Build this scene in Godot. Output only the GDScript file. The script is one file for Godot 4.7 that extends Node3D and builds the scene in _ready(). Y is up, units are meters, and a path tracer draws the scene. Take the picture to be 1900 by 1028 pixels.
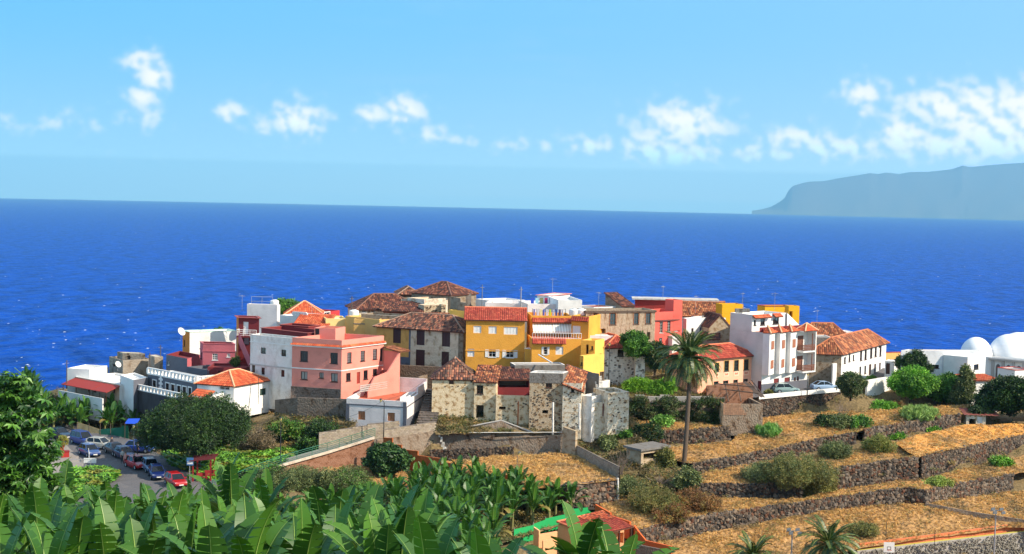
extends Node3D
# Village of flat and tiled houses on a plateau above the sea, banana fields and stone terraces in front.
# Pixel helpers give directions only; distances come from the ground, walls and usual sizes.
const F := 2600.0
const SEA := -160.0
const EARTH := 6371000.0
var eye := Vector3(0, 40, 0)
var cr: Vector3
var cu: Vector3
var cf: Vector3
var rng := RandomNumberGenerator.new()
var used := {}
var mats := {}
var tex := {}

class MB:
	var v := PackedVector3Array()
	var n := PackedVector3Array()
	var c := PackedColorArray()
	var col := Color.WHITE
	func tri(a: Vector3, b: Vector3, d: Vector3) -> void:   # counter-clockwise seen from outside
		var m := (b - a).cross(d - a).normalized()
		v.append(a); v.append(d); v.append(b)
		for i in 3:
			n.append(m); c.append(col)
	func quad(a: Vector3, b: Vector3, d: Vector3, e: Vector3) -> void:
		var m := (d - a).cross(e - b).normalized()
		v.append(a); v.append(d); v.append(b); v.append(a); v.append(e); v.append(d)
		for i in 6:
			n.append(m); c.append(col)
	func quadn(a: Vector3, b: Vector3, d: Vector3, e: Vector3, na: Vector3, nb: Vector3, nd: Vector3, ne: Vector3) -> void:
		v.append(a); v.append(d); v.append(b); v.append(a); v.append(e); v.append(d)
		n.append(na); n.append(nd); n.append(nb); n.append(na); n.append(ne); n.append(nd)
		for i in 6:
			c.append(col)
	func box(o: Vector3, x: Vector3, y: Vector3, z: Vector3) -> void:   # o is a corner; x, y, z right handed edges
		quad(o + z, o + x + z, o + x + y + z, o + y + z)
		quad(o + x, o, o + y, o + x + y)
		quad(o + x + z, o + x, o + x + y, o + x + y + z)
		quad(o, o + z, o + y + z, o + y)
		quad(o + y + z, o + x + y + z, o + x + y, o + y)
		quad(o, o + x, o + x + z, o + z)
	func cbox(m: Vector3, sx: float, sy: float, sz: float, turn := 0.0) -> void:   # m is the middle of the base
		var x := Vector3(cos(turn), 0, -sin(turn)) * sx
		var z := Vector3(sin(turn), 0, cos(turn)) * sz
		box(m - x * 0.5 - z * 0.5, x, Vector3(0, sy, 0), z)
	func prism(p: Array, y0: float, y1: float) -> void:   # plan points counter-clockwise seen from above
		var k := p.size()
		var top := PackedVector2Array()
		for i in k:
			var a: Vector3 = p[i]
			var b: Vector3 = p[(i + 1) % k]
			quad(Vector3(a.x, y0, a.z), Vector3(b.x, y0, b.z), Vector3(b.x, y1, b.z), Vector3(a.x, y1, a.z))
			top.append(Vector2(a.x, a.z))
		var t := Geometry2D.triangulate_polygon(top)
		for i in range(0, t.size(), 3):
			var q := []
			for j in 3:
				q.append(Vector3(top[t[i + j]].x, y1, top[t[i + j]].y))
			if (q[1] - q[0]).cross(q[2] - q[0]).y < 0:
				q.reverse()
			tri(q[0], q[1], q[2])
			tri(q[0] + Vector3(0, y0 - y1, 0), q[2] + Vector3(0, y0 - y1, 0), q[1] + Vector3(0, y0 - y1, 0))
	func tube(path: Array, radii: Array, sides := 6, cap := true) -> void:
		var rings := []
		var norms := []
		var old := Vector3.ZERO
		for i in path.size():
			var d: Vector3 = (path[mini(i + 1, path.size() - 1)] - path[maxi(i - 1, 0)]).normalized()
			var s := old if old != Vector3.ZERO else (Vector3.UP if absf(d.y) < 0.9 else Vector3.RIGHT)
			s = (s - d * s.dot(d)).normalized()
			old = s
			var t := d.cross(s)
			var ring := []
			var nn := []
			for k in sides:
				var a := TAU * k / sides
				var w := s * cos(a) + t * sin(a)
				nn.append(w)
				ring.append(path[i] + w * float(radii[mini(i, radii.size() - 1)]))
			rings.append(ring); norms.append(nn)
		for i in path.size() - 1:
			for k in sides:
				var l := (k + 1) % sides
				quadn(rings[i][k], rings[i][l], rings[i + 1][l], rings[i + 1][k], norms[i][k], norms[i][l], norms[i + 1][l], norms[i + 1][k])
		if cap:
			for k in sides:
				tri(path[-1], rings[-1][k], rings[-1][(k + 1) % sides])
				tri(path[0], rings[0][(k + 1) % sides], rings[0][k])
	func lathe(o: Vector3, prof: Array, sides := 12, ax := Vector3.UP) -> void:   # prof of Vector2(radius, height)
		var s := Vector3.RIGHT if absf(ax.x) < 0.9 else Vector3.UP
		s = (s - ax * s.dot(ax)).normalized()
		var t := ax.cross(s)
		for i in prof.size() - 1:
			var p: Vector2 = prof[i]
			var q: Vector2 = prof[i + 1]
			var g := Vector2(q.y - p.y, p.x - q.x).normalized()
			for k in sides:
				var a := TAU * k / sides
				var b := TAU * (k + 1) / sides
				var da := s * cos(a) + t * sin(a)
				var db := s * cos(b) + t * sin(b)
				var na := da * g.x + ax * g.y
				var nb := db * g.x + ax * g.y
				quadn(o + da * p.x + ax * p.y, o + db * p.x + ax * p.y, o + db * q.x + ax * q.y, o + da * q.x + ax * q.y, na, nb, nb, na)
	func mesh(off := Vector3.ZERO) -> ArrayMesh:
		if off != Vector3.ZERO:
			for i in v.size():
				v[i] -= off
		var a := []
		a.resize(Mesh.ARRAY_MAX)
		a[Mesh.ARRAY_VERTEX] = v
		a[Mesh.ARRAY_NORMAL] = n
		a[Mesh.ARRAY_COLOR] = c
		var m := ArrayMesh.new()
		m.add_surface_from_arrays(Mesh.PRIMITIVE_TRIANGLES, a)
		return m

func ray(px: float, py: float) -> Vector3:
	return cf * F + cr * (px - 950.0) + cu * (514.0 - py)
func at(px: float, py: float, d: float) -> Vector3:
	var r := ray(px, py)
	return eye + r * (d / -r.z)
func aty(px: float, py: float, y: float) -> Vector3:
	var r := ray(px, py)
	return eye + r * ((y - eye.y) / r.y)
func onplane(px: float, py: float, p: Vector3, m: Vector3) -> Vector3:
	var r := ray(px, py)
	return eye + r * ((p - eye).dot(m) / r.dot(m))
func flat(p: Vector3, y := 0.0) -> Vector3:
	return Vector3(p.x, y, p.z)

func numbered(called: String) -> String:
	var k: int = used.get(called, 0)
	used[called] = k + 1
	return called if k == 0 else "%s_%03d" % [called, k]
func tag(o: Node3D, label: String, category: String, group := "") -> Node3D:
	o.set_meta("label", label)
	o.set_meta("category", category)
	if group:
		o.set_meta("group", group)
	return o
func thing(called: String, label: String, category: String, where := Vector3.ZERO, group := "") -> Node3D:
	var o := Node3D.new()
	o.name = numbered(called)
	add_child(o)
	o.position = where
	return tag(o, label, category, group)
func base_of(o: Node) -> Vector3:
	while o.get_parent() != self:
		o = o.get_parent()
	return o.position
func part(parent: Node3D, called: String, m: MB, mat: Material) -> MeshInstance3D:
	var o := MeshInstance3D.new()
	o.name = called
	o.mesh = m.mesh(base_of(parent))
	o.material_override = mat
	parent.add_child(o, true)
	return o
func single(called: String, label: String, category: String, m: MB, mat: Material, where := Vector3.ZERO, group := "") -> MeshInstance3D:
	var o := MeshInstance3D.new()
	o.name = numbered(called)
	o.mesh = m.mesh(where)
	o.material_override = mat
	add_child(o)
	o.position = where
	tag(o, label, category, group)
	return o
func structure(called: String, m: MB, mat: Material) -> MeshInstance3D:
	var o := MeshInstance3D.new()
	o.name = numbered(called)
	o.mesh = m.mesh()
	o.material_override = mat
	o.set_meta("kind", "structure")
	add_child(o)
	return o
func copy(src: Node3D, where: Vector3, turn := 0.0, size := 1.0, label := "", group := "") -> Node3D:
	var o: Node3D = src.duplicate()
	var k := String(src.name)
	var cut := k.rfind("_")
	if cut > 0 and k.substr(cut + 1).is_valid_int():
		k = k.substr(0, cut)
	o.name = numbered(k)
	add_child(o)
	o.position = where
	o.rotation = Vector3(0, turn, 0)
	o.scale = Vector3.ONE * size
	if label:
		o.set_meta("label", label)
	if group:
		o.set_meta("group", group)
	return o
func multi(parent: Node3D, called: String, mesh: Mesh, mat: Material, xf: Array, cols: Array, off := Vector3.ZERO) -> MultiMeshInstance3D:
	var mm := MultiMesh.new()
	mm.transform_format = MultiMesh.TRANSFORM_3D
	mm.use_colors = true
	mm.mesh = mesh
	mm.instance_count = xf.size()
	for i in xf.size():
		var t: Transform3D = xf[i]
		t.origin -= off
		mm.set_instance_transform(i, t)
		mm.set_instance_color(i, cols[i])
	var o := MultiMeshInstance3D.new()
	o.multimesh = mm
	o.material_override = mat
	o.name = called
	parent.add_child(o, true)
	return o
func rnd(a: float, b: float) -> float:
	return rng.randf_range(a, b)
func rand_dir() -> Vector3:
	var z := rnd(-1, 1)
	var a := rnd(0, TAU)
	var r := sqrt(1 - z * z)
	return Vector3(r * cos(a), z, r * sin(a))
func lin(r: float, g: float, b: float) -> Color:   # 0..255 sRGB to linear, for vertex colours
	return Color(r / 255.0, g / 255.0, b / 255.0).srgb_to_linear()
func noise_tex(called: String, kind: int, freq: float, octaves: int, stops: Array, cols: Array, seed_ := 1, size := 512, normal := false) -> NoiseTexture2D:
	if tex.has(called):
		return tex[called]
	var t := NoiseTexture2D.new()
	t.width = size
	t.height = size
	t.seamless = true
	t.generate_mipmaps = false
	var f := FastNoiseLite.new()
	f.seed = seed_
	f.noise_type = kind
	f.frequency = freq
	f.fractal_octaves = octaves
	t.noise = f
	if normal:
		t.as_normal_map = true
		t.bump_strength = 6.0
	elif not cols.is_empty():
		var g := Gradient.new()
		g.offsets = PackedFloat32Array(stops)
		g.colors = PackedColorArray(cols)
		t.color_ramp = g
	tex[called] = t
	return t
func g(x: float) -> Color:
	return Color(x, x, x)
func mat(called: String, c: Color, rough := 0.9, t: Texture2D = null, scale := Vector3.ONE, vcol := false, metal := 0.0) -> StandardMaterial3D:
	if mats.has(called):
		return mats[called]
	var m := StandardMaterial3D.new()
	m.resource_name = called
	m.albedo_color = c
	m.roughness = rough
	m.metallic = metal
	m.vertex_color_use_as_albedo = vcol
	if t:
		m.albedo_texture = t
		m.uv1_triplanar = true
		m.uv1_world_triplanar = true
		m.uv1_scale = scale
	mats[called] = m
	return m
func l2s(r: float, g_: float, b: float) -> Color:
	return Color(r, g_, b).linear_to_srgb()

func fog_and_light() -> void:
	var roll := atan(0.0216)
	var pitch := atan(147.6 / F)
	cf = Vector3(0, -sin(pitch), -cos(pitch))
	var r0 := Vector3.RIGHT
	var u0 := Vector3(0, cos(pitch), -sin(pitch))
	cr = r0 * cos(roll) + u0 * sin(roll)
	cu = u0 * cos(roll) - r0 * sin(roll)
	var cam := Camera3D.new()
	cam.name = "camera"
	add_child(cam)
	cam.transform = Transform3D(Basis(cr, cu, -cf), eye)
	cam.fov = rad_to_deg(2 * atan(514.0 / F))
	cam.near = 0.5
	cam.far = 120000
	cam.current = true
	var e := Environment.new()
	e.background_mode = Environment.BG_SKY
	var sky := Sky.new()
	var sm := PanoramaSkyMaterial.new()
	sm.panorama = make_sky()
	sm.energy_multiplier = 1.0
	sky.sky_material = sm
	e.sky = sky
	e.background_energy_multiplier = 0.78
	e.tonemap_mode = Environment.TONE_MAPPER_LINEAR
	e.tonemap_exposure = 1.48
	e.fog_enabled = true
	e.fog_mode = Environment.FOG_MODE_EXPONENTIAL
	e.fog_density = AIR
	e.fog_light_color = Color(0.56, 0.83, 1.0)
	e.sdfgi_enabled = true
	e.ssao_enabled = true
	e.ssil_enabled = true
	var we := WorldEnvironment.new()
	we.name = "environment"
	we.environment = e
	add_child(we)
	var sun := DirectionalLight3D.new()
	sun.name = "sun"
	sun.light_color = Color(1.0, 0.945, 0.86)
	sun.light_energy = 1.6
	sun.light_angular_distance = 0.5
	sun.shadow_enabled = true
	add_child(sun)
	var to := SUN_DIR.normalized()
	sun.look_at_from_position(to * 100, Vector3.ZERO, Vector3.UP)

const SUN_DIR := Vector3(0.78, 0.62, 0.31)

const GAIN := 1.154   # background energy times exposure
const AIR := 3.5e-5
func through_air(c: Color, el: float) -> Color:
	# what the sky must send so that it shows as c through the haze that the scene's air adds
	var t := exp(-AIR * minf(69000.0, 1560.0 / maxf(el, 0.001)))
	var k := (1.0 - t)
	return Color(clampf((c.r - k * 0.26) / t / GAIN, 0, 1.7), clampf((c.g - k * 0.49) / t / GAIN, 0, 2.3), clampf((c.b - k * 0.7) / t / GAIN, 0, 2.3))
func roll(lo: Image) -> Image:
	lo.resize(4096, 2048, Image.INTERPOLATE_CUBIC)
	var im := Image.create(4096, 2048, false, Image.FORMAT_RGBF)   # straight ahead lies at column 0
	im.blit_rect(lo, Rect2i(2048, 0, 2048, 2048), Vector2i(0, 0))
	im.blit_rect(lo, Rect2i(0, 0, 2048, 2048), Vector2i(2048, 0))
	return im
func make_sky() -> ImageTexture:
	# air by height above the horizon and angle from the sun, then clouds from noise
	var lo := Image.create(512, 256, false, Image.FORMAT_RGBF)
	var hi := Image.create(512, 256, false, Image.FORMAT_RGBF)
	var s := SUN_DIR.normalized()
	for y in 256:
		var el := (0.5 - (y + 0.5) / 256.0) * PI
		for x in 512:
			var az := ((x + 0.5) / 512.0 - 0.5) * TAU
			var d := Vector3(sin(az) * cos(el), sin(el), -cos(az) * cos(el))
			var c := air(maxf(el, 0.0), d.dot(s))
			lo.set_pixel(x, y, c)
			hi.set_pixel(x, y, through_air(c, el))
	var base := roll(lo)
	var im := roll(hi)
	var f := FastNoiseLite.new()
	f.seed = 7
	f.noise_type = FastNoiseLite.TYPE_SIMPLEX_SMOOTH
	f.frequency = 1.0
	f.fractal_octaves = 5
	f.fractal_gain = 0.55
	var puffs := [[262, 112, 26, 18, 1.0], [283, 140, 24, 26, 1.0], [262, 178, 26, 16, 0.9], [262, 216, 34, 20, 0.6], [424, 208, 26, 18, 0.8], [548, 220, 40, 28, 1.0], [480, 236, 34, 16, 0.5],
		[688, 212, 26, 20, 0.8], [748, 208, 32, 26, 1.0], [800, 248, 34, 14, 0.65], [622, 220, 12, 20, 0.4], [125, 222, 70, 16, 0.5], [30, 228, 70, 18, 0.35], [860, 258, 30, 12, 0.5], [220, 296, 40, 8, 0.25],
		[1262, 228, 68, 32, 1.05], [1196, 268, 40, 22, 0.8], [1240, 284, 66, 22, 0.75], [1095, 270, 34, 16, 0.75], [990, 266, 60, 14, 0.5], [1600, 172, 36, 22, 0.9], [1604, 204, 14, 26, 0.7], [1692, 154, 16, 10, 0.5],
		[1790, 196, 90, 32, 1.1], [1865, 232, 95, 50, 1.15], [1760, 182, 80, 20, 0.9], [1672, 246, 36, 28, 1.0], [1760, 264, 90, 22, 0.8], [1475, 256, 56, 20, 0.8], [1550, 274, 80, 18, 0.75], [1400, 282, 70, 14, 0.6], [1330, 262, 40, 12, 0.4], [1895, 192, 60, 34, 1.0], [1640, 290, 120, 14, 0.5]]
	var r2 := RandomNumberGenerator.new()
	r2.seed = 11
	for i in 330:   # the same band of small fair-weather clouds goes on all round
		var a := r2.randf_range(-PI, PI)
		if absf(a) < 0.39:
			continue
		puffs.append([a, r2.randf_range(0.035, 0.1), r2.randf_range(0.008, 0.035), r2.randf_range(0.004, 0.014), r2.randf_range(0.5, 1.1)])
	var dens := PackedFloat32Array()
	var rows := 150
	var y0 := 1024 - rows
	dens.resize(4096 * rows)
	for p in puffs:
		var a: float
		var b: float
		var ra: float
		var rb: float
		if p[0] is int:
			var d := ray(p[0], p[1]).normalized()
			a = atan2(d.x, -d.z); b = asin(d.y); ra = p[2] / F; rb = p[3] / F
		else:
			a = p[0]; b = p[1]; ra = p[2]; rb = p[3]
		var cx := a / TAU * 4096.0
		var cy := (0.5 - b / PI) * 2048.0
		var wx := ra / TAU * 4096.0
		var wy := rb / PI * 2048.0
		for y in range(maxi(y0, int(cy - wy * 2.2)), mini(1022, int(cy + wy * 2.2) + 1)):
			for x in range(int(cx - wx * 2.2), int(cx + wx * 2.2) + 1):
				var dx := (x - cx) / wx
				var dy := (y - cy) / wy
				if dy > 0:
					dy *= 1.25
				var k := (y - y0) * 4096 + posmod(x, 4096)
				dens[k] = maxf(dens[k], float(p[4]) * exp(-0.55 * (dx * dx + dy * dy)))
	for y in rows:
		for x in 4096:
			var px := float(x if x < 2048 else x - 4096)
			var k := dens[y * 4096 + x]
			var gy := y + y0
			var el := (0.5 - (gy + 0.5) / 2048.0) * PI
			var c := base.get_pixel(x, gy)
			var streak := 0.0
			if el > 0.055:
				streak = maxf(0.0, f.get_noise_2d(px * 0.012, gy * 0.11) - 0.05) * 0.55 * smoothstep(0.055, 0.085, el) * maxf(0.0, 0.4 + f.get_noise_2d(px * 0.003 + 40, 3.0) * 2.0)
				c = c.lerp(Color(0.42, 0.66, 1.0), clampf(streak, 0, 0.5))
			if k > 0.02:
				var q := f.get_noise_2d(px * 0.088, gy * 0.1)
				var dd := smoothstep(0.16, 0.74, k + q * 0.55)
				var up := f.get_noise_2d((px + 2.0) * 0.088, (gy - 2.5) * 0.1)
				var lit := clampf(0.66 + (q - up) * 1.7 + q * 0.35 + (k - 0.5) * 0.35, 0.0, 1.0)
				var cc := Color(0.48, 0.72, 1.0).lerp(Color(0.94, 0.97, 1.0), lit)
				c = c.lerp(cc, dd * clampf(0.2 + k * 0.8, 0, 0.96))
			im.set_pixel(x, gy, through_air(c, el))
	im.convert(Image.FORMAT_RGBAF)
	return ImageTexture.create_from_image(im)

func air(el: float, cs: float) -> Color:
	# linear radiance as it shows in the picture
	var hor := lin(162, 212, 254)
	var mid := lin(112, 196, 253)
	var top := Color(0.36, 0.49, 0.76)
	var c := hor.lerp(mid, smoothstep(0.0, 0.14, el))
	c = c.lerp(top, smoothstep(0.1, 1.1, el))
	var k := clampf(cs * 0.5 + 0.5, 0, 1)
	return c.lerp(Color(0.82, 0.93, 1.0), 0.8 * k * k)

func sea_y(d: float) -> float:
	return SEA - d * d / (2 * EARTH)

func sea_at(r: float, t: float) -> Vector3:
	return Vector3(sin(t) * r, sea_y(r), -cos(t) * r)

func sea_and_island() -> void:
	var m := MB.new()
	var rings := [60.0]
	while rings[-1] < 66000:
		rings.append(rings[-1] * 1.09)
	var na := 72
	for i in rings.size() - 1:
		for k in na:
			var a := lerpf(-1.1, 1.1, k / float(na))
			var b := lerpf(-1.1, 1.1, (k + 1) / float(na))
			m.quad(sea_at(rings[i], a), sea_at(rings[i], b), sea_at(rings[i + 1], b), sea_at(rings[i + 1], a))
	var w := mat("sea_water", l2s(0.002, 0.07, 0.46), 0.32)
	w.metallic_specular = 0.03
	w.albedo_texture = noise_tex("sea_tone", FastNoiseLite.TYPE_SIMPLEX_SMOOTH, 0.012, 5, [0.0, 0.5, 1.0], [g(0.62), g(0.86), g(1.0)], 21, 1024)
	w.uv1_triplanar = true
	w.uv1_world_triplanar = true
	w.uv1_scale = Vector3(0.0016, 0.0016, 0.0008)
	w.normal_enabled = true
	w.normal_texture = noise_tex("sea_waves", FastNoiseLite.TYPE_SIMPLEX_SMOOTH, 0.03, 4, [], [], 5, 1024, true)
	w.normal_scale = 0.7
	structure("sea", m, w)
	# whitecaps: small crests of foam
	var fm := MB.new()
	for i in 8:
		var a0 := Vector3(i / 8.0 - 0.5, 0, 0)
		var a1 := Vector3((i + 1) / 8.0 - 0.5, 0, 0)
		var h0 := sin(PI * i / 8.0) * (0.8 + 0.4 * sin(i * 2.1))
		var h1 := sin(PI * (i + 1) / 8.0) * (0.8 + 0.4 * sin((i + 1) * 2.1))
		fm.quad(a0 + Vector3(0, 0, 0.3), a1 + Vector3(0, 0, 0.3), a1 + Vector3(0, h1, 0), a0 + Vector3(0, h0, 0))
		fm.quad(a1 + Vector3(0, 0, -0.3), a0 + Vector3(0, 0, -0.3), a0 + Vector3(0, h0, 0), a1 + Vector3(0, h1, 0))
	var xf := []
	var cols := []
	rng.seed = 31
	for i in 1300:
		var q := pow(rng.randf(), 0.85)
		var d := 200.0 / lerpf(0.006, 0.145, q)
		var a := rnd(-0.4, 0.4)
		var k := rng.randf()
		var wx := lerpf(0.8, 3.0, k * k) * (1.0 + d / 5000.0)
		var hy := wx * rnd(0.07, 0.16)
		var bs := Basis(Vector3.UP, rnd(-0.5, 0.5)).scaled_local(Vector3(wx, hy, wx * 1.5))
		xf.append(Transform3D(bs, Vector3(sin(a) * d, sea_y(d) - 0.05, -cos(a) * d)))
		cols.append(Color(1, 1, 1).lerp(Color(0.3, 0.5, 0.9), rng.randf() * 0.7))
	var foam := multi(self, "sea_foam", fm.mesh(), mat("foam", g(0.92), 0.9, null, Vector3.ONE, true), xf, cols)
	tag(foam, "scattered white foam crests on the blue sea", "foam")
	foam.set_meta("kind", "stuff")
	# the far island: one ridge, taken from its skyline
	var sk := [[1395, 391], [1415, 388], [1432, 383], [1446, 375], [1456, 367], [1462, 355], [1470, 346], [1480, 342], [1500, 337], [1530, 336], [1560, 330], [1600, 324], [1615, 321], [1630, 323], [1645, 320], [1668, 323], [1690, 319], [1720, 319], [1750, 316], [1770, 313], [1786, 307], [1800, 310], [1830, 307], [1865, 304], [1900, 302], [1950, 300], [2010, 305], [2080, 309], [2160, 318], [2240, 332], [2300, 352], [2340, 392]]
	var im := MB.new()
	var fn := FastNoiseLite.new()
	fn.seed = 4
	fn.frequency = 0.0006
	fn.fractal_octaves = 4
	var prof := []
	for i in sk.size() - 1:
		for j in 5:
			var t := j / 5.0
			prof.append(Vector2(lerpf(sk[i][0], sk[i + 1][0], t), lerpf(sk[i][1], sk[i + 1][1], t)))
	var grid := []
	for p in prof:
		var top := at(p.x, p.y, 45000.0)
		var line := []
		for k in 9:
			var t := k / 8.0
			var h := lerpf(sea_y(44000.0) - 60, top.y, pow(t, 0.8))
			var z := -lerpf(41500.0, 45000.0, t) + fn.get_noise_2d(top.x, t * 3000.0) * 300.0 * (1 - t) 
			line.append(Vector3(top.x * (-z / 45000.0), h + (fn.get_noise_2d(top.x * 1.4, t * 4000.0 + 900) * 30.0 if k in [1, 2, 3, 4, 5, 6] else 0.0), z))
		line.append(Vector3(top.x * 1.08, sea_y(48000.0) - 60, -48500.0))
		grid.append(line)
	for i in grid.size() - 1:
		for k in 9:
			im.quadn(grid[i][k], grid[i + 1][k], grid[i + 1][k + 1], grid[i][k + 1], inorm(grid, i, k), inorm(grid, i + 1, k), inorm(grid, i + 1, k + 1), inorm(grid, i, k + 1))
	structure("far_island", im, mat("island_rock", l2s(0.14, 0.125, 0.105), 1.0))

func inorm(q: Array, i: int, k: int) -> Vector3:
	var n := q.size() - 1
	var a: Vector3 = q[mini(i + 1, n)][k] - q[maxi(i - 1, 0)][k]
	var b: Vector3 = q[i][mini(k + 1, 9)] - q[i][maxi(k - 1, 0)]
	return a.cross(b).normalized()

# ---------------------------------------------------------------- ground
var sheets := []   # [points, triangles, kind]
var ctrl := []

func sheet(called: String, pts: Array, m: Material, kind := "", lift := 0.0) -> void:
	# pts of [px, py, height]
	var p := []
	var q := PackedVector2Array()
	for a in pts:
		var w := aty(a[0], a[1], a[2])
		w.y += lift
		p.append(w)
		q.append(Vector2(w.x, w.z))
	var t := Geometry2D.triangulate_polygon(q)
	if t.is_empty():
		print("sheet not simple: ", called)
	var mb := MB.new()
	var tris := []
	for i in range(0, t.size(), 3):
		var a: Vector3 = p[t[i]]
		var b: Vector3 = p[t[i + 1]]
		var c: Vector3 = p[t[i + 2]]
		if (b - a).cross(c - a).y < 0:
			var s := b
			b = c
			c = s
		tris.append([a, b, c])
		rough_tri(mb, a, b, c, 0)
	var bb := Rect2(q[0], Vector2.ZERO)
	for w in q:
		bb = bb.expand(w)
	sheets.append([p, tris, kind, called, bb])
	structure(called, mb, m)
	for w in p:
		ctrl.append(w - Vector3(0, 1.5 if kind in ["dry", "straw"] else 0.6, 0))

var bump := FastNoiseLite.new()
func bumped(a: Vector3) -> Vector3:
	return a + Vector3(0, bump.get_noise_2d(a.x * 8.0, a.z * 8.0) * 0.22, 0)
func rough_tri(mb: MB, a: Vector3, b: Vector3, c: Vector3, depth: int) -> void:
	var l0 := flat(a - b).length()
	var l1 := flat(b - c).length()
	var l2 := flat(c - a).length()
	var l := maxf(l0, maxf(l1, l2))
	if l < 2.2 or depth > 12:
		mb.tri(bumped(a), bumped(b), bumped(c))
		return
	if l == l0:
		var m := (a + b) * 0.5
		rough_tri(mb, a, m, c, depth + 1)
		rough_tri(mb, m, b, c, depth + 1)
	elif l == l1:
		var m := (c + b) * 0.5
		rough_tri(mb, a, b, m, depth + 1)
		rough_tri(mb, a, m, c, depth + 1)
	else:
		var m := (c + a) * 0.5
		rough_tri(mb, a, b, m, depth + 1)
		rough_tri(mb, m, b, c, depth + 1)

func base_height(x: float, z: float) -> float:
	var s := 0.0
	var k := 0.0
	for c in ctrl:
		var dx: float = c.x - x
		var dz: float = c.z - z
		var d2 := dx * dx + dz * dz + 1.0
		var w := 1.0 / (d2 * d2)
		s += w * c.y
		k += w
	var h := s / k
	var edge := 246.0 + 8.0 * sin(x * 0.07) + (10.0 if x > 60 else -24.0 if x < -52 else 0.0)
	if -z > edge:
		h = lerpf(h, SEA - 6, clampf((-z - edge) / 90.0, 0, 1))
	return h

func ground_at(x: float, z: float) -> float:
	var best := -1e9
	for s in sheets:
		if not (s[4] as Rect2).has_point(Vector2(x, z)):
			continue
		for t in s[1]:
			var a: Vector3 = t[0]
			var b: Vector3 = t[1]
			var c: Vector3 = t[2]
			var d := (b.z - c.z) * (a.x - c.x) + (c.x - b.x) * (a.z - c.z)
			if absf(d) < 1e-9:
				continue
			var u := ((b.z - c.z) * (x - c.x) + (c.x - b.x) * (z - c.z)) / d
			var v := ((c.z - a.z) * (x - c.x) + (a.x - c.x) * (z - c.z)) / d
			if u >= -0.001 and v >= -0.001 and u + v <= 1.002:
				var y := u * a.y + v * b.y + (1 - u - v) * c.y
				best = maxf(best, y + bump.get_noise_2d(x * 8.0, z * 8.0) * 0.22)
	return best if best > -1e8 else base_height(x, z)

func lowest_sheet(x: float, z: float) -> float:
	var low := 1e9
	for s in sheets:
		if not (s[4] as Rect2).has_point(Vector2(x, z)):
			continue
		for t in s[1]:
			var a: Vector3 = t[0]
			var b: Vector3 = t[1]
			var c: Vector3 = t[2]
			var d := (b.z - c.z) * (a.x - c.x) + (c.x - b.x) * (a.z - c.z)
			if absf(d) < 1e-9:
				continue
			var u := ((b.z - c.z) * (x - c.x) + (c.x - b.x) * (z - c.z)) / d
			var v := ((c.z - a.z) * (x - c.x) + (a.x - c.x) * (z - c.z)) / d
			if u >= 0 and v >= 0 and u + v <= 1:
				low = minf(low, u * a.y + v * b.y + (1 - u - v) * c.y)
	return low

func hit(px: float, py: float) -> Vector3:   # where the ray meets the ground
	var r := ray(px, py)
	r /= -r.z
	var d := 20.0
	var step := 1.0
	while d < 280:
		var p := eye + r * d
		if p.y < ground_at(p.x, p.z):
			var lo := d - step
			var hi := d
			for i in 6:
				var mid := (lo + hi) * 0.5
				p = eye + r * mid
				if p.y < ground_at(p.x, p.z):
					hi = mid
				else:
					lo = mid
			p = eye + r * hi
			return p
		d += step
	return eye + r * 240.0

func ground_mats() -> void:
	var soil := noise_tex("soil", FastNoiseLite.TYPE_SIMPLEX_SMOOTH, 0.02, 5, [0.0, 0.35, 0.6, 1.0], [Color(0.42, 0.33, 0.23), Color(0.6, 0.48, 0.32), Color(0.76, 0.62, 0.41), Color(0.86, 0.74, 0.53)], 3, 1024)
	mat("dry_ground", Color(0.92, 0.86, 0.8), 1.0, soil, Vector3.ONE * 0.09)
	var dark := noise_tex("earth_soil", FastNoiseLite.TYPE_SIMPLEX_SMOOTH, 0.025, 5, [0.0, 0.4, 0.7, 1.0], [Color(0.29, 0.23, 0.16), Color(0.40, 0.34, 0.22), Color(0.52, 0.44, 0.3), Color(0.64, 0.55, 0.41)], 9, 1024)
	mat("earth_ground", g(1.0), 1.0, dark, Vector3.ONE * 0.1)
	var green := noise_tex("green_soil", FastNoiseLite.TYPE_SIMPLEX_SMOOTH, 0.03, 4, [0.0, 0.5, 1.0], [Color(0.18, 0.2, 0.08), Color(0.22, 0.33, 0.1), Color(0.36, 0.5, 0.14)], 12)
	mat("crop_ground", g(1.0), 1.0, green, Vector3.ONE * 0.15)
	var asph := noise_tex("asphalt", FastNoiseLite.TYPE_SIMPLEX_SMOOTH, 0.05, 5, [0.0, 0.5, 1.0], [g(0.62), g(0.8), g(0.95)], 15)
	mat("road", Color(0.46, 0.45, 0.46), 0.95, asph, Vector3.ONE * 0.2)
	mat("paving", Color(0.68, 0.64, 0.6), 0.95, asph, Vector3.ONE * 0.3)
	var straw := noise_tex("straw", FastNoiseLite.TYPE_CELLULAR, 0.06, 2, [0.0, 0.45, 0.75, 1.0], [Color(0.9, 0.72, 0.42), Color(0.8, 0.55, 0.24), Color(0.62, 0.38, 0.15), Color(0.42, 0.26, 0.12)], 17)
	mat("straw_ground", g(1.0), 1.0, straw, Vector3.ONE * 0.22)

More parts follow.
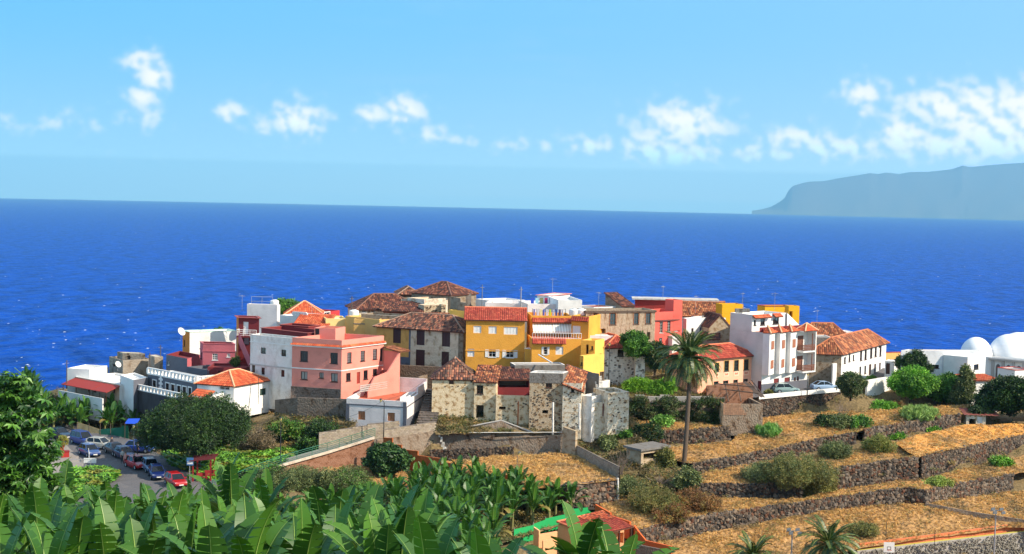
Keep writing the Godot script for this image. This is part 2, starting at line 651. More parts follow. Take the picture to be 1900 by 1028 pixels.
const W_E := [[1186, 986, 3.1, 1016], [1240, 968, 3.4, 1005], [1330, 953, 3.65, 992], [1430, 940, 3.9, 977], [1560, 922, 4.6, 951], [1680, 905, 5.4, 927]]
const W_E2 := [[1720, 910, 5.2, 940], [1800, 894, 5.25, 928], [1882, 880, 5.3, 917]]
const W_D := [[1550, 869, 7.0, 917], [1630, 858, 7.5, 906], [1705, 849, 8.0, 894]]
const W_D2 := [[1712, 846, 7.9, 894], [1780, 832, 7.85, 882], [1845, 818, 7.8, 860], [1905, 806, 7.8, 846]]
const W_DL := [[1424, 898, 5.6, 932], [1490, 893, 5.9, 931]]
const W_C := [[1288, 860, 6.6, 886], [1360, 848, 7.1, 873], [1430, 834, 7.6, 862], [1515, 816, 8.4, 850], [1590, 802, 9.2, 842]]
const W_C2 := [[1606, 797, 9.3, 838], [1690, 783, 9.6, 818], [1782, 768, 9.9, 793]]
const W_B := [[1210, 801, 9.0, 836], [1290, 797, 9.1, 832], [1357, 792, 9.2, 824]]
const W_F := [[1028, 902, 6.2, 925], [1090, 896, 6.35, 938], [1148, 889, 6.5, 940]]
const W_S := [[1408, 738, 12.0, 768], [1480, 731, 12.0, 772], [1560, 724, 12.0, 768]]

func outline(a: Array, col := 1, lift := 0.0) -> Array:
	var o := []
	for p in a:
		o.append([p[0], p[col], p[2] + lift])
	return o
func rev(a: Array) -> Array:
	var b := a.duplicate()
	b.reverse()
	return b

func ground() -> void:
	bump.seed = 2
	bump.frequency = 0.05
	bump.fractal_octaves = 3
	ground_mats()
	var dry: Material = mats["dry_ground"]
	var dark: Material = mats["earth_ground"]
	# right-hand terraces, lowest first; each runs from its wall back under the next wall
	sheet("lower_field", [[1160, 1075, 0.4], [1176, 1014, 1.2], [1250, 1000, 1.5], [1430, 972, 2.0], [1560, 946, 2.9], [1680, 922, 3.8], [1720, 934, 3.5], [1800, 922, 3.5], [1890, 912, 3.6], [1960, 905, 3.7], [1960, 985, 1.7], [1880, 978, 1.75], [1750, 995, 1.35], [1600, 1016, 1.0], [1420, 1060, 0.6]], dry, "dry")
	sheet("court_surface", [[1560, 1062, -1.4], [1940, 1030, -1.4], [1990, 1160, -1.4], [1500, 1160, -1.4]], mat("court_floor", Color(0.55, 0.36, 0.3), 0.9), "road")
	sheet("grass_terrace", [[1190, 984, 3.1]] + outline(W_E.slice(1)) + outline(W_E2) + [[1960, 866, 5.4], [1960, 838, 6.0], [1900, 845, 5.9], [1845, 857, 5.6], [1710, 890, 5.2], [1700, 888, 5.2], [1550, 910, 4.4], [1490, 926, 4.1], [1424, 926, 4.1], [1310, 924, 4.1], [1150, 929, 4.1], [1112, 936, 4.0], [1132, 955, 3.55], [1166, 971, 3.25]], dry, "dry")
	sheet("bush_terrace", [[1296, 897, 5.6]] + outline(W_DL) + outline(W_D) + [[1712, 846, 7.95], [1780, 832, 7.9], [1740, 806, 8.5], [1690, 812, 8.5], [1600, 832, 7.7], [1515, 844, 7.2], [1430, 856, 6.7], [1360, 867, 6.2], [1290, 881, 5.6]], dry, "dry")
	sheet("straw_field", [[1700, 849, 8.01]] + outline(W_D2, 1, 0.02) + [[1970, 801, 7.8], [1970, 779, 8.9], [1880, 787, 8.9], [1790, 789, 9.0], [1700, 808, 8.62], [1660, 822, 8.2]], mats["straw_ground"], "straw", 0.03)
	sheet("upper_terrace", outline(W_C) + outline(W_C2) + [[1850, 763, 10.0], [1960, 760, 10.0], [1960, 745, 10.4], [1800, 750, 10.4], [1650, 760, 10.1], [1560, 764, 9.8], [1480, 767, 9.3], [1400, 778, 9.1], [1357, 818, 7.8], [1290, 827, 7.3], [1205, 832, 7.1], [1215, 850, 6.7]], dry, "dry")
	sheet("palm_terrace", outline(W_B) + [[1420, 788, 9.1], [1400, 765, 10.0], [1300, 770, 9.8], [1180, 770, 9.8], [1150, 805, 8.6]], dry, "dry")
	sheet("village_street", [[1404, 738, 11.95], [1480, 731, 11.95], [1565, 723, 11.95], [1660, 706, 12.1], [1680, 680, 13.2], [1560, 690, 13.0], [1400, 705, 12.6], [1310, 712, 12.6], [1290, 735, 12.0]], mats["road"], "road")
	sheet("garden_terrace", [[1165, 738, 12.6], [1310, 738, 12.2], [1310, 690, 14.0], [1130, 690, 14.4], [1120, 720, 13.2]], dark, "weeds")
	sheet("rubble_slope", [[1046, 808, 8.9], [1062, 850, 6.6], [1150, 893, 6.0], [1240, 905, 5.0], [1300, 899, 5.3], [1292, 880, 5.8], [1215, 848, 6.8], [1210, 800, 9.1], [1165, 772, 10.8], [1165, 745, 12.2], [1000, 760, 11.2]], dark, "weeds")
	sheet("golden_field", [[760, 868, 5.9], [800, 860, 6.5], [930, 845, 6.8], [1062, 841, 6.95], [1148, 890, 6.5], [1090, 897, 6.35], [1028, 903, 6.2], [960, 912, 5.8], [820, 885, 5.7]], dry, "dry")
	sheet("ruin_yard", [[808, 806, 9.2], [940, 803, 9.3], [1056, 803, 9.3], [1060, 770, 10.9], [1000, 765, 11.0], [820, 762, 11.0], [795, 780, 10.2]], dark, "weeds")
	sheet("dry_bank", [[680, 905, 4.9], [755, 905, 4.9], [760, 868, 5.9], [720, 858, 6.2], [600, 868, 6.1], [600, 890, 5.4]], dry, "dry")
	sheet("house_slope", [[440, 842, 6.4], [560, 832, 7.0], [640, 822, 7.8], [660, 790, 9.6], [660, 750, 11.6], [560, 748, 11.6], [512, 765, 10.2], [500, 785, 9.2], [455, 800, 8.0]], dark, "weeds")
	sheet("crop_field", [[318, 862, 6.0], [420, 905, 5.8], [520, 868, 6.3], [560, 832, 6.9], [440, 832, 6.6], [360, 828, 6.6], [300, 838, 6.3]], mats["crop_ground"], "crop")
	sheet("road_surface", [[50, 790, 6.05], [150, 785, 6.05], [240, 815, 6.05], [330, 858, 6.05], [460, 905, 6.05], [360, 990, 6.05], [180, 990, 6.05], [30, 880, 6.05]], mats["road"], "road")
	sheet("plaza_paving", [[60, 820, 6.15], [120, 824, 6.15], [160, 858, 6.15], [168, 872, 6.15], [120, 880, 6.15], [60, 880, 6.15]], mats["paving"], "paving")
	sheet("small_crop_bed", [[120, 900, 6.3], [125, 872, 6.3], [200, 868, 6.3], [222, 880, 6.3], [190, 905, 6.3], [140, 925, 6.3]], mats["crop_ground"], "crop")
	sheet("banana_field", [[690, 922, 3.95], [880, 914, 3.95], [1000, 924, 3.4], [1098, 950, 2.4], [1064, 966, 2.5], [1012, 985, 2.8], [954, 1000, 3.3], [925, 1010, 3.6], [890, 1090, 4.1], [470, 1090, 4.3], [470, 950, 4.6], [600, 935, 4.4]], dark, "weeds")
	sheet("banana_ground", [[60, 792, 6.2], [150, 784, 6.2], [255, 790, 6.4], [270, 760, 8.0], [200, 745, 8.8], [120, 735, 9.0], [-40, 730, 8.8], [-40, 800, 6.2]], dark, "weeds")
	# heights between and beyond, for the ground under everything
	for a in [[250, 728, 10.6], [450, 700, 12.0], [560, 690, 13.4], [750, 690, 14.6], [950, 680, 15.2], [1080, 690, 14.8], [1200, 660, 15.0], [1330, 650, 15.6], [1500, 670, 13.6], [1640, 680, 12.6], [1750, 700, 11.6], [1860, 720, 11.0], [500, 640, 16.5], [750, 610, 19.0], [1000, 600, 18.5], [1250, 610, 17.5], [1450, 620, 15.5], [300, 690, 11.5], [150, 715, 8.2], [20, 735, 7.0], [1700, 650, 13.2], [1890, 660, 12.5]]:
		ctrl.append(aty(a[0], a[1], a[2] - 1.0))
	for k in 8:
		ctrl.append(at(790 + k * 40, 866, 178.5) - Vector3(0, 0.5, 0))
	for a in [[-60, 40, 26.0], [0, 40, 25.5], [60, 40, 24.5], [-60, 20, 30.0], [60, 20, 30.0], [0, 20, 30.0], [0, 5, 36.0], [-40, 62, 22.5], [-10, 62, 21.8], [40, 62, 19.5], [-60, 80, 20.0], [-20, 80, 17.5], [20, 80, 15.0], [50, 85, 12.0], [-30, 105, 11.5], [0, 105, 9.5], [30, 105, 6.0], [60, 110, 2.0], [-50, 125, 7.0], [-20, 125, 5.5], [0, 140, 3.6], [-20, 150, 3.8], [-10, 165, 4.2], [20, 135, -1.5], [60, 140, -3.0], [30, 150, -2.5], [10, 153, -2.0], [8, 160, -2.0], [14, 160, -2.0], [14, 150, -2.2], [20, 160, -1.5], [45, 150, -3.2], [60, 155, -3.2], [38, 156, -3.0], [5, 148, -0.5], [-40, 145, 5.2], [-80, 120, 8.0], [90, 120, -0.5]]:
		ctrl.append(Vector3(a[0], a[2], -a[1]))
	var m := MB.new()
	var hs := {}
	var xs := []
	var x := -130.0
	while x <= 130:
		xs.append(x); x += 2.0
	var zs := []
	var z := 4.0
	while z <= 352:
		zs.append(z); z += 2.0
	var rows := []
	for zz in zs:
		var row := []
		for xx in xs:
			var hh := base_height(xx, -zz) + bump.get_noise_2d(xx * 5.0, zz * 5.0) * 0.5
			if zz > 120 and zz < 232:
				for k in [[0, 0], [1.9, 0], [-1.9, 0], [0, 1.9], [0, -1.9], [1.4, 1.4], [-1.4, 1.4], [1.4, -1.4], [-1.4, -1.4]]:
					hh = minf(hh, lowest_sheet(xx + k[0], -zz + k[1]) - 0.6)
			row.append(Vector3(xx, hh, -zz))
		rows.append(row)
	for i in zs.size() - 1:
		for j in xs.size() - 1:
			m.quad(rows[i][j], rows[i][j + 1], rows[i + 1][j + 1], rows[i + 1][j])
	structure("ground", m, dark)

# ---------------------------------------------------------------- dry stone walls
var rocks := []
func make_rocks() -> void:
	rng.seed = 77
	for k in 4:
		var s := SphereMesh.new()
		s.radial_segments = 7
		s.rings = 4
		s.radius = 0.5
		s.height = 1.0
		var a := s.get_mesh_arrays()
		var v: PackedVector3Array = a[Mesh.ARRAY_VERTEX]
		var idx: PackedInt32Array = a[Mesh.ARRAY_INDEX]
		var done := {}
		for i in v.size():
			var key := Vector3i(v[i] * 1000.0)
			if not done.has(key):
				var q := v[i]
				q = Vector3(signf(q.x) * pow(absf(q.x) * 2, 0.55), signf(q.y) * pow(absf(q.y) * 2, 0.55), signf(q.z) * pow(absf(q.z) * 2, 0.55)) * 0.5
				done[key] = q * rnd(0.74, 1.12)
			v[i] = done[key]
		var mb := MB.new()
		for i in range(0, idx.size(), 3):
			var p0 := v[idx[i]]
			var p1 := v[idx[i + 1]]
			var p2 := v[idx[i + 2]]
			if (p1 - p0).cross(p2 - p0).length() > 1e-6:
				mb.tri(p0, p2, p1)
		rocks.append(mb.mesh())

const STONE := [[84, 72, 62], [112, 96, 82], [136, 112, 92], [68, 60, 54], [152, 132, 112], [120, 80, 58], [98, 88, 80], [138, 124, 110]]
func stone_col(bright: float) -> Color:
	var c: Array = STONE[rng.randi() % STONE.size()]
	var k := rnd(0.8, 1.15) * bright
	var l := lin(c[0], c[1], c[2])
	return Color(l.r * k, l.g * k, l.b * k)

func stone_wall(label: String, pts: Array, size: float, bright := 1.0, big := 0, cope := true, thick := 0.6, called := "stone_wall") -> Node3D:
	var tp := []
	for a in pts:
		var t := aty(a[0], a[1], a[2])
		tp.append([t, at(a[0], a[3], -t.z).y - 0.5])
	var o := thing(called, label, "wall", Vector3(tp[0][0].x, tp[0][1], tp[0][0].z), "dry stone walls of the terraces")
	var core := MB.new()
	var xf := []
	var cols := []
	var bigs := []
	for i in tp.size() - 1:
		var a: Vector3 = tp[i][0]
		var b: Vector3 = tp[i + 1][0]
		var dir := flat(b - a).normalized()
		var back := Vector3.UP.cross(dir)   # away from the viewer
		if back.z > 0:
			back = -back
		var p0 := back * 0.12
		var p1 := back * thick
		var a0 := flat(a, tp[i][1])
		var b0 := flat(b, tp[i + 1][1])
		var at_ := a - Vector3(0, 0.1, 0)
		var bt := b - Vector3(0, 0.1, 0)
		core.quad(a0 + p0, b0 + p0, bt + p0, at_ + p0)
		core.quad(at_ + p0, bt + p0, bt + p1, at_ + p1)
		core.quad(b0 + p1, a0 + p1, at_ + p1, bt + p1)
		core.quad(a0 + p1, a0 + p0, at_ + p0, at_ + p1)
		core.quad(b0 + p0, b0 + p1, bt + p1, bt + p0)
		var len := flat(b - a).length()
		var x := 0.0
		while x < len:
			var t := x / len
			var top := lerpf(a.y, b.y, t)
			var bot := lerpf(tp[i][1], tp[i + 1][1], t) + 0.3
			var y := bot + rnd(0.0, size * 0.6)
			var cw := size * rnd(0.75, 1.0)
			while y < top:
				var s := size * rnd(0.6, 1.5)
				if y + s * 0.45 > top + 0.12:
					s = maxf(size * 0.5, (top - y) * 1.3)
				var c := a + dir * (x + rnd(-0.3, 0.3) * size)
				c.y = y + s * 0.3
				var bs := Basis.from_euler(Vector3(rnd(-0.5, 0.5), atan2(-dir.z, dir.x) + rnd(-0.4, 0.4) + (PI if rng.randf() < 0.5 else 0.0), rnd(-0.6, 0.6)))
				bs = bs.scaled_local(Vector3(s * rnd(0.95, 1.4), s * rnd(0.8, 1.1), s * 0.75))
				var tr := Transform3D(bs, c + back * rnd(0.03, 0.12))
				if big > 0 and s > size * 1.38 and bigs.size() < big:
					bigs.append([tr, stone_col(bright)])
				else:
					xf.append(tr)
					cols.append(stone_col(bright))
				y += s * 0.66
			if cope:
				for w in [0.1, 0.45]:
					var s := size * rnd(0.7, 1.1)
					var c: Vector3 = a + dir * (x + rnd(-0.2, 0.2)) + back * (thick * float(w) + 0.05)
					c.y = top - 0.05
					xf.append(Transform3D(Basis(Vector3.UP, rnd(0, TAU)).scaled_local(Vector3(s * 1.2, s * 0.6, s)), c))
					cols.append(stone_col(bright))
			x += cw
	part(o, "core", core, mat("wall_core", Color(0.27, 0.24, 0.22), 1.0))
	var m := multi(o, "stones", rocks[rng.randi() % 4], mat("stone", g(1.0), 0.95, noise_tex("stone_grain", FastNoiseLite.TYPE_SIMPLEX_SMOOTH, 0.04, 4, [0.0, 0.5, 1.0], [g(0.6), g(0.85), g(1.0)], 40), Vector3.ONE * 0.6, true), xf, cols, o.position)
	m.set_meta("kind", "stuff")
	var shared := {}
	for q in bigs:
		var s := MeshInstance3D.new()
		s.name = "stone"
		s.mesh = rocks[rng.randi() % 4]
		var key := int(q[1].g * 40)
		var mm := mat("big_stone_%d" % key, Color(q[1].r, q[1].g, q[1].b).linear_to_srgb(), 0.95, tex["stone_grain"], Vector3.ONE * 0.6)
		s.material_override = mm
		var t: Transform3D = q[0]
		t.origin -= o.position
		s.transform = t
		o.add_child(s, true)
	return o

# ---------------------------------------------------------------- plants
func leaf_mat(called: String, rough := 0.55, back := 0.55) -> StandardMaterial3D:
	if mats.has(called):
		return mats[called]
	var m := mat(called, g(1.0), rough, null, Vector3.ONE, true)
	m.backlight_enabled = true
	m.backlight = Color(back * 0.85, back, back * 0.4)
	m.cull_mode = BaseMaterial3D.CULL_DISABLED
	return m

var clumps := {}
func clump(kind: String) -> ArrayMesh:   # a small tuft of leaf faces, about one metre across
	if clumps.has(kind):
		return clumps[kind]
	var m := MB.new()
	var n := 22
	var l := 0.34
	var w := 0.13
	if kind == "fine":
		n = 34; l = 0.24; w = 0.07
	elif kind == "broad":
		n = 14; l = 0.42; w = 0.26
	elif kind == "blade":
		n = 18; l = 0.8; w = 0.05
	for i in n:
		var d := rand_dir()
		var c := d * (0.5 * pow(rng.randf(), 0.5))
		if kind == "blade":
			d = Vector3(rnd(-0.5, 0.5), 1.0, rnd(-0.5, 0.5)).normalized()
			c = Vector3(rnd(-0.3, 0.3), -0.4, rnd(-0.3, 0.3))
		else:
			d = (d + rand_dir() * 0.7 + Vector3(0, -0.15, 0)).normalized()
		var s := d.cross(rand_dir()).normalized()
		if kind != "blade":
			s = (s + Vector3(s.x, 0, s.z) * 0.6).normalized()
		var ll := l * rnd(0.7, 1.3)
		var ww := w * rnd(0.7, 1.3)
		var up := d.cross(s).normalized() * ww * 0.3
		var k := rnd(0.85, 1.15)   # leaf to leaf, whatever its place
		m.col = Color(k, k, k * rnd(0.8, 1.0))
		var tip := c + d * ll
		var mid := c + d * ll * 0.45
		m.tri(c, mid + s * ww + up, tip)
		m.tri(c, tip, mid - s * ww + up)
	clumps[kind] = m.mesh()
	return clumps[kind]

func crown(parent: Node3D, called: String, blobs: Array, count: int, size: float, kind: String, cols: Array, shell := 0.6, base_y := -1e9) -> MultiMeshInstance3D:
	# blobs of [centre, radii]
	var xf := []
	var cc := []
	var off := base_of(parent)
	var tot := 0.0
	for b in blobs:
		tot += pow(b[1].x * b[1].y * b[1].z, 0.667)
	for b in blobs:
		var k := int(count * pow(b[1].x * b[1].y * b[1].z, 0.667) / tot)
		var tone := rnd(0.82, 1.18)
		for i in k:
			var d := rand_dir()
			var r := lerpf(pow(rng.randf(), 0.34), rnd(0.72, 1.14), 1.0 if rng.randf() < shell else 0.0)
			var p: Vector3 = b[0] + d * b[1] * r
			if p.y < base_y:
				continue
			var s := size * rnd(0.7, 1.3)
			xf.append(Transform3D(Basis.from_euler(Vector3(rnd(-0.6, 0.6), rnd(0, TAU), rnd(-0.6, 0.6))).scaled_local(Vector3.ONE * s), p))
			var c: Color = cols[rng.randi() % cols.size()]
			var q := tone * rnd(0.8, 1.2)
			cc.append(Color(c.r * q, c.g * q, c.b * q))
	var mi := multi(parent, called, clump(kind), leaf_mat("leaf_" + ("blade" if kind == "blade" else "soft"), 0.6, 0.5), xf, cc, off)
	mi.set_meta("kind", "stuff")
	return mi

func bark() -> Material:
	return mat("bark", Color(0.36, 0.29, 0.23), 1.0, noise_tex("bark_grain", FastNoiseLite.TYPE_SIMPLEX_SMOOTH, 0.03, 4, [0.0, 1.0], [g(0.5), g(1.0)], 44), Vector3(1.5, 0.3, 1.5))

func limbs(parent: Node3D, called: String, foot: Vector3, tips: Array, r0: float, fork := 0.35) -> void:
	var m := MB.new()
	var mid := Vector3.ZERO
	for t in tips:
		mid += t
	mid /= tips.size()
	var f := foot.lerp(mid, fork)
	f.x = lerpf(foot.x, mid.x, fork * 0.6)
	f.z = lerpf(foot.z, mid.z, fork * 0.6)
	m.tube([foot - Vector3(0, 0.5, 0), foot.lerp(f, 0.5) + Vector3(rnd(-1, 1), 0, rnd(-1, 1)) * r0 * 0.4, f], [r0 * 1.25, r0, r0 * 0.85], 8)
	for t in tips:
		var a: Vector3 = f.lerp(t, 0.5) + Vector3(rnd(-0.3, 0.3), rnd(0.0, 0.4), rnd(-0.3, 0.3)) * (t - f).length() * 0.4
		m.tube([f, a, t], [r0 * 0.6, r0 * 0.35, r0 * 0.12], 6)
	part(parent, called, m, bark())

func shrub(called: String, label: String, px: float, py: float, w: float, h: float, cols: Array, kind := "soft", count := 0, group := "bushes on the slopes") -> Node3D:
	# w and h in metres, standing where the pixel meets the ground
	var p := hit(px, py)
	var o := thing(called, label, "bush", p, group)
	var blobs := []
	var k := 4 + int(w * 1.5)
	var tips := []
	for i in k:
		var a := rnd(0, TAU)
		var r := w * 0.5 * sqrt(rng.randf()) * 0.75
		var hh := h * rnd(0.55, 0.85) * (1.0 - 0.35 * r / (w * 0.5))
		var c := p + Vector3(cos(a) * r, hh * 0.55, sin(a) * r * 0.8)
		blobs.append([c, Vector3(w * 0.26, hh * 0.55, w * 0.24) * rnd(0.8, 1.15)])
		tips.append(c)
	limbs(o, "stem", p, tips, 0.05 + 0.015 * h, 0.15)
	if count == 0:
		count = int(60 + w * h * 34)
	crown(o, "foliage", blobs, count, 0.62 if kind != "blade" else 0.9, kind, cols, 0.55, p.y - 0.1)
	return o

func bare_bush(label: String, px: float, py: float, w: float, h: float) -> void:
	var p := hit(px, py)
	var o := thing("bare_bush", label, "bush", p, "leafless bushes")
	var m := MB.new()
	for i in 26:
		var a := rnd(0, TAU)
		var tip := p + Vector3(cos(a) * w * 0.5 * rng.randf(), h * rnd(0.5, 1.0), sin(a) * w * 0.4 * rng.randf())
		var mid := p.lerp(tip, 0.5) + Vector3(rnd(-0.2, 0.2), 0.1, rnd(-0.2, 0.2))
		m.tube([p, mid, tip], [0.035, 0.022, 0.008], 3, false)
		for j in 4:
			var q := mid.lerp(tip, rng.randf())
			m.tube([q, q + Vector3(rnd(-0.5, 0.5), rnd(0.1, 0.6), rnd(-0.5, 0.5)) * h * 0.3], [0.014, 0.005], 3, false)
	part(o, "twigs", m, mat("twig", Color(0.48, 0.42, 0.38), 1.0))

func scatter(called: String, label: String, kinds: Array, count: int, mesh_kind: String, size: Vector2, cols: Array, squash := 1.0) -> void:
	# tufts over the sheets of those kinds, one piece of ground cover
	var tris := []
	var tot := 0.0
	for s in sheets:
		if s[2] in kinds or s[3] in kinds:
			for t in s[1]:
				var ar: float = (t[1] - t[0]).cross(t[2] - t[0]).length()
				tot += ar
				tris.append([tot, t])
	var xf := []
	var cc := []
	var fn := FastNoiseLite.new()
	fn.seed = 9
	fn.frequency = 0.09
	for i in count:
		var r := rng.randf() * tot
		var lo := 0
		var hi := tris.size() - 1
		while lo < hi:
			var md := (lo + hi) / 2
			if tris[md][0] < r:
				lo = md + 1
			else:
				hi = md
		var t: Array = tris[lo][1]
		var u := rng.randf()
		var v := rng.randf()
		if u + v > 1:
			u = 1 - u
			v = 1 - v
		var p: Vector3 = t[0] + (t[1] - t[0]) * u + (t[2] - t[0]) * v
		var q := fn.get_noise_2d(p.x, p.z)
		if rng.randf() > 0.75 + q * 1.2:
			continue
		p = bumped(p)
		var s := rnd(size.x, size.y)
		p.y += s * 0.38 * squash
		xf.append(Transform3D(Basis(Vector3.UP, rnd(0, TAU)).scaled_local(Vector3(s, s * squash, s)), p))
		var c: Color = cols[rng.randi() % cols.size()]
		var k := rnd(0.75, 1.25)
		var dull := smoothstep(0.05, 0.45, fn.get_noise_2d(p.x * 2.0 + 50, p.z * 2.0)) * 0.75
		c = c.lerp(Color(c.g * 0.75, c.g * 0.55, c.b * 0.9), dull)
		cc.append(Color(c.r * k, c.g * k, c.b * k))
	var o := multi(self, numbered(called), clump(mesh_kind), leaf_mat("leaf_dry" if mesh_kind == "blade" else "leaf_soft", 0.8, 0.35), xf, cc)
	o.set_meta("kind", "stuff")
	o.set_meta("label", label)
	o.set_meta("category", "grass")

# ---------------------------------------------------------------- houses
var zx := 0.0
var zy := 0.0
var zs := 1.0
func zoom(x: float, y: float, s: float) -> void:
	zx = x; zy = y; zs = s
func zp(a: Array) -> Vector2:
	return Vector2(zx + a[0] / zs, zy + a[1] / zs)

var plaster_n := 0
func plaster(called: String, r: float, gg: float, b: float, wear := 0) -> StandardMaterial3D:
	# wear 0 clean paint, 1 weathered, 2 old and stained, 3 peeling with bare stone
	if mats.has(called):
		return mats[called]
	var t: Texture2D
	var s := Vector3(0.16, 0.1, 0.16)
	if wear == 0:
		t = noise_tex("paint", FastNoiseLite.TYPE_SIMPLEX_SMOOTH, 0.006, 5, [0.0, 0.3, 0.7, 1.0], [g(0.88), g(0.96), g(1.0), g(0.98)], 51)
	elif wear == 1:
		t = noise_tex("paint_worn", FastNoiseLite.TYPE_SIMPLEX_SMOOTH, 0.008, 6, [0.0, 0.28, 0.5, 1.0], [Color(0.66, 0.62, 0.58), Color(0.9, 0.88, 0.86), g(1.0), g(0.96)], 52)
		s = Vector3(0.2, 0.07, 0.2)
	elif wear == 2:
		t = noise_tex("paint_old", FastNoiseLite.TYPE_SIMPLEX_SMOOTH, 0.007, 7, [0.0, 0.14, 0.26, 0.4, 1.0], [Color(0.36, 0.31, 0.27), Color(0.62, 0.52, 0.44), Color(0.86, 0.79, 0.71), Color(0.96, 0.93, 0.9), Color(1, 1, 0.98)], 53, 1024)
		s = Vector3(0.12, 0.08, 0.12)
	else:
		t = noise_tex("paint_peel", FastNoiseLite.TYPE_SIMPLEX_SMOOTH, 0.006, 7, [0.0, 0.2, 0.33, 0.48, 1.0], [Color(0.55, 0.44, 0.34), Color(0.74, 0.64, 0.52), Color(0.88, 0.81, 0.71), Color(0.95, 0.92, 0.86), Color(1.0, 0.98, 0.94)], 54, 1024)
		s = Vector3(0.2, 0.2, 0.2)
	var m := mat(called, Color(r / 255.0, gg / 255.0, b / 255.0), 0.92, t, s)
	m.normal_enabled = true
	m.normal_texture = noise_tex("plaster_bump", FastNoiseLite.TYPE_SIMPLEX_SMOOTH, 0.06, 4, [], [], 60, 512, true)
	m.normal_scale = 0.25 + 0.25 * wear
	m.uv1_offset = Vector3(rng.randf(), rng.randf(), rng.randf())
	return m
func paint(called: String, r: float, gg: float, b: float, rough := 0.6) -> StandardMaterial3D:
	return mat(called, Color(r / 255.0, gg / 255.0, b / 255.0), rough)
func glass() -> StandardMaterial3D:
	if mats.has("window_glass"):
		return mats["window_glass"]
	var m := mat("window_glass", Color(0.1, 0.11, 0.13), 0.08)
	m.metallic_specular = 0.6
	return m
func room_wall() -> StandardMaterial3D:
	return mat("room_wall", Color(0.55, 0.52, 0.48), 1.0)
func wall_stones(h: Dictionary, fi: int, n: int, cols: Array, size := 0.3) -> void:
	# rubble showing through the plaster, too small to pick apart
	var f: Dictionary = h.f[fi]
	var xf := []
	var cc := []
	while xf.size() < n:
		var u := rnd(0.1, f.w - 0.1)
		var v := rnd(0.2, f.h - 0.15)
		var bad := false
		for e in f.open:
			if u > e.u0 - 0.15 and u < e.u1 + 0.15 and v > e.v0 - 0.1 and v < e.v1 + 0.1:
				bad = true
		n -= 1
		if bad:
			continue
		n += 1
		var s := size * rnd(0.5, 1.2)
		xf.append(Transform3D(Basis(f.u, Vector3.UP, f.n) * Basis(Vector3.BACK, rnd(-0.5, 0.5)).scaled_local(Vector3(s * 1.4, s * 0.8, 0.1)), fp(f, u, v, 0.0)))
		var c: Color = cols[rng.randi() % cols.size()]
		var k := rnd(0.7, 1.2)
		cc.append(Color(c.r * k, c.g * k, c.b * k))
	var m := multi(h.o, "bare_stones", rocks[rng.randi() % 4], mats["stone"], xf, cc, h.o.position)
	m.set_meta("kind", "stuff")

func facade(a: Vector3, b: Vector3, base: float, top: float) -> Dictionary:
	var u := flat(b - a).normalized()
	return {"o": flat(a, base), "u": u, "w": flat(b - a).length(), "h": top - base, "n": u.cross(Vector3.UP), "open": []}
func frame4(o: Node3D, p: Array, base: float, top: float) -> Dictionary:
	var f := []
	for i in 4:
		f.append(facade(p[i], p[(i + 1) % 4], base, top))
	return {"o": o, "p": p, "base": base, "top": top, "f": f}
func corner3(o: Node3D, l: Array, c: Array, r: Array, d: float, bpy: float) -> Dictionary:
	# the tops of the left, nearest and right corner, all at one height
	var pc := zp(c)
	var pl := zp(l)
	var pr := zp(r)
	var vc := at(pc.x, pc.y, d)
	var vl := aty(pl.x, pl.y, vc.y)
	var vr := aty(pr.x, pr.y, vc.y)
	var ve := vl + vr - vc
	var b := at(pc.x, zy + bpy / zs, d).y
	return frame4(o, [flat(vl), flat(vc), flat(vr), flat(ve)], b - 2.4, vc.y)
func front2(o: Node3D, l: Array, r: Array, d: float, deep: float, bpy: float) -> Dictionary:
	# the tops of the front's two corners at one height; d is the left one's distance
	var pl := zp(l)
	var pr := zp(r)
	var vl := at(pl.x, pl.y, d)
	var vr := aty(pr.x, pr.y, vl.y)
	var u := flat(vr - vl).normalized()
	var back := -u.cross(Vector3.UP) * deep
	var b := at(pl.x, zy + bpy / zs, d).y
	return frame4(o, [flat(vl), flat(vr), flat(vr + back), flat(vl + back)], b - 2.4, vl.y)
func uv(f: Dictionary, x: float, y: float) -> Vector2:
	var q := zp([x, y])
	var p := onplane(q.x, q.y, f.o, f.n)
	return Vector2((p - f.o).dot(f.u), p.y - f.o.y)
func wins(h: Dictionary, fi: int, style: String, rects: Array, opt := {}) -> void:
	var f: Dictionary = h.f[fi]
	for r in rects:
		var a := uv(f, r[0], r[3])
		var b := uv(f, r[2], r[1])
		var mid := uv(f, (r[0] + r[2]) * 0.5, (r[1] + r[3]) * 0.5)
		var w := (uv(f, r[2], (r[1] + r[3]) * 0.5) - uv(f, r[0], (r[1] + r[3]) * 0.5)).x
		var hh := (uv(f, (r[0] + r[2]) * 0.5, r[1]) - uv(f, (r[0] + r[2]) * 0.5, r[3])).y
		var e := {"u0": mid.x - w * 0.5, "u1": mid.x + w * 0.5, "v0": mid.y - hh * 0.5, "v1": mid.y + hh * 0.5, "style": style, "label": ""}
		e.merge(opt, true)
		e.u0 = clampf(e.u0, 0.05, f.w - 0.1)
		e.u1 = clampf(e.u1, e.u0 + 0.05, f.w - 0.05)
		e.v0 = clampf(e.v0, 0.02, f.h - 0.1)
		e.v1 = clampf(e.v1, e.v0 + 0.05, f.h - 0.05)
		f.open.append(e)

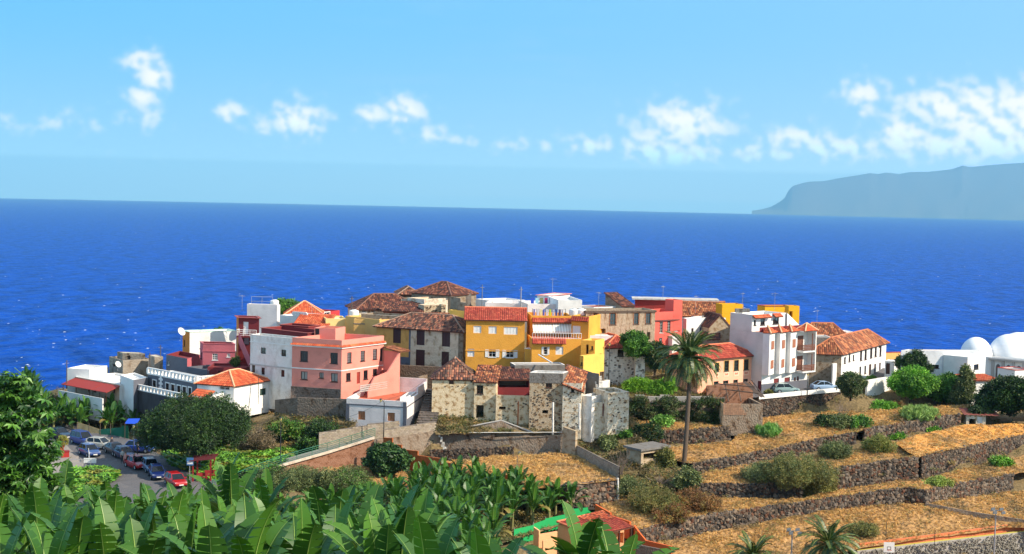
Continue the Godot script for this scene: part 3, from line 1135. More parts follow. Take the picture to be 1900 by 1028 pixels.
func wall_face(m: MB, f: Dictionary, deep: float) -> void:
	var us := [0.0, f.w]
	var vs := [0.0, f.h]
	for e in f.open:
		us.append(e.u0); us.append(e.u1)
		vs.append(e.v0); vs.append(e.v1)
	us.sort()
	vs.sort()
	for i in us.size() - 1:
		if us[i + 1] - us[i] < 0.001:
			continue
		for j in vs.size() - 1:
			if vs[j + 1] - vs[j] < 0.001:
				continue
			var cu_: float = (us[i] + us[i + 1]) * 0.5
			var cv: float = (vs[j] + vs[j + 1]) * 0.5
			var inside := false
			for e in f.open:
				if cu_ > e.u0 and cu_ < e.u1 and cv > e.v0 and cv < e.v1:
					inside = true
					break
			if not inside:
				m.quad(fp(f, us[i], vs[j]), fp(f, us[i + 1], vs[j]), fp(f, us[i + 1], vs[j + 1]), fp(f, us[i], vs[j + 1]))
	for e in f.open:
		var d: float = deep + (2.2 if e.style == "hole" else 0.0)
		var a := fp(f, e.u0, e.v0)
		var b := fp(f, e.u1, e.v0)
		var c := fp(f, e.u1, e.v1)
		var k := fp(f, e.u0, e.v1)
		var q: Vector3 = -f.n * d
		m.quad(a, a + q, k + q, k)
		m.quad(b + q, b, c, c + q)
		m.quad(a, b, b + q, a + q)
		m.quad(k + q, c + q, c, k)
func fp(f: Dictionary, u: float, v: float, out := 0.0) -> Vector3:
	return f.o + f.u * u + Vector3(0, v, 0) + f.n * out
func slab(m: MB, f: Dictionary, u0: float, v0: float, u1: float, v1: float, z0: float, z1: float) -> void:
	m.box(fp(f, u0, v0, z0), f.u * (u1 - u0), Vector3(0, v1 - v0, 0), f.n * (z1 - z0))

func walls(h: Dictionary, ms, called := "wall", deep := 0.16) -> void:
	# ms is one material or one for each of the four sides
	if ms is Array:
		for i in 4:
			var m := MB.new()
			wall_face(m, h.f[i], deep)
			part(h.o, called, m, ms[mini(i, ms.size() - 1)])
	else:
		var m := MB.new()
		for i in 4:
			wall_face(m, h.f[i], deep)
		part(h.o, called, m, ms)
	for i in 4:
		for e in h.f[i].open:
			opening(h.o, h.f[i], e, deep)

func opening(o: Node3D, f: Dictionary, e: Dictionary, deep: float) -> void:
	var w: float = e.u1 - e.u0
	var hh: float = e.v1 - e.v0
	var fm: Material = e.get("frame", paint("brown_wood", 74, 44, 32))
	var pm: Material = e.get("fill", fm)
	var st: String = e.style
	var called := "door" if st == "door" else "window"
	var m := MB.new()
	var b := 0.07
	if st == "hole":
		slab(m, f, e.u0, e.v0, e.u1, e.v1, -deep - 2.24, -deep - 2.18)
		part(o, "inner_wall", m, room_wall())
		return
	# surrounding frame inside the opening
	slab(m, f, e.u0, e.v0, e.u0 + b, e.v1, -deep, -deep + 0.07)
	slab(m, f, e.u1 - b, e.v0, e.u1, e.v1, -deep, -deep + 0.07)
	slab(m, f, e.u0 + b, e.v1 - b, e.u1 - b, e.v1, -deep, -deep + 0.07)
	slab(m, f, e.u0 + b, e.v0, e.u1 - b, e.v0 + b, -deep, -deep + 0.07)
	var root: MeshInstance3D
	if st == "grid" or st == "sash" or st == "open":
		var nx: int = e.get("nx", 2)
		var ny: int = e.get("ny", 3 if st == "grid" else 2)
		for i in range(1, nx):
			var u: float = e.u0 + w * i / nx
			slab(m, f, u - 0.03, e.v0 + b, u + 0.03, e.v1 - b, -deep, -deep + 0.055)
		for i in range(1, ny):
			var v: float = e.v0 + hh * i / ny
			slab(m, f, e.u0 + b, v - 0.022, e.u1 - b, v + 0.022, -deep, -deep + 0.05)
		root = part(o, called, m, fm)
		for i in nx:
			var p := MB.new()
			slab(p, f, e.u0 + b * 0.5 + (w - b) * i / nx + 0.01, e.v0 + b * 0.5, e.u0 + b * 0.5 + (w - b) * (i + 1) / nx - 0.01, e.v1 - b * 0.5, -deep + 0.005, -deep + 0.02)
			part(root, "pane", p, e.get("pane", glass()))
		var sill := MB.new()
		slab(sill, f, e.u0 - 0.08, e.v0 - 0.09, e.u1 + 0.08, e.v0, -deep + 0.08, 0.07)
		part(root, "sill", sill, e.get("sill", fm))
		if st == "open":
			for s in [-1, 1]:
				var p := MB.new()
				var x0: float = e.u0 - w * 0.5 if s < 0 else e.u1
				louvres(p, f, x0 + 0.02, e.v0, x0 + w * 0.5 - 0.02, e.v1, 0.015)
				part(root, "shutter", p, pm)
	elif st == "shut":
		root = part(o, called, m, fm)
		var nx: int = e.get("nx", 2)
		for i in nx:
			var p := MB.new()
			louvres(p, f, e.u0 + b * 0.6 + (w - b * 1.2) * i / nx + 0.008, e.v0 + b * 0.6, e.u0 + b * 0.6 + (w - b * 1.2) * (i + 1) / nx - 0.008, e.v1 - b * 0.6, -deep + 0.03)
			part(root, "shutter", p, pm)
	else:
		root = part(o, called, m, fm)
		var nx: int = e.get("nx", 2)
		for i in nx:
			var p := MB.new()
			var x0: float = e.u0 + b * 0.6 + (w - b * 1.2) * i / nx + 0.008
			var x1: float = e.u0 + b * 0.6 + (w - b * 1.2) * (i + 1) / nx - 0.008
			slab(p, f, x0, e.v0 + 0.02, x1, e.v1 - b * 0.6, -deep, -deep + 0.035)
			for q in 3:
				var y0: float = e.v0 + 0.12 + (hh - 0.25) * q / 3.0
				slab(p, f, x0 + 0.08, y0, x1 - 0.08, y0 + (hh - 0.25) / 3.0 - 0.1, -deep + 0.03, -deep + 0.055)
			var leaf := part(root, "door_leaf", p, pm)
			if i == nx - 1:
				var hm := MB.new()
				slab(hm, f, x0 + 0.04, e.v0 + minf(1.0, hh * 0.5), x0 + 0.08, e.v0 + minf(1.0, hh * 0.5) + 0.14, -deep + 0.035, -deep + 0.1)
				part(leaf, "handle", hm, paint("dark_iron", 48, 46, 46, 0.5))
	if e.has("trim"):
		var t := MB.new()
		var k: float = e.get("trim_w", 0.14)
		slab(t, f, e.u0 - k, e.v0 - (0.0 if st == "door" else k), e.u0, e.v1 + k, 0.0, 0.035)
		slab(t, f, e.u1, e.v0 - (0.0 if st == "door" else k), e.u1 + k, e.v1 + k, 0.0, 0.035)
		slab(t, f, e.u0, e.v1, e.u1, e.v1 + k, 0.0, 0.035)
		part(root, "trim", t, e.trim)

func louvres(p: MB, f: Dictionary, u0: float, v0: float, u1: float, v1: float, z: float) -> void:
	slab(p, f, u0, v0, u1, v1, z, z + 0.02)
	slab(p, f, u0, v0, u0 + 0.06, v1, z + 0.02, z + 0.045)
	slab(p, f, u1 - 0.06, v0, u1, v1, z + 0.02, z + 0.045)
	slab(p, f, u0 + 0.06, v0, u1 - 0.06, v0 + 0.07, z + 0.02, z + 0.045)
	slab(p, f, u0 + 0.06, v1 - 0.07, u1 - 0.06, v1, z + 0.02, z + 0.045)
	var n := maxi(3, int((v1 - v0) / 0.13))
	for i in n:
		var v := v0 + 0.09 + (v1 - v0 - 0.18) * i / n
		var a := fp(f, u0 + 0.06, v, z + 0.042)
		var d: Vector3 = f.u * (u1 - u0 - 0.12)
		var t: Vector3 = Vector3(0, (v1 - v0 - 0.18) / n * 0.8, 0) - f.n * 0.02
		p.quad(a, a + d, a + d + t, a + t)

func inset(p: Array, k: float) -> Array:
	# plan polygon moved inwards by k (outwards when negative)
	var o := []
	var n := p.size()
	for i in n:
		var a: Vector3 = p[(i + n - 1) % n]
		var b: Vector3 = p[i]
		var c: Vector3 = p[(i + 1) % n]
		var d0 := flat(b - a).normalized()
		var d1 := flat(c - b).normalized()
		var n0 := -d0.cross(Vector3.UP)
		var n1 := -d1.cross(Vector3.UP)
		var m := (n0 + n1).normalized()
		o.append(b + m * (k / maxf(0.3, m.dot(n0))))
	return o

func flat_top(h: Dictionary, par: float, wm: Material, fm: Material, thick := 0.18, cope: Material = null, over := 0.0) -> void:
	# a parapet round a flat roof
	var inn := inset(h.p, thick)
	var m := MB.new()
	var y1: float = h.top
	var y0: float = h.top - par
	for i in 4:
		var j := (i + 1) % 4
		m.quad(flat(inn[j], y0), flat(inn[i], y0), flat(inn[i], y1), flat(inn[j], y1))
		if not cope:
			m.quad(flat(h.p[i], y1), flat(h.p[j], y1), flat(inn[j], y1), flat(inn[i], y1))
	part(h.o, "parapet", m, wm)
	if cope:
		ring(h, y1, y1 + 0.07, -over, thick + 0.03, cope, "coping")
	var r := MB.new()
	r.quad(flat(inn[0], y0), flat(inn[1], y0), flat(inn[2], y0), flat(inn[3], y0))
	part(h.o, "roof", r, fm)
func ring(h: Dictionary, y0: float, y1: float, k0: float, k1: float, m_: Material, called := "cornice") -> void:
	var a := inset(h.p, k0)
	var b := inset(h.p, k1)
	var m := MB.new()
	for i in 4:
		var j := (i + 1) % 4
		m.quad(flat(a[i], y0), flat(a[j], y0), flat(a[j], y1), flat(a[i], y1))
		m.quad(flat(a[i], y1), flat(a[j], y1), flat(b[j], y1), flat(b[i], y1))
		m.quad(flat(b[i], y0), flat(b[j], y0), flat(a[j], y0), flat(a[i], y0))
		m.quad(flat(b[j], y0), flat(b[i], y0), flat(b[i], y1), flat(b[j], y1))
	part(h.o, called, m, m_)
func band(h: Dictionary, v: float, tall: float, proud: float, m_: Material, called := "cornice") -> void:
	# v metres below the top
	ring(h, h.top - v, h.top - v + tall, -proud, 0.05, m_, called)

const TILES := {
	"new": [[206, 92, 54], [214, 104, 62], [196, 82, 46], [220, 116, 72]],
	"red": [[176, 70, 52], [186, 80, 58], [166, 62, 46], [196, 92, 66]],
	"old": [[150, 92, 70], [120, 74, 60], [92, 60, 52], [176, 116, 88], [74, 54, 48], [136, 100, 82]],
	"dark": [[104, 58, 48], [84, 50, 44], [126, 72, 56], [70, 46, 42], [150, 96, 72]],
	"sun": [[178, 106, 68], [158, 88, 56], [194, 130, 86], [138, 76, 50], [112, 68, 50]],
}
var patch_noise := FastNoiseLite.new()
func tiles(m: MB, poly: Array, pal: String, gaps := 0.0) -> void:
	# poly[0] to poly[1] is the eave, counter-clockwise from above
	var e: Vector3 = (poly[1] - poly[0]).normalized()
	var nn: Vector3 = (poly[1] - poly[0]).cross(poly[2] - poly[0]).normalized()
	var s := nn.cross(e)
	var q := []
	for p in poly:
		q.append(Vector2((p - poly[0]).dot(e), (p - poly[0]).dot(s)))
	var a0 := 1e9
	var a1 := -1e9
	for p in q:
		a0 = minf(a0, p.x)
		a1 = maxf(a1, p.x)
	var sp := 0.3
	var n := int((a1 - a0) / sp)
	if n < 1:
		return
	sp = (a1 - a0) / n
	var cols: Array = TILES[pal]
	for i in n:
		var a := a0 + (i + 0.5) * sp
		var b0 := 1e9
		var b1 := -1e9
		for k in q.size():
			var p: Vector2 = q[k]
			var r: Vector2 = q[(k + 1) % q.size()]
			if (p.x - a) * (r.x - a) <= 0 and absf(p.x - r.x) > 1e-6:
				var t := (a - p.x) / (r.x - p.x)
				var y := lerpf(p.y, r.y, t)
				b0 = minf(b0, y)
				b1 = maxf(b1, y)
		var y := b0
		while y < b1 - 0.02:
			var z := minf(y + 0.5, b1)
			var c: Array = cols[rng.randi() % cols.size()]
			var w: Vector3 = poly[0] + e * a + s * y
			var k := rnd(0.85, 1.15) * (1.0 + 0.35 * patch_noise.get_noise_2d(w.x * 3.0 + w.y, w.z * 3.0))
			var l := lin(c[0], c[1], c[2])
			m.col = Color(l.r * k, l.g * k, l.b * k)
			if not (gaps > 0 and rng.randf() < gaps):
				var jit := rnd(-0.02, 0.02) if pal != "new" else 0.0
				var o0: Vector3 = poly[0] + s * y + nn * 0.035
				var o1: Vector3 = poly[0] + s * z
				var h := 0.075
				var xs := [-0.5, -0.24, 0.24, 0.5]
				var hs := [0.0, 1.0, 1.0, 0.0]
				var nx := [-0.8, -0.35, 0.35, 0.8]
				for k2 in 3:
					var x0: float = a + jit + xs[k2] * sp
					var x1: float = a + jit + xs[k2 + 1] * sp
					var na: Vector3 = (nn + e * nx[k2]).normalized()
					var nb: Vector3 = (nn + e * nx[k2 + 1]).normalized()
					m.quadn(o0 + e * x0 + nn * h * hs[k2], o0 + e * x1 + nn * h * hs[k2 + 1], o1 + e * x1 + nn * h * hs[k2 + 1], o1 + e * x0 + nn * h * hs[k2], na, nb, nb, na)
			y += 0.5
	m.col = Color.WHITE
func tile_mat() -> StandardMaterial3D:
	return mat("roof_tile", g(1.0), 0.9, noise_tex("tile_grime", FastNoiseLite.TYPE_SIMPLEX_SMOOTH, 0.04, 4, [0.0, 0.4, 1.0], [g(0.55), g(0.9), g(1.0)], 70), Vector3.ONE * 0.5, true)
func roof_part(o: Node3D, planes: Array, pal: String, ridges := [], gaps := 0.0, cap := []) -> MeshInstance3D:
	var m := MB.new()
	for p in planes:
		tiles(m, p, pal, gaps)
	# boards under the tiles
	var r := part(o, "roof", m, tile_mat())
	var u := MB.new()
	for p in planes:
		var nn: Vector3 = (p[1] - p[0]).cross(p[2] - p[0]).normalized()
		var q := []
		for w in p:
			q.append(w - nn * 0.1)
		var k: int = p.size()
		for i in range(1, k - 1):
			u.tri(p[0] - nn * 0.005, p[i] - nn * 0.005, p[i + 1] - nn * 0.005)
			u.tri(q[0], q[i + 1], q[i])
		for i in k:
			var j: int = (i + 1) % k
			u.quad(q[i], q[j], p[j] - nn * 0.005, p[i] - nn * 0.005)
	part(r, "roof_boards", u, paint("roof_boards", 108, 66, 50, 0.95))
	if ridges:
		var c := MB.new()
		for t in ridges:
			c.tube([t[0] + Vector3(0, 0.03, 0), t[1] + Vector3(0, 0.03, 0)], [0.13], 6)
		part(r, "ridge_tiles", c, mat("ridge_" + pal, Color(cap[0] / 255.0, cap[1] / 255.0, cap[2] / 255.0) if cap else Color(TILES[pal][0][0] / 255.0, TILES[pal][0][1] / 255.0, TILES[pal][0][2] / 255.0), 0.9))
	return r
func hip(h: Dictionary, rise: float, over: float, pal: String, gaps := 0.0, cap := [], frac := 0.5) -> void:
	var p := inset(h.p, -over)
	var y: float = h.top
	var w0: float = flat(p[1] - p[0]).length()
	var w1: float = flat(p[2] - p[1]).length()
	var q := []
	for a in p:
		q.append(flat(a, y - over * rise / (minf(w0, w1) * 0.5)))
	var r0: Vector3
	var r1: Vector3
	if w0 >= w1:   # ridge along the front
		var m0: Vector3 = (q[0] + q[3]) * 0.5
		var m1: Vector3 = (q[1] + q[2]) * 0.5
		var k := minf(0.48, w1 * frac / w0)
		r0 = m0.lerp(m1, k) + Vector3(0, rise, 0)
		r1 = m1.lerp(m0, k) + Vector3(0, rise, 0)
		roof_part(h.o, [[q[0], q[1], r1, r0], [q[1], q[2], r1], [q[2], q[3], r0, r1], [q[3], q[0], r0]], pal, [[r0, r1], [q[0], r0], [q[1], r1], [q[2], r1], [q[3], r0]], gaps, cap)
	else:
		var m0: Vector3 = (q[0] + q[1]) * 0.5
		var m1: Vector3 = (q[2] + q[3]) * 0.5
		var k := minf(0.48, w0 * frac / w1)
		r0 = m0.lerp(m1, k) + Vector3(0, rise, 0)
		r1 = m1.lerp(m0, k) + Vector3(0, rise, 0)
		roof_part(h.o, [[q[0], q[1], r0], [q[1], q[2], r1, r0], [q[2], q[3], r1], [q[3], q[0], r0, r1]], pal, [[r0, r1], [q[0], r0], [q[1], r0], [q[2], r1], [q[3], r1]], gaps, cap)
func gable(h: Dictionary, rise: float, over: float, pal: String, wm: Material, along := 0, gaps := 0.0, cap := []) -> void:
	# along 0: ridge runs along side 0
	var p := inset(h.p, -over)
	var y: float = h.top
	var k: int = along
	var a := flat(p[k], y)
	var b := flat(p[(k + 1) % 4], y)
	var c := flat(p[(k + 2) % 4], y)
	var d := flat(p[(k + 3) % 4], y)
	var r0 := (a + d) * 0.5 + Vector3(0, rise, 0)
	var r1 := (b + c) * 0.5 + Vector3(0, rise, 0)
	roof_part(h.o, [[a, b, r1, r0], [c, d, r0, r1]], pal, [[r0, r1]], gaps, cap)
	var m := MB.new()
	var pa: Array = h.p
	var g0 := flat(pa[k], y)
	var g1 := flat(pa[(k + 1) % 4], y)
	var g2 := flat(pa[(k + 2) % 4], y)
	var g3 := flat(pa[(k + 3) % 4], y)
	m.tri(g3, g0, (g0 + g3) * 0.5 + Vector3(0, rise * 0.93, 0))
	m.tri(g1, g2, (g1 + g2) * 0.5 + Vector3(0, rise * 0.93, 0))
	part(h.o, "gable", m, wm)
func shed(h: Dictionary, rise: float, over: float, pal: String, wm: Material, low := 0, gaps := 0.0) -> void:
	# lower edge at side `low`
	var p := inset(h.p, -over)
	var y: float = h.top
	var a := flat(p[low], y)
	var b := flat(p[(low + 1) % 4], y)
	var c := flat(p[(low + 2) % 4], y + rise)
	var d := flat(p[(low + 3) % 4], y + rise)
	roof_part(h.o, [[a, b, c, d]], pal, [], gaps)
	var m := MB.new()
	var q := []
	for i in 4:
		q.append(flat(h.p[(low + i) % 4], y))
	var up := Vector3(0, rise * 0.95, 0)
	m.tri(q[1], q[2], q[2] + up)
	m.tri(q[3], q[0], q[3] + up)
	m.quad(q[2], q[3], q[3] + up, q[2] + up)
	part(h.o, "gable", m, wm)
func tile_strip(h: Dictionary, fi: int, r: Array, out: float, pal: String) -> void:
	# a narrow tiled canopy on a wall; r is its box in the picture
	var f: Dictionary = h.f[fi]
	var a := uv(f, r[0], r[3])
	var b := uv(f, r[2], r[1])
	var lo := fp(f, a.x, a.y, out)
	var hi := fp(f, b.x, a.y, out)
	var q := maxf(0.25, b.y - a.y)
	roof_part(h.o, [[lo, hi, fp(f, b.x, a.y + q, 0.02), fp(f, a.x, a.y + q, 0.02)]], pal)
func railing(o: Node3D, called: String, pts: Array, tall: float, m_: Material, gap := 0.14, r := 0.02, bars := 0) -> void:
	var m := MB.new()
	for i in pts.size() - 1:
		var a: Vector3 = pts[i]
		var b: Vector3 = pts[i + 1]
		m.tube([a + Vector3(0, tall, 0), b + Vector3(0, tall, 0)], [r * 1.4], 5)
		if bars > 0:
			for k in bars:
				var y := tall * (k + 0.5) / (bars + 0.5)
				m.tube([a + Vector3(0, y, 0), b + Vector3(0, y, 0)], [r], 4)
		else:
			m.tube([a + Vector3(0, 0.08, 0), b + Vector3(0, 0.08, 0)], [r], 4)
		var n := maxi(1, int((b - a).length() / gap))
		for k in n + 1:
			var p := a.lerp(b, k / float(n))
			m.tube([p, p + Vector3(0, tall, 0)], [r], 4)
	part(o, called, m, m_)
func balustrade(o: Node3D, a: Vector3, b: Vector3, tall: float, m_: Material, gap := 0.8) -> void:
	var m := MB.new()
	var u := flat(b - a).normalized()
	var w := u.cross(Vector3.UP)
	var l := (b - a).length()
	m.box(a + Vector3(0, tall - 0.14, 0) - w * 0.12, b - a, Vector3(0, 0.14, 0), w * 0.24)
	m.box(a - w * 0.12, b - a, Vector3(0, 0.14, 0), w * 0.24)
	var n := maxi(1, int(l / gap))
	for k in n + 1:
		var p := a.lerp(b, k / float(n)) - u * 0.2
		m.box(p + Vector3(0, 0.14, 0) - w * 0.1, u * 0.4, Vector3(0, tall - 0.28, 0), w * 0.2)
	part(o, "balustrade", m, m_)
func antenna(p: Vector3, tall: float, label: String) -> void:
	var m := MB.new()
	m.tube([p - Vector3(0, 0.3, 0), p + Vector3(0, tall, 0)], [0.025], 5)
	var o := thing("roof_antenna", label, "antenna", p, "television antennas on the roofs")
	part(o, "mast", m, paint("galvanised", 150, 150, 152, 0.5))
	var q := MB.new()
	var d := Vector3(cos(p.x), 0, sin(p.x))
	q.tube([p + Vector3(0, tall * 0.92, 0) - d * 0.5, p + Vector3(0, tall * 0.92, 0) + d * 0.6], [0.02], 4)
	for k in 6:
		var c := p + Vector3(0, tall * 0.92, 0) + d * (k * 0.2 - 0.45)
		var s := d.cross(Vector3.UP) * (0.35 - k * 0.03)
		q.tube([c - s, c + s], [0.012], 3)
	part(o, "aerial", q, paint("galvanised", 150, 150, 152, 0.5))
func dish(p: Vector3, r: float, label: String) -> void:
	var o := thing("satellite_dish", label, "satellite dish", p, "satellite dishes")
	var m := MB.new()
	m.tube([p - Vector3(0, 0.2, 0), p + Vector3(0, r * 1.2, 0)], [0.03], 5)
	part(o, "post", m, paint("galvanised", 150, 150, 152, 0.5))
	var b := MB.new()
	var ax := Vector3(0.7, 0.5, 0.5).normalized()
	var c := p + Vector3(0, r * 1.4, 0)
	b.lathe(c, [Vector2(0.01, 0), Vector2(r * 0.5, r * 0.08), Vector2(r * 0.8, r * 0.2), Vector2(r, r * 0.32)], 14, ax)
	part(o, "reflector", b, paint("dish_white", 214, 214, 210, 0.6))
	var q := MB.new()
	q.tube([c - ax.cross(Vector3.UP).normalized() * 0.0 + Vector3(0, -r * 0.8, 0), c + ax * r * 0.9], [0.015], 4)
	part(o, "feed_arm", q, paint("galvanised", 150, 150, 152, 0.5))
func tank(p: Vector3, r: float, tall: float, label: String) -> void:
	var o := thing("water_tank", label, "water tank", p, "white water tanks on the roofs")
	var m := MB.new()
	m.lathe(p, [Vector2(r * 0.9, 0), Vector2(r, tall * 0.1), Vector2(r, tall * 0.75), Vector2(r * 0.9, tall * 0.85), Vector2(r * 0.4, tall * 0.95)], 16)
	part(o, "barrel", m, paint("tank_white", 226, 224, 218, 0.6))
	var l := MB.new()
	l.lathe(p + Vector3(0, tall * 0.93, 0), [Vector2(r * 0.46, 0), Vector2(r * 0.46, tall * 0.07), Vector2(0.01, tall * 0.09)], 12)
	part(o, "lid", l, paint("tank_lid", 196, 196, 192, 0.6))
func pole(px: float, ytop: float, ybot: float, d: float, label: String, called := "utility_pole", r := 0.09, col := [92, 84, 78]) -> Vector3:
	var t := at(px, ytop, d)
	var b := at(px, ybot, d)
	b.x = t.x
	var o := thing(called, label, "pole", Vector3(t.x, b.y, t.z))
	var m := MB.new()
	m.tube([Vector3(t.x, b.y - 0.5, t.z), t], [r, r * 0.7], 7)
	part(o, "post", m, paint("pole_%d_%d" % [col[0], col[2]], col[0], col[1], col[2], 0.9))
	var k := MB.new()
	k.cbox(t - Vector3(0, 0.5, 0), 0.7, 0.07, 0.07)
	part(o, "crossarm", k, paint("galvanised", 150, 150, 152, 0.5))
	return t
func wire(a: Vector3, b: Vector3, sag: float, label: String) -> void:
	var m := MB.new()
	var p := []
	for i in 9:
		var t := i / 8.0
		p.append(a.lerp(b, t) - Vector3(0, sag * 4 * t * (1 - t), 0))
	m.tube(p, [0.018], 4, false)
	single("overhead_cable", label, "cable", m, paint("cable_black", 38, 38, 40, 0.8), a, "thin overhead cables")

# ---------------------------------------------------------------- the village, from left to right
func z1() -> void: zoom(100, 520, 3.0237)
func z2() -> void: zoom(420, 520, 3.0237)
func z3() -> void: zoom(700, 510, 5.41)
func z4() -> void: zoom(960, 510, 5.41)
func z5() -> void: zoom(620, 640, 4.674)
func z6() -> void: zoom(960, 640, 4.284)
func z7() -> void: zoom(1220, 530, 4.111)
func z8() -> void: zoom(1540, 560, 4.283)
func z9() -> void: zoom(1020, 720, 3.339)
func z12() -> void: zoom(700, 780, 4.13)

func building(called: String, label: String) -> Node3D:
	return thing(called, label, "house" if not called.contains("ruin") else "ruin", Vector3.ZERO, "village houses")
func settle(h: Dictionary) -> void:   # put the node at the house's foot; call before its parts are made
	var p: Array = h.p
	h.o.position = flat((p[0] + p[1]) * 0.5, h.base + 2.4)

func village_left() -> void:
	rng.seed = 201
	patch_noise.seed = 3
	patch_noise.frequency = 0.12
	var white := plaster("white_wall", 228, 226, 222, 0)
	var white_w := plaster("white_wall_worn", 226, 222, 216, 1)
	var grey_floor := plaster("roof_screed", 150, 146, 142, 1)
	var white_floor := plaster("white_screed", 224, 222, 218, 1)
	var terra := plaster("terracotta_floor", 186, 96, 66, 1)
	var concrete := plaster("bare_concrete", 150, 142, 132, 2)
	var slate := plaster("slate_paint", 96, 98, 108, 0)
	var maroon := plaster("maroon_paint", 122, 38, 42, 0)
	var rose := plaster("rose_paint", 186, 98, 106, 0)
	var salmon := plaster("salmon_paint", 226, 142, 126, 0)
	var dk := paint("black_frame", 40, 34, 34)
	var wf := paint("white_frame", 226, 224, 220)
	var brown := paint("brown_wood", 74, 44, 32)
	# A white house with red awnings
	z1()
	var o := building("porch_house", "low white house with two red awnings over its porch, by the banana plants")
	var h := front2(o, [118, 540], [368, 585], 207, 7.0, 640)
	settle(h)
	var cream := plaster("cream_wall", 206, 176, 150, 1)
	wins(h, 0, "grid", [[140, 568, 165, 600], [262, 585, 274, 618], [332, 600, 343, 630]], {"frame": brown})
	wins(h, 0, "door", [[192, 585, 204, 626], [224, 588, 238, 630]], {"frame": brown, "nx": 1})
	walls(h, [cream, white, white, white])
	flat_top(h, 0.35, white, white_floor)
	var f: Dictionary = h.f[0]
	for a in [[118, 285], [290, 372]]:
		var u0 := uv(f, a[0], 545).x
		var u1 := uv(f, a[1], 575).x
		var m := MB.new()
		var t: float = f.h - 0.25
		m.box(fp(f, u0, t - 0.75, 2.3), f.u * (u1 - u0), Vector3(0, 0.08, 0), Vector3(0, 0.75, 0) - f.n * 2.3)
		part(o, "awning", m, paint("red_awning", 150, 48, 40, 0.8))
		for j in 3:
			var k := MB.new()
			k.tube([fp(f, lerpf(u0, u1, 0.05 + j * 0.45), 2.4, 2.2), fp(f, lerpf(u0, u1, 0.05 + j * 0.45), t - 0.7, 2.2)], [0.05], 5)
			part(o, "porch_post", k, brown)
	var m := MB.new()
	slab(m, f, 0.0, 0.0, f.w, 3.3, 2.6, 2.8)
	part(o, "porch_wall", m, white)
	h = front2(o, [75, 493], [200, 500], 207.5, 5.0, 640)
	h.p[1] = h.p[0].lerp(h.p[1], 1.0)
	walls(h, white)
	flat_top(h, 0.4, white, white_floor)
	h = front2(o, [195, 490], [305, 490], 216, 0.4, 520)
	walls(h, concrete)
	flat_top(h, 0.02, concrete, concrete, 0.1)
	# B white gable end block
	o = building("white_annex", "plain white block with a dark side wall beside the slate grey house")
	h = corner3(o, [372, 532], [447, 560], [527, 545], 196, 705)
	settle(h)
	walls(h, [white, slate, slate, white])
	flat_top(h, 0.3, white, white_floor)
	m = MB.new()
	slab(m, h.f[0], 0.25, 0.5, 0.32, h.f[0].h - 0.6, 0.0, 0.06)
	part(o, "drainpipe", m, paint("pipe_grey", 120, 120, 122))
	# C slate house with balustrades
	o = building("slate_house", "slate grey house with white balustrades and a row of tall narrow windows")
	h = front2(o, [527, 524], [800, 578], 200, 4.0, 628)
	settle(h)
	wins(h, 0, "grid", [[555, 562, 573, 632], [628, 578, 646, 645], [658, 585, 678, 650], [692, 592, 711, 660], [723, 598, 742, 668], [755, 603, 771, 672]], {"frame": brown, "trim": wf, "trim_w": 0.16, "nx": 2, "ny": 3})
	walls(h, slate)
	flat_top(h, 0.1, white, white_floor)
	balustrade(o, flat(h.p[0], h.top), flat(h.p[1], h.top), 0.95, white, 0.9)
	balustrade(o, flat(h.p[1], h.top), flat(h.p[2], h.top), 0.95, white, 0.9)
	band(h, 0.05, 0.2, 0.1, white)
	f = h.f[0]
	m = MB.new()
	var c0 := uv(f, 600, 600)
	for k in 5:
		slab(m, f, c0.x - 0.5, c0.y - 1.5 + k * 0.62, c0.x + 0.5, c0.y - 1.2 + k * 0.62, 0.0, 0.06)
		slab(m, f, c0.x - 0.22 + (k % 2) * 0.05, c0.y - 1.2 + k * 0.62, c0.x + 0.22, c0.y - 0.88 + k * 0.62, 0.0, 0.05)
	part(o, "lattice_panel", m, wf)
	m = MB.new()
	slab(m, f, -0.5, 0.0, f.w + 0.4, 3.1, 0.0, 2.6)
	part(o, "terrace", m, plaster("dark_plinth", 62, 60, 64, 1))
	balustrade(o, fp(f, -0.6, 3.1, 2.5), fp(f, f.w + 0.3, 3.1, 2.5), 0.85, white, 0.9)
	# D concrete house
	o = building("concrete_house", "unfinished grey concrete house with a box room on its roof")
	h = corner3(o, [310, 428], [387, 450], [540, 440], 214, 525)
	settle(h)
	wins(h, 0, "hole", [[330, 470, 344, 485]])
	walls(h, concrete)
	flat_top(h, 0.5, concrete, grey_floor)
	h = corner3(o, [355, 400], [385, 408], [512, 412], 217, 470)
	wins(h, 1, "hole", [[410, 425, 430, 445]])
	walls(h, concrete)
	flat_top(h, 0.05, concrete, plaster("pale_screed", 206, 196, 176, 1))
	h = front2(o, [565, 430], [612, 428], 213, 3.0, 485)
	walls(h, concrete)
	flat_top(h, 0.05, concrete, plaster("pale_screed", 206, 196, 176, 1))
	var d0 := zp([358, 500])
	dish(at(d0.x, d0.y, 205), 0.5, "satellite dish in front of the concrete house")
	# F grey-blue house with red parapet
	o = building("blue_grey_house", "blue grey house with a dark red flat roof behind the slate house")
	h = corner3(o, [630, 417], [748, 440], [822, 418], 207, 495)
	settle(h)
	wins(h, 0, "sash", [[640, 455, 647, 475]], {"frame": wf, "nx": 1, "ny": 1})
	walls(h, [slate, rose, rose, slate])
	flat_top(h, 0.6, maroon, paint("dark_red_floor", 120, 44, 44, 0.9))
	h = front2(o, [747, 485], [868, 505], 205, 5.0, 540)
	walls(h, slate)
	flat_top(h, 0.5, slate, grey_floor)
	# P rose house
	o = building("rose_house", "small dark rose house with a walled roof terrace")
	h = corner3(o, [820, 345], [836, 356], [1017, 360], 208, 492)
	settle(h)
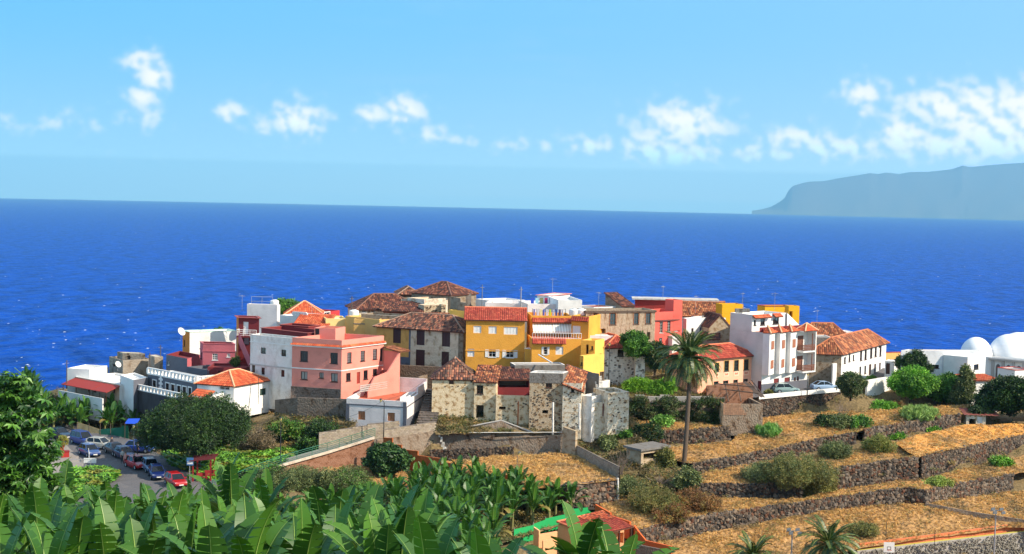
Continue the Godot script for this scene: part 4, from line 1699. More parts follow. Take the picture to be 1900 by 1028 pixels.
	wins(h, 1, "grid", [[888, 411, 919, 448], [970, 411, 988, 431]], {"frame": wf, "nx": 3, "ny": 3})
	wins(h, 0, "sash", [[824, 405, 831, 440]], {"frame": dk, "nx": 1})
	walls(h, rose)
	flat_top(h, 1.0, maroon, paint("dark_red_floor", 120, 44, 44, 0.9), 0.2, rose, 0.06)
	band(h, 1.15, 0.16, 0.08, rose)
	h = front2(o, [862, 488], [1080, 492], 201.5, 5.0, 525)
	wins(h, 0, "hole", [[920, 510, 935, 522]])
	walls(h, maroon)
	flat_top(h, 0.3, maroon, paint("dark_red_floor", 120, 44, 44, 0.9))
	m = MB.new()
	var sa := zp([1095, 475])
	var sb := zp([1035, 335])
	var s0 := at(sa.x, sa.y, 202)
	var s1 := at(sb.x, sb.y, 205)
	m.box(s1, s0 - s1, Vector3(0, 1.1, 0), Vector3(0.15, 0, 0.1))
	m.box(s1 - Vector3(0, 0.4, 0), s0 - s1, Vector3(0, 0.4, 0), Vector3(-0.2, 0, -1.0))
	part(o, "stair_wall", m, rose)
	# G mint and orange house
	o = building("mint_house", "white house with a mint green parapet and an orange end wall")
	h = corner3(o, [722, 282], [762, 292], [1022, 284], 224, 415)
	settle(h)
	wins(h, 0, "sash", [[728, 335, 735, 370]], {"frame": dk, "nx": 1})
	walls(h, [plaster("orange_wall", 214, 128, 44, 0), white, white, white])
	flat_top(h, 0.4, white, white_floor, 0.2, plaster("mint_paint", 176, 214, 196, 0), 0.05)
	d0 = zp([712, 325])
	dish(at(d0.x, d0.y, 222), 0.7, "satellite dish beside the orange end wall")
	# H maroon tower
	o = building("maroon_house", "narrow maroon house with a white railed balcony")
	h = corner3(o, [1024, 200], [1036, 210], [1152, 214], 211, 470)
	settle(h)
	wins(h, 1, "door", [[1062, 233, 1091, 304]], {"frame": wf, "fill": wf, "nx": 1})
	wins(h, 1, "door", [[1063, 320, 1095, 362]], {"frame": dk, "fill": paint("grey_door", 130, 124, 126), "nx": 1})
	walls(h, [plaster("orange_wall", 214, 128, 44, 0), maroon, maroon, maroon])
	flat_top(h, 0.05, maroon, maroon, 0.1, paint("rust_edge", 150, 66, 50), 0.3)
	f = h.f[1]
	var b0 := uv(f, 1040, 308)
	m = MB.new()
	slab(m, f, 0.1, b0.y - 0.2, f.w, b0.y, 0.0, 1.3)
	part(o, "balcony", m, maroon)
	railing(o, "railing", [fp(f, 0.15, b0.y, 0.05), fp(f, 0.15, b0.y, 1.25), fp(f, f.w, b0.y, 1.25)], 0.95, wf, 0.9, 0.035, 3)
	# E white house with orange roofs
	z1()
	o = building("white_terrace_house", "bright white house with an orange tiled canopy and a glazed roof terrace")
	h = corner3(o, [768, 648], [855, 660], [1112, 582], 183.5, 830)
	settle(h)
	walls(h, white)
	flat_top(h, 0.9, white, white_floor)
	f = h.f[0]
	m = MB.new()
	var cw: float = f.w
	roof_part(o, [[fp(f, -0.5, f.h - 0.5, 0.6), fp(f, cw + 0.05, f.h - 0.5, 0.6), fp(f, cw, f.h + 0.75, -1.6), fp(f, -0.4, f.h + 0.75, -1.6)]], "new")
	slab(m, f, 0.3, 2.4, cw - 0.3, f.h - 1.0, 0.0, 0.03)
	part(o, "gate", m, paint("dark_green", 32, 58, 48))
	h = corner3(o, [1112, 690], [1116, 694], [1270, 662], 197, 835)
	walls(h, white)
	flat_top(h, 0.02, white, white_floor)
	o = building("orange_hip_house", "white house with an orange hipped roof and a green shutter behind the white terrace")
	h = corner3(o, [803, 574], [1010, 590], [1212, 556], 188.5, 680)
	settle(h)
	wins(h, 1, "shut", [[1156, 607, 1190, 645]], {"frame": paint("dark_green", 32, 58, 48)})
	wins(h, 0, "sash", [[930, 580, 985, 615]], {"frame": wf})
	walls(h, white)
	hip(h, 1.7, 0.3, "new", 0.0, [226, 170, 130])
	z2()
	var rl := uv(h.f[1], 130, 690)
	railing(o, "stair_railing", [fp(h.f[1], rl.x, rl.y, 1.5), fp(h.f[1], rl.x + 0.4, rl.y + 2.8, 1.2)], 0.9, paint("dark_green", 32, 58, 48), 0.4, 0.03)
	# I white house left of the pink one
	o = building("plain_white_house", "two storey white house joined to the pink house")
	h = corner3(o, [135, 304], [369, 326], [420, 318], 193, 640)
	settle(h)
	wins(h, 0, "sash", [[194, 378, 221, 413], [308, 390, 335, 427], [143, 475, 161, 518], [196, 490, 215, 530], [307, 503, 326, 542]], {"frame": brown, "sill": wf, "nx": 2, "ny": 1})
	walls(h, white_w)
	flat_top(h, 0.9, white_w, grey_floor)
	band(h, 1.05, 0.12, 0.06, white)
	band(h, 4.3, 0.2, 0.08, plaster("light_grey_trim", 190, 186, 180, 1))
	# J pink house
	o = building("pink_house", "salmon pink two storey corner house with white string course and barred windows")
	h = corner3(o, [370, 321], [648, 337], [884, 311], 190, 612)
	settle(h)
	wins(h, 0, "grid", [[415, 397, 457, 455], [583, 407, 625, 467]], {"frame": dk, "nx": 3, "ny": 4, "pane": paint("dark_pane", 60, 60, 66, 0.2)})
	wins(h, 0, "sash", [[417, 512, 455, 557], [521, 518, 546, 550], [586, 522, 625, 570]], {"frame": brown, "nx": 2, "ny": 1, "pane": paint("curtain_pane", 150, 146, 140, 0.3)})
	wins(h, 1, "grid", [[678, 405, 702, 463], [753, 396, 777, 453], [822, 386, 845, 443]], {"frame": dk, "nx": 3, "ny": 4, "pane": paint("pale_pane", 120, 116, 120, 0.2)})
	wins(h, 1, "door", [[862, 382, 877, 455]], {"frame": dk, "nx": 1})
	wins(h, 1, "sash", [[672, 520, 697, 565], [770, 505, 793, 555], [822, 497, 845, 530]], {"frame": dk, "nx": 2, "ny": 1})
	wins(h, 1, "door", [[732, 515, 750, 580]], {"frame": paint("red_door", 150, 52, 40), "nx": 1})
	walls(h, salmon)
	flat_top(h, 1.0, salmon, terra, 0.2)
	band(h, 1.15, 0.16, 0.22, wf)
	var t0 := MB.new()
	for i in 2:
		tiles(t0, [fp(h.f[i], -0.2, h.f[i].h - 1.0, 0.3), fp(h.f[i], h.f[i].w + 0.2, h.f[i].h - 1.0, 0.3), fp(h.f[i], h.f[i].w, h.f[i].h - 0.72, 0.02), fp(h.f[i], 0, h.f[i].h - 0.72, 0.02)], "new")
	part(o, "cornice_tiles", t0, tile_mat())
	band(h, 4.25, 0.14, 0.06, wf, "string_course")
	f = h.f[0]
	m = MB.new()
	slab(m, f, 0.0, -1.5, f.w, 2.4, 0.0, 0.25)
	part(o, "plinth", m, plaster("dark_render", 104, 96, 92, 2))
	# room on the roof
	var hr := front2(o, [495, 266], [612, 272], 197, 3.5, 332)
	wins(hr, 0, "door", [[496, 272, 521, 324]], {"frame": dk, "nx": 1})
	walls(hr, salmon)
	flat_top(hr, 0.1, salmon, terra)
	# wall of the outside stair and the small yard
	f = h.f[1]
	var sw := MB.new()
	var pr := [[793, 625], [832, 545], [905, 515], [975, 402]]
	var pl := []
	for a in pr:
		var q := zp(a)
		pl.append(onplane(q.x, q.y, fp(f, 0, 0, 3.2), f.n))
	for i in 3:
		var a: Vector3 = pl[i]
		var b: Vector3 = pl[i + 1]
		var low := minf(a.y, b.y) - 4.6
		for w in [[f.n * 0.0, false], [f.n * -0.22, true]]:
			var k: Vector3 = w[0]
			if w[1]:
				sw.quad(flat(b, low) + k, flat(a, low) + k, a + k, b + k)
			else:
				sw.quad(flat(a, low), flat(b, low), b, a)
		sw.quad(a, b, b - f.n * 0.22, a - f.n * 0.22)
	sw.quad(flat(pl[3], pl[3].y - 9.0), flat(pl[3], pl[3].y - 9.0) - f.n * 3.0, pl[3] - f.n * 3.0, pl[3])
	part(o, "stair_wall", sw, salmon)
	var st := MB.new()
	for k in 14:
		var a: Vector3 = pl[1].lerp(pl[3], k / 13.0)
		st.box(fp(f, (a - f.o).dot(f.u), 0.2, 0.0), f.u * 0.35, Vector3(0, maxf(0.3, (a.y - f.o.y) - 3.0), 0), f.n * 2.9)
	part(o, "stair", st, plaster("coral_floor", 176, 84, 70, 1))
	var lt := MB.new()
	var y0 := uv(f, 650, 615)
	for k in 20:
		slab(lt, f, k * 0.29 + 0.2, y0.y, k * 0.29 + 0.27, y0.y + 0.85, 3.1, 3.2)
	for k in 4:
		slab(lt, f, 0.2, y0.y + k * 0.27, 6.0, y0.y + k * 0.27 + 0.07, 3.09, 3.21)
	part(o, "lattice_fence", lt, plaster("light_grey_trim", 190, 186, 180, 1))
	var tr := roof_part(o, [[pl[3] + f.n * 0.1 - f.u * 0.2, pl[3] + f.n * 0.1 + f.u * 2.2, pl[3] - f.n * 3.0 + f.u * 2.2 + Vector3(0, 0.5, 0), pl[3] - f.n * 3.0 - f.u * 0.2 + Vector3(0, 0.5, 0)]], "sun")

func village_left_back() -> void:
	rng.seed = 202
	var white := plaster("white_wall", 0, 0, 0)
	var lav := plaster("lilac_white", 228, 218, 214, 0)
	var white_floor := plaster("white_screed", 0, 0, 0)
	var grey_floor := plaster("roof_screed", 0, 0, 0)
	var maroon := plaster("maroon_paint", 0, 0, 0)
	var red := plaster("bright_red_paint", 190, 56, 58, 0)
	var sand := plaster("sand_paint", 226, 178, 104, 0)
	var sand2 := plaster("pale_sand_paint", 236, 204, 134, 0)
	var old := plaster("old_plaster", 232, 214, 190, 2)
	var stone := plaster("grey_rubble", 150, 138, 126, 3)
	var dk := paint("black_frame", 0, 0, 0)
	var wf := paint("white_frame", 0, 0, 0)
	var brown := paint("brown_wood", 0, 0, 0)
	z2()
	var o := building("lilac_box_house", "tall windowless lilac white house with a water tank on its roof")
	var h := corner3(o, [116, 133], [285, 140], [302, 136], 222, 290)
	settle(h)
	walls(h, lav)
	flat_top(h, 0.4, lav, white_floor)
	var d0 := zp([270, 137])
	tank(at(d0.x, d0.y + 2, 225), 0.7, 1.0, "white water tank on the lilac white house")
	var rq := zp([140, 130])
	var rp := at(rq.x, rq.y, 224)
	railing(o, "roof_railing", [rp, rp + Vector3(3.4, 0, 0)], 1.1, paint("galvanised", 150, 150, 152, 0.5), 1.6, 0.025, 1)
	o = building("white_balustrade_house", "white house with a balustraded terrace below the orange pyramid roof")
	h = front2(o, [300, 195], [450, 205], 220, 6.0, 300)
	settle(h)
	walls(h, white)
	flat_top(h, 0.6, white, white_floor)
	balustrade(o, flat(h.p[0].lerp(h.p[1], 0.5), h.top), flat(h.p[1], h.top), 0.7, white, 0.5)
	o = building("red_house", "bright red house with an orange pyramid roof")
	h = front2(o, [330, 190], [545, 192], 228, 6.0, 240)
	settle(h)
	walls(h, red)
	hip(h, 2.1, 0.3, "new", 0.0, [232, 190, 150])
	h = front2(o, [490, 190], [636, 168], 226, 4.0, 230)
	wins(h, 0, "sash", [[550, 180, 580, 210]], {"frame": wf, "trim": wf})
	walls(h, red)
	flat_top(h, 0.3, red, grey_floor)
	o = building("pale_sand_house", "pale sandy yellow house with an orange tiled roof plane")
	h = front2(o, [370, 262], [560, 268], 213, 5.5, 320)
	settle(h)
	walls(h, sand2)
	shed(h, 1.6, 0.2, "new", sand2)
	h = front2(o, [558, 215], [672, 215], 214, 5.0, 300)
	walls(h, sand2)
	flat_top(h, 0.3, sand2, white_floor)
	o = building("maroon_terrace_house", "low maroon building with tiled edges behind the plain white house")
	h = front2(o, [196, 268], [455, 298], 203, 4.5, 320)
	settle(h)
	walls(h, maroon)
	flat_top(h, 0.9, maroon, paint("dark_red_floor", 0, 0, 0), 0.2, paint("rust_edge", 0, 0, 0), 0.15)
	h = front2(o, [300, 250], [460, 262], 206, 3.0, 300)
	walls(h, maroon)
	flat_top(h, 0.3, maroon, maroon, 0.2, paint("rust_edge", 0, 0, 0), 0.1)
	o = building("sand_house", "sandy yellow flat roofed house behind the pink house")
	h = front2(o, [668, 200], [860, 222], 214, 6.0, 310)
	settle(h)
	wins(h, 0, "door", [[712, 255, 732, 292]], {"frame": wf, "fill": wf, "nx": 1})
	walls(h, sand)
	flat_top(h, 0.5, sand, plaster("pale_screed", 0, 0, 0))
	h = front2(o, [715, 218], [858, 222], 211, 4.0, 310)
	wins(h, 0, "sash", [[777, 278, 810, 304]], {"frame": brown, "nx": 3, "ny": 1})
	walls(h, sand)
	flat_top(h, 0.2, sand, plaster("pale_screed", 0, 0, 0))
	band(h, 0.75, 0.12, 0.05, plaster("slate_paint", 0, 0, 0))
	d0 = zp([716, 200])
	tank(at(d0.x, d0.y, 216), 0.75, 1.0, "white water tank on the sandy yellow house")
	# K old house, one half yellow, one half bare cream
	z3()
	o = building("old_manor", "old two storey house, half yellow half cream, with a mossy brown tiled roof")
	var hh := front2(o, [-6, 504], [862, 563], 208, 7.5, 890)
	settle(hh)
	var pa: Array = hh.p
	var mid0: Vector3 = pa[0].lerp(pa[1], 0.385)
	var mid1: Vector3 = pa[3].lerp(pa[2], 0.385)
	var ha := frame4(o, [pa[0], mid0, mid1, pa[3]], hh.base - 1.5, hh.top)
	var hb := frame4(o, [mid0, pa[1], pa[2], mid1], hh.base - 1.5, hh.top)
	wins(ha, 0, "shut", [[157, 540, 237, 686]], {"frame": brown, "fill": paint("oxblood_wood", 70, 34, 32)})
	wins(ha, 0, "sash", [[157, 738, 226, 766]], {"frame": dk, "nx": 1, "ny": 1})
	wins(hb, 0, "shut", [[393, 558, 475, 706], [648, 575, 731, 721]], {"frame": brown, "fill": paint("oxblood_wood", 70, 34, 32)})
	wins(hb, 0, "door", [[385, 752, 476, 918], [643, 772, 719, 915]], {"frame": brown, "fill": paint("oxblood_wood", 70, 34, 32)})
	walls(ha, plaster("faded_yellow", 224, 170, 92, 1), "wall_yellow")
	walls(hb, old, "wall_cream")
	hip(hh, 2.0, 0.45, "old", 0.01, [150, 120, 100], 0.5)
	var m := MB.new()
	slab(m, hb.f[0], 0.0, 0.0, 0.25, hb.f[0].h - 0.1, 0.0, 0.06)
	slab(m, hb.f[0], -3.2, 0.0, 0.0, 5.2, 0.0, 0.04)
	part(o, "painted_plinth", m, plaster("slate_blue", 96, 104, 120, 1))
	m = MB.new()
	slab(m, hb.f[0], hb.f[0].w - 0.7, 0.0, hb.f[0].w + 0.1, hb.f[0].h - 0.1, 0.0, 0.08)
	part(o, "corner_stones", m, stone)
	# T back roofs and the big ruin
	z2()
	o = building("brown_roof_house", "house with broad brown tiled roofs high at the back of the village")
	h = front2(o, [735, 158], [1092, 156], 224, 7.0, 215)
	settle(h)
	wins(h, 0, "sash", [[760, 165, 785, 182], [810, 165, 835, 182]], {"frame": wf, "nx": 3})
	walls(h, old)
	hip(h, 2.3, 0.4, "dark", 0.0, [120, 84, 70])
	h = front2(o, [880, 172], [1092, 178], 219, 5.0, 220)
	walls(h, plaster("brick_red", 140, 64, 50, 1))
	shed(h, 1.2, 0.3, "dark", old)
	h = front2(o, [756, 190], [1030, 205], 214, 4.0, 240)
	walls(h, stone)
	flat_top(h, 0.3, stone, grey_floor)
	z3()
	o = building("hilltop_ruin", "grey half ruined stone building at the top of the village")
	h = front2(o, [345, 172], [740, 200], 230, 7.0, 260)
	settle(h)
	walls(h, stone)
	hip(h, 1.9, 0.3, "dark", 0.02, [150, 120, 100])
	h = front2(o, [220, 188], [430, 190], 233, 6.0, 260)
	walls(h, stone)
	hip(h, 1.2, 0.3, "old", 0.0, [150, 120, 100])
	h = front2(o, [472, 245], [735, 232], 222, 4.0, 420)
	walls(h, plaster("pale_ruin", 214, 204, 190, 2))
	flat_top(h, 1.2, old, grey_floor, 0.5)
	h = front2(o, [470, 305], [690, 300], 219, 2.0, 430)
	walls(h, plaster("rubble_wall", 186, 172, 154, 3))
	wall_stones(h, 0, 120, RUB)
	flat_top(h, 0.1, old, grey_floor)
	m = MB.new()
	var pts := [[735, 215], [790, 225], [830, 270], [890, 330], [960, 372]]
	for i in 4:
		var q0 := zp(pts[i])
		var q1 := zp(pts[i + 1])
		var a := at(q0.x, q0.y, 220 - i * 1.5)
		var b := at(q1.x, q1.y, 218.5 - i * 1.5)
		m.box(flat(a, a.y - 3.5), flat(b - a, 0), Vector3(0, 3.5, 0), Vector3(0.1, 0, 0.7))
	part(o, "broken_wall", m, stone)
	h = front2(o, [790, 190], [945, 188], 228, 3.0, 310)
	walls(h, plaster("dark_block", 112, 104, 98, 1))
	flat_top(h, 0.05, stone, grey_floor)
	o = building("dark_roof_shed", "low dark roofed shed below the hilltop ruin")
	h = front2(o, [236, 258], [473, 262], 224, 4.0, 330)
	settle(h)
	walls(h, plaster("dark_block", 0, 0, 0))
	flat_top(h, 0.02, stone, plaster("tar_roof", 74, 68, 66, 1))
	h = front2(o, [372, 425], [720, 430], 212, 2.5, 470)
	walls(h, white)
	shed(h, 0.5, 0.2, "sun", white)
	for a in [[88, 125, 225.0, 2.4], [480, 165, 222.0, 1.8]]:
		z2()
		var q := zp([a[0], a[1] + 40])
		antenna(at(q.x, q.y, a[2]), a[3], "thin roof antenna beside the %s" % ("lilac white house" if a[0] == 88 else "orange pyramid roof"))

var RUB := [lin(96, 80, 66), lin(120, 100, 82), lin(78, 68, 60), lin(140, 118, 98)]

func village_middle() -> void:
	rng.seed = 203
	var white := plaster("white_wall", 0, 0, 0)
	var white_w := plaster("white_wall_worn", 0, 0, 0)
	var white_floor := plaster("white_screed", 0, 0, 0)
	var grey_floor := plaster("roof_screed", 0, 0, 0)
	var terra := plaster("terracotta_floor", 0, 0, 0)
	var stone := plaster("grey_rubble", 0, 0, 0)
	var old := plaster("old_plaster", 0, 0, 0)
	var yellow := plaster("ochre_yellow", 226, 160, 60, 0)
	var yellow2 := plaster("bright_and_lit_yellow", 240, 194, 92, 0)  # paler yellow; on the terrace house it paints in the sunlit sides
	var dk := paint("black_frame", 0, 0, 0)
	var wf := paint("white_frame", 0, 0, 0)
	var brown := paint("brown_wood", 0, 0, 0)
	var coral := plaster("coral_paint", 226, 98, 84, 0)
	# M ochre house
	z3()
	var o := building("ochre_house", "two storey ochre yellow house with red tiled eaves and white shutters")
	var h := front2(o, [893, 452], [1482, 464], 200, 8.0, 940)
	settle(h)
	wins(h, 0, "shut", [[965, 512, 1044, 585], [1117, 517, 1198, 592], [905, 742, 974, 822]], {"frame": wf})
	wins(h, 0, "shut", [[1270, 522, 1408, 600]], {"frame": wf, "nx": 4})
	wins(h, 0, "open", [[1118, 750, 1190, 826], [1293, 756, 1370, 832]], {"frame": wf, "fill": wf})
	walls(h, yellow)
	band(h, 4.45, 0.14, 0.06, yellow, "string_course")
	gable(h, 1.5, 0.35, "red", yellow, 0, 0.0, [214, 120, 84])
	h = front2(o, [1480, 742], [1640, 752], 198.5, 5.0, 900)
	walls(h, yellow)
	flat_top(h, 0.2, yellow, terra, 0.2, wf, 0.02)
	# N terraced yellow house
	z4()
	o = building("yellow_terrace_house", "yellow house in steps with a white awning, tiled strips and laundry on its roof")
	h = front2(o, [146, 640], [642, 646], 197, 6.5, 930)
	settle(h)
	wins(h, 0, "open", [[262, 722, 302, 800]], {"frame": wf, "fill": wf, "nx": 1, "ny": 3})
	wins(h, 0, "shut", [[384, 722, 460, 802]], {"frame": wf})
	walls(h, yellow)
	flat_top(h, 0.15, yellow, terra)
	tile_strip(h, 0, [146, 640, 488, 688], 0.5, "red")
	railing(o, "terrace_railing", [fp(h.f[0], 0.1, h.f[0].h, -0.1), fp(h.f[0], h.f[0].w, h.f[0].h, -0.1)], 0.8, wf, 0.35, 0.03)
	h = front2(o, [135, 408], [545, 414], 203, 6.0, 640)
	wins(h, 0, "shut", [[186, 532, 266, 604], [316, 534, 396, 604], [440, 536, 502, 604]], {"frame": paint("tan_door", 190, 140, 90), "fill": paint("tan_door", 190, 140, 90)})
	walls(h, yellow)
	flat_top(h, 0.5, yellow, terra)
	tile_strip(h, 0, [146, 436, 545, 474], 0.5, "red")
	var f: Dictionary = h.f[0]
	for a in [[150, 350], [353, 548]]:
		var m := MB.new()
		var u0 := uv(f, a[0], 490).x
		var u1 := uv(f, a[1], 490).x
		var v := uv(f, a[0], 488).y
		var n := 14
		for k in n:
			m.col = Color(0.8, 0.78, 0.72) if k % 2 == 0 else Color(0.62, 0.58, 0.5)
			var x0 := lerpf(u0, u1, k / float(n))
			var x1 := lerpf(u0, u1, (k + 1) / float(n))
			m.quad(fp(f, x0, v - 1.0, 1.5), fp(f, x1, v - 1.0, 1.5), fp(f, x1, v, 0.06), fp(f, x0, v, 0.06))
			m.quad(fp(f, x0, v - 1.2, 1.5), fp(f, x1, v - 1.2, 1.5), fp(f, x1, v - 1.0, 1.5), fp(f, x0, v - 1.0, 1.5))
		part(o, "awning", m, mat("awning_cloth", g(1.0), 0.9, null, Vector3.ONE, true))
	h = front2(o, [545, 408], [718, 418], 201.5, 6.0, 640)
	wins(h, 0, "shut", [[552, 512, 632, 586]], {"frame": wf, "nx": 4})
	walls(h, yellow)
	flat_top(h, 0.3, yellow, terra)
	tile_strip(h, 0, [545, 426, 720, 458], 0.5, "red")
	h = corner3(o, [640, 655], [780, 660], [874, 640], 194, 900)
	wins(h, 0, "hole", [[690, 700, 714, 795]])
	wins(h, 0, "sash", [[742, 715, 760, 750]], {"frame": brown, "nx": 1})
	walls(h, [yellow, yellow2, yellow2, yellow])  # right side painted in the lit tone of the same yellow
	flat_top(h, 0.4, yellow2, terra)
	h = corner3(o, [626, 808], [664, 816], [872, 794], 189.5, 960)
	wins(h, 0, "sash", [[636, 878, 652, 905]], {"frame": dk, "nx": 1})
	walls(h, [yellow, yellow2, yellow2, yellow])  # lower box too: sunlight put into the colour of its right side
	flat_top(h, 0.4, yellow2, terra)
	var m2 := MB.new()
	var e0 := zp([212, 800])
	var e1 := zp([350, 885])
	var p0 := at(e0.x, e0.y, 193)
	var p1 := at(e1.x, e1.y, 191)
	m2.tube([p0, p1], [0.1], 5)
	part(o, "stair_rail", m2, wf)
	# laundry on the roof
	var hues := [[120, 122, 190], [196, 198, 206], [216, 210, 160], [96, 110, 190], [206, 206, 210], [188, 200, 60], [172, 180, 206], [70, 90, 150], [96, 82, 110], [190, 190, 200]]
	var la := zp([158, 345])
	var lb := zp([475, 348])
	var l0 := at(la.x, la.y, 205)
	var l1 := at(lb.x, lb.y, 205)
	var names := ["lilac", "white", "cream", "blue", "pale", "lime green", "pale blue", "navy", "dark purple", "light grey"]
	for k in 10:
		var m := MB.new()
		var a := l0.lerp(l1, (k + 0.05) / 10.0)
		var b := l0.lerp(l1, (k + rnd(0.6, 0.95)) / 10.0)
		var drop := rnd(0.9, 1.9)
		for j in 4:
			var a1 := a.lerp(b, j / 4.0) + Vector3(0, 0, 0.08 * (j % 2))
			var b1 := a.lerp(b, (j + 1) / 4.0) + Vector3(0, 0, 0.08 * ((j + 1) % 2))
			m.quad(a1 - Vector3(0, drop, 0), b1 - Vector3(0, drop, 0), b1, a1)
			m.quad(b1 - Vector3(0, drop, 0.02), a1 - Vector3(0, drop, 0.02), a1 - Vector3(0, 0, 0.02), b1 - Vector3(0, 0, 0.02))
		single("laundry_cloth", "%s cloth on the washing line above the yellow terrace house" % names[k], "laundry", m, paint("cloth_%d" % k, hues[k][0], hues[k][1], hues[k][2], 0.95), a - Vector3(0, drop, 0), "laundry hung out to dry")
	var ln := MB.new()
	ln.tube([l0, l1], [0.012], 4)
	ln.tube([l0 - Vector3(0.1, 2.4, 0), l0 + Vector3(-0.1, 0.1, 0)], [0.04], 5)
	ln.tube([l1 - Vector3(-0.1, 2.4, 0), l1 + Vector3(0.1, 0.1, 0)], [0.04], 5)
	single("washing_line", "washing line with green posts above the yellow terrace house", "washing line", ln, paint("dark_green", 0, 0, 0), l0 - Vector3(0, 2.4, 0))
	for a in [570, 640]:
		var q := zp([a, 405])
		tank(at(q.x, q.y, 205), 0.75, 1.0, "white water tank beside the washing line, %s" % ("next to the laundry" if a == 570 else "next to the grey ruined facade"))
	# O whitewashed stone house
	o = building("whitewashed_house", "small whitewashed stone house with a red tiled roof")
	h = front2(o, [878, 728], [1192, 722], 199, 6.0, 1010)
	settle(h)
	wins(h, 0, "grid", [[1006, 748, 1068, 818]], {"frame": dk})
	wins(h, 0, "hole", [[1013, 906, 1042, 940]])
	var ww := plaster("whitewash", 224, 220, 214, 1)
	walls(h, ww)
	hip(h, 1.7, 0.25, "red", 0.0, [214, 140, 110], 0.35)
	var hw := h
	h = front2(o, [1190, 704], [1286, 706], 198.5, 4.0, 1010)
	wins(h, 0, "sash", [[1220, 766, 1250, 808]], {"frame": dk, "nx": 1})
	walls(h, ww)
	flat_top(h, 0.1, ww, white_floor)
	wall_stones(h, 0, 60, [lin(206, 202, 196), lin(190, 184, 176), lin(130, 120, 110)], 0.3)
	wall_stones(hw, 0, 130, [lin(206, 202, 196), lin(214, 210, 204), lin(130, 120, 110)], 0.3)
	# Q grey ruined facade
	o = building("grey_facade_ruin", "long grey roofless facade with brown streaks and empty windows")
	h = front2(o, [690, 358], [1386, 352], 204, 4.0, 650)
	settle(h)
	wins(h, 0, "grid", [[763, 388, 806, 500], [930, 388, 986, 500], [1170, 385, 1216, 495], [1290, 385, 1336, 490]], {"frame": plaster("weathered_wood", 92, 76, 66, 1), "trim": plaster("rust_stain", 150, 104, 78, 2)})
	wins(h, 0, "hole", [[828, 540, 886, 586], [1300, 575, 1335, 650]])
	var qm := plaster("streaked_grey", 176, 158, 138, 2).duplicate()
	qm.uv1_scale = Vector3(0.3, 0.045, 0.3)
	walls(h, qm)
	flat_top(h, 0.6, stone, grey_floor, 0.35)
	band(h, 0.35, 0.3, 0.15, plaster("dark_cornice", 96, 82, 72, 2))
	h = front2(o, [720, 610], [990, 612], 201, 2.0, 660)
	walls(h, plaster("lilac_white", 0, 0, 0))
	flat_top(h, 0.05, white, white_floor)
	o = building("brown_tile_house", "small house with a brown tiled roof between the grey facade and the coral house")
	h = front2(o, [1056, 318], [1176, 315], 225, 5.0, 360)
	settle(h)
	walls(h, stone)
	shed(h, 1.9, 0.2, "dark", stone)
	h = front2(o, [770, 325], [990, 318], 224, 4.0, 360)
	walls(h, white)
	flat_top(h, 0.05, white, plaster("brick_red", 0, 0, 0))
	# R coral house
	o = building("coral_house", "coral red house with tall narrow windows and a covered roof terrace")
	h = front2(o, [1384, 374], [1656, 364], 209, 5.0, 730)
	settle(h)
	wins(h, 0, "grid", [[1428, 466, 1461, 582], [1505, 456, 1538, 572], [1578, 448, 1609, 563], [1422, 632, 1453, 720]], {"frame": plaster("light_grey_trim", 0, 0, 0), "ny": 4})
	walls(h, coral)
	flat_top(h, 0.8, coral, terra)
	band(h, 1.35, 0.16, 0.22, paint("dark_cornice_edge", 110, 60, 52))
	m2 = MB.new()
	var wp := uv(h.f[0], 1515, 690)
	var wq := uv(h.f[0], 1600, 605)
	slab(m2, h.f[0], wp.x, 0.3, wq.x, wq.y, 0.0, 0.9)
	part(o, "whitewashed_porch", m2, white_w)
	h = front2(o, [1570, 254], [1657, 253], 211, 2.5, 400)
	walls(h, coral)
	flat_top(h, 0.1, coral, terra)
	h = front2(o, [1184, 246], [1572, 256], 218, 3.0, 380)
	wins(h, 0, "hole", [[1345, 340, 1565, 375]])
	walls(h, plaster("brick_paint", 168, 56, 48, 0))
	m2 = MB.new()
	var rp: Array = inset(h.p, -0.5)
	m2.prism([flat(rp[0]), flat(rp[1]) + Vector3(6.5, 0, 0), flat(rp[2]) + Vector3(6.5, 0, 0), flat(rp[3])], h.top, h.top + 0.22)
	part(o, "roof", m2, plaster("light_grey_trim", 0, 0, 0))
	# S white houses at the back
	var lav := plaster("lilac_white", 0, 0, 0)
	o = building("white_block_house", "white block with a pink roofed room, behind the yellow houses")
	h = front2(o, [410, 252], [650, 254], 213, 8.0, 430)
	settle(h)
	walls(h, white)
	flat_top(h, 0.4, white, white_floor)
	h = front2(o, [104, 292], [412, 294], 214, 7.0, 430)
	walls(h, lav)
	flat_top(h, 0.5, lav, white_floor)
	h = corner3(o, [200, 205], [350, 212], [527, 190], 221, 280)
	walls(h, white)
	flat_top(h, 0.02, white, white_floor, 0.1, plaster("pink_roof", 222, 140, 130, 0), 0.25)
	o = building("white_low_wall_house", "low white flat roofed house behind the ochre house")
	z3()
	h = front2(o, [1085, 275], [1510, 290], 221, 7.0, 400)
	settle(h)
	walls(h, lav)
	flat_top(h, 0.5, lav, white_floor)
	h = front2(o, [1165, 262], [1480, 252], 225, 5.0, 340)
	walls(h, white)
	flat_top(h, 0.3, white, white_floor)
	h = front2(o, [975, 372], [1265, 345], 213, 5.0, 430)
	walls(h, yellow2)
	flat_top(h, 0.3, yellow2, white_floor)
	z4()
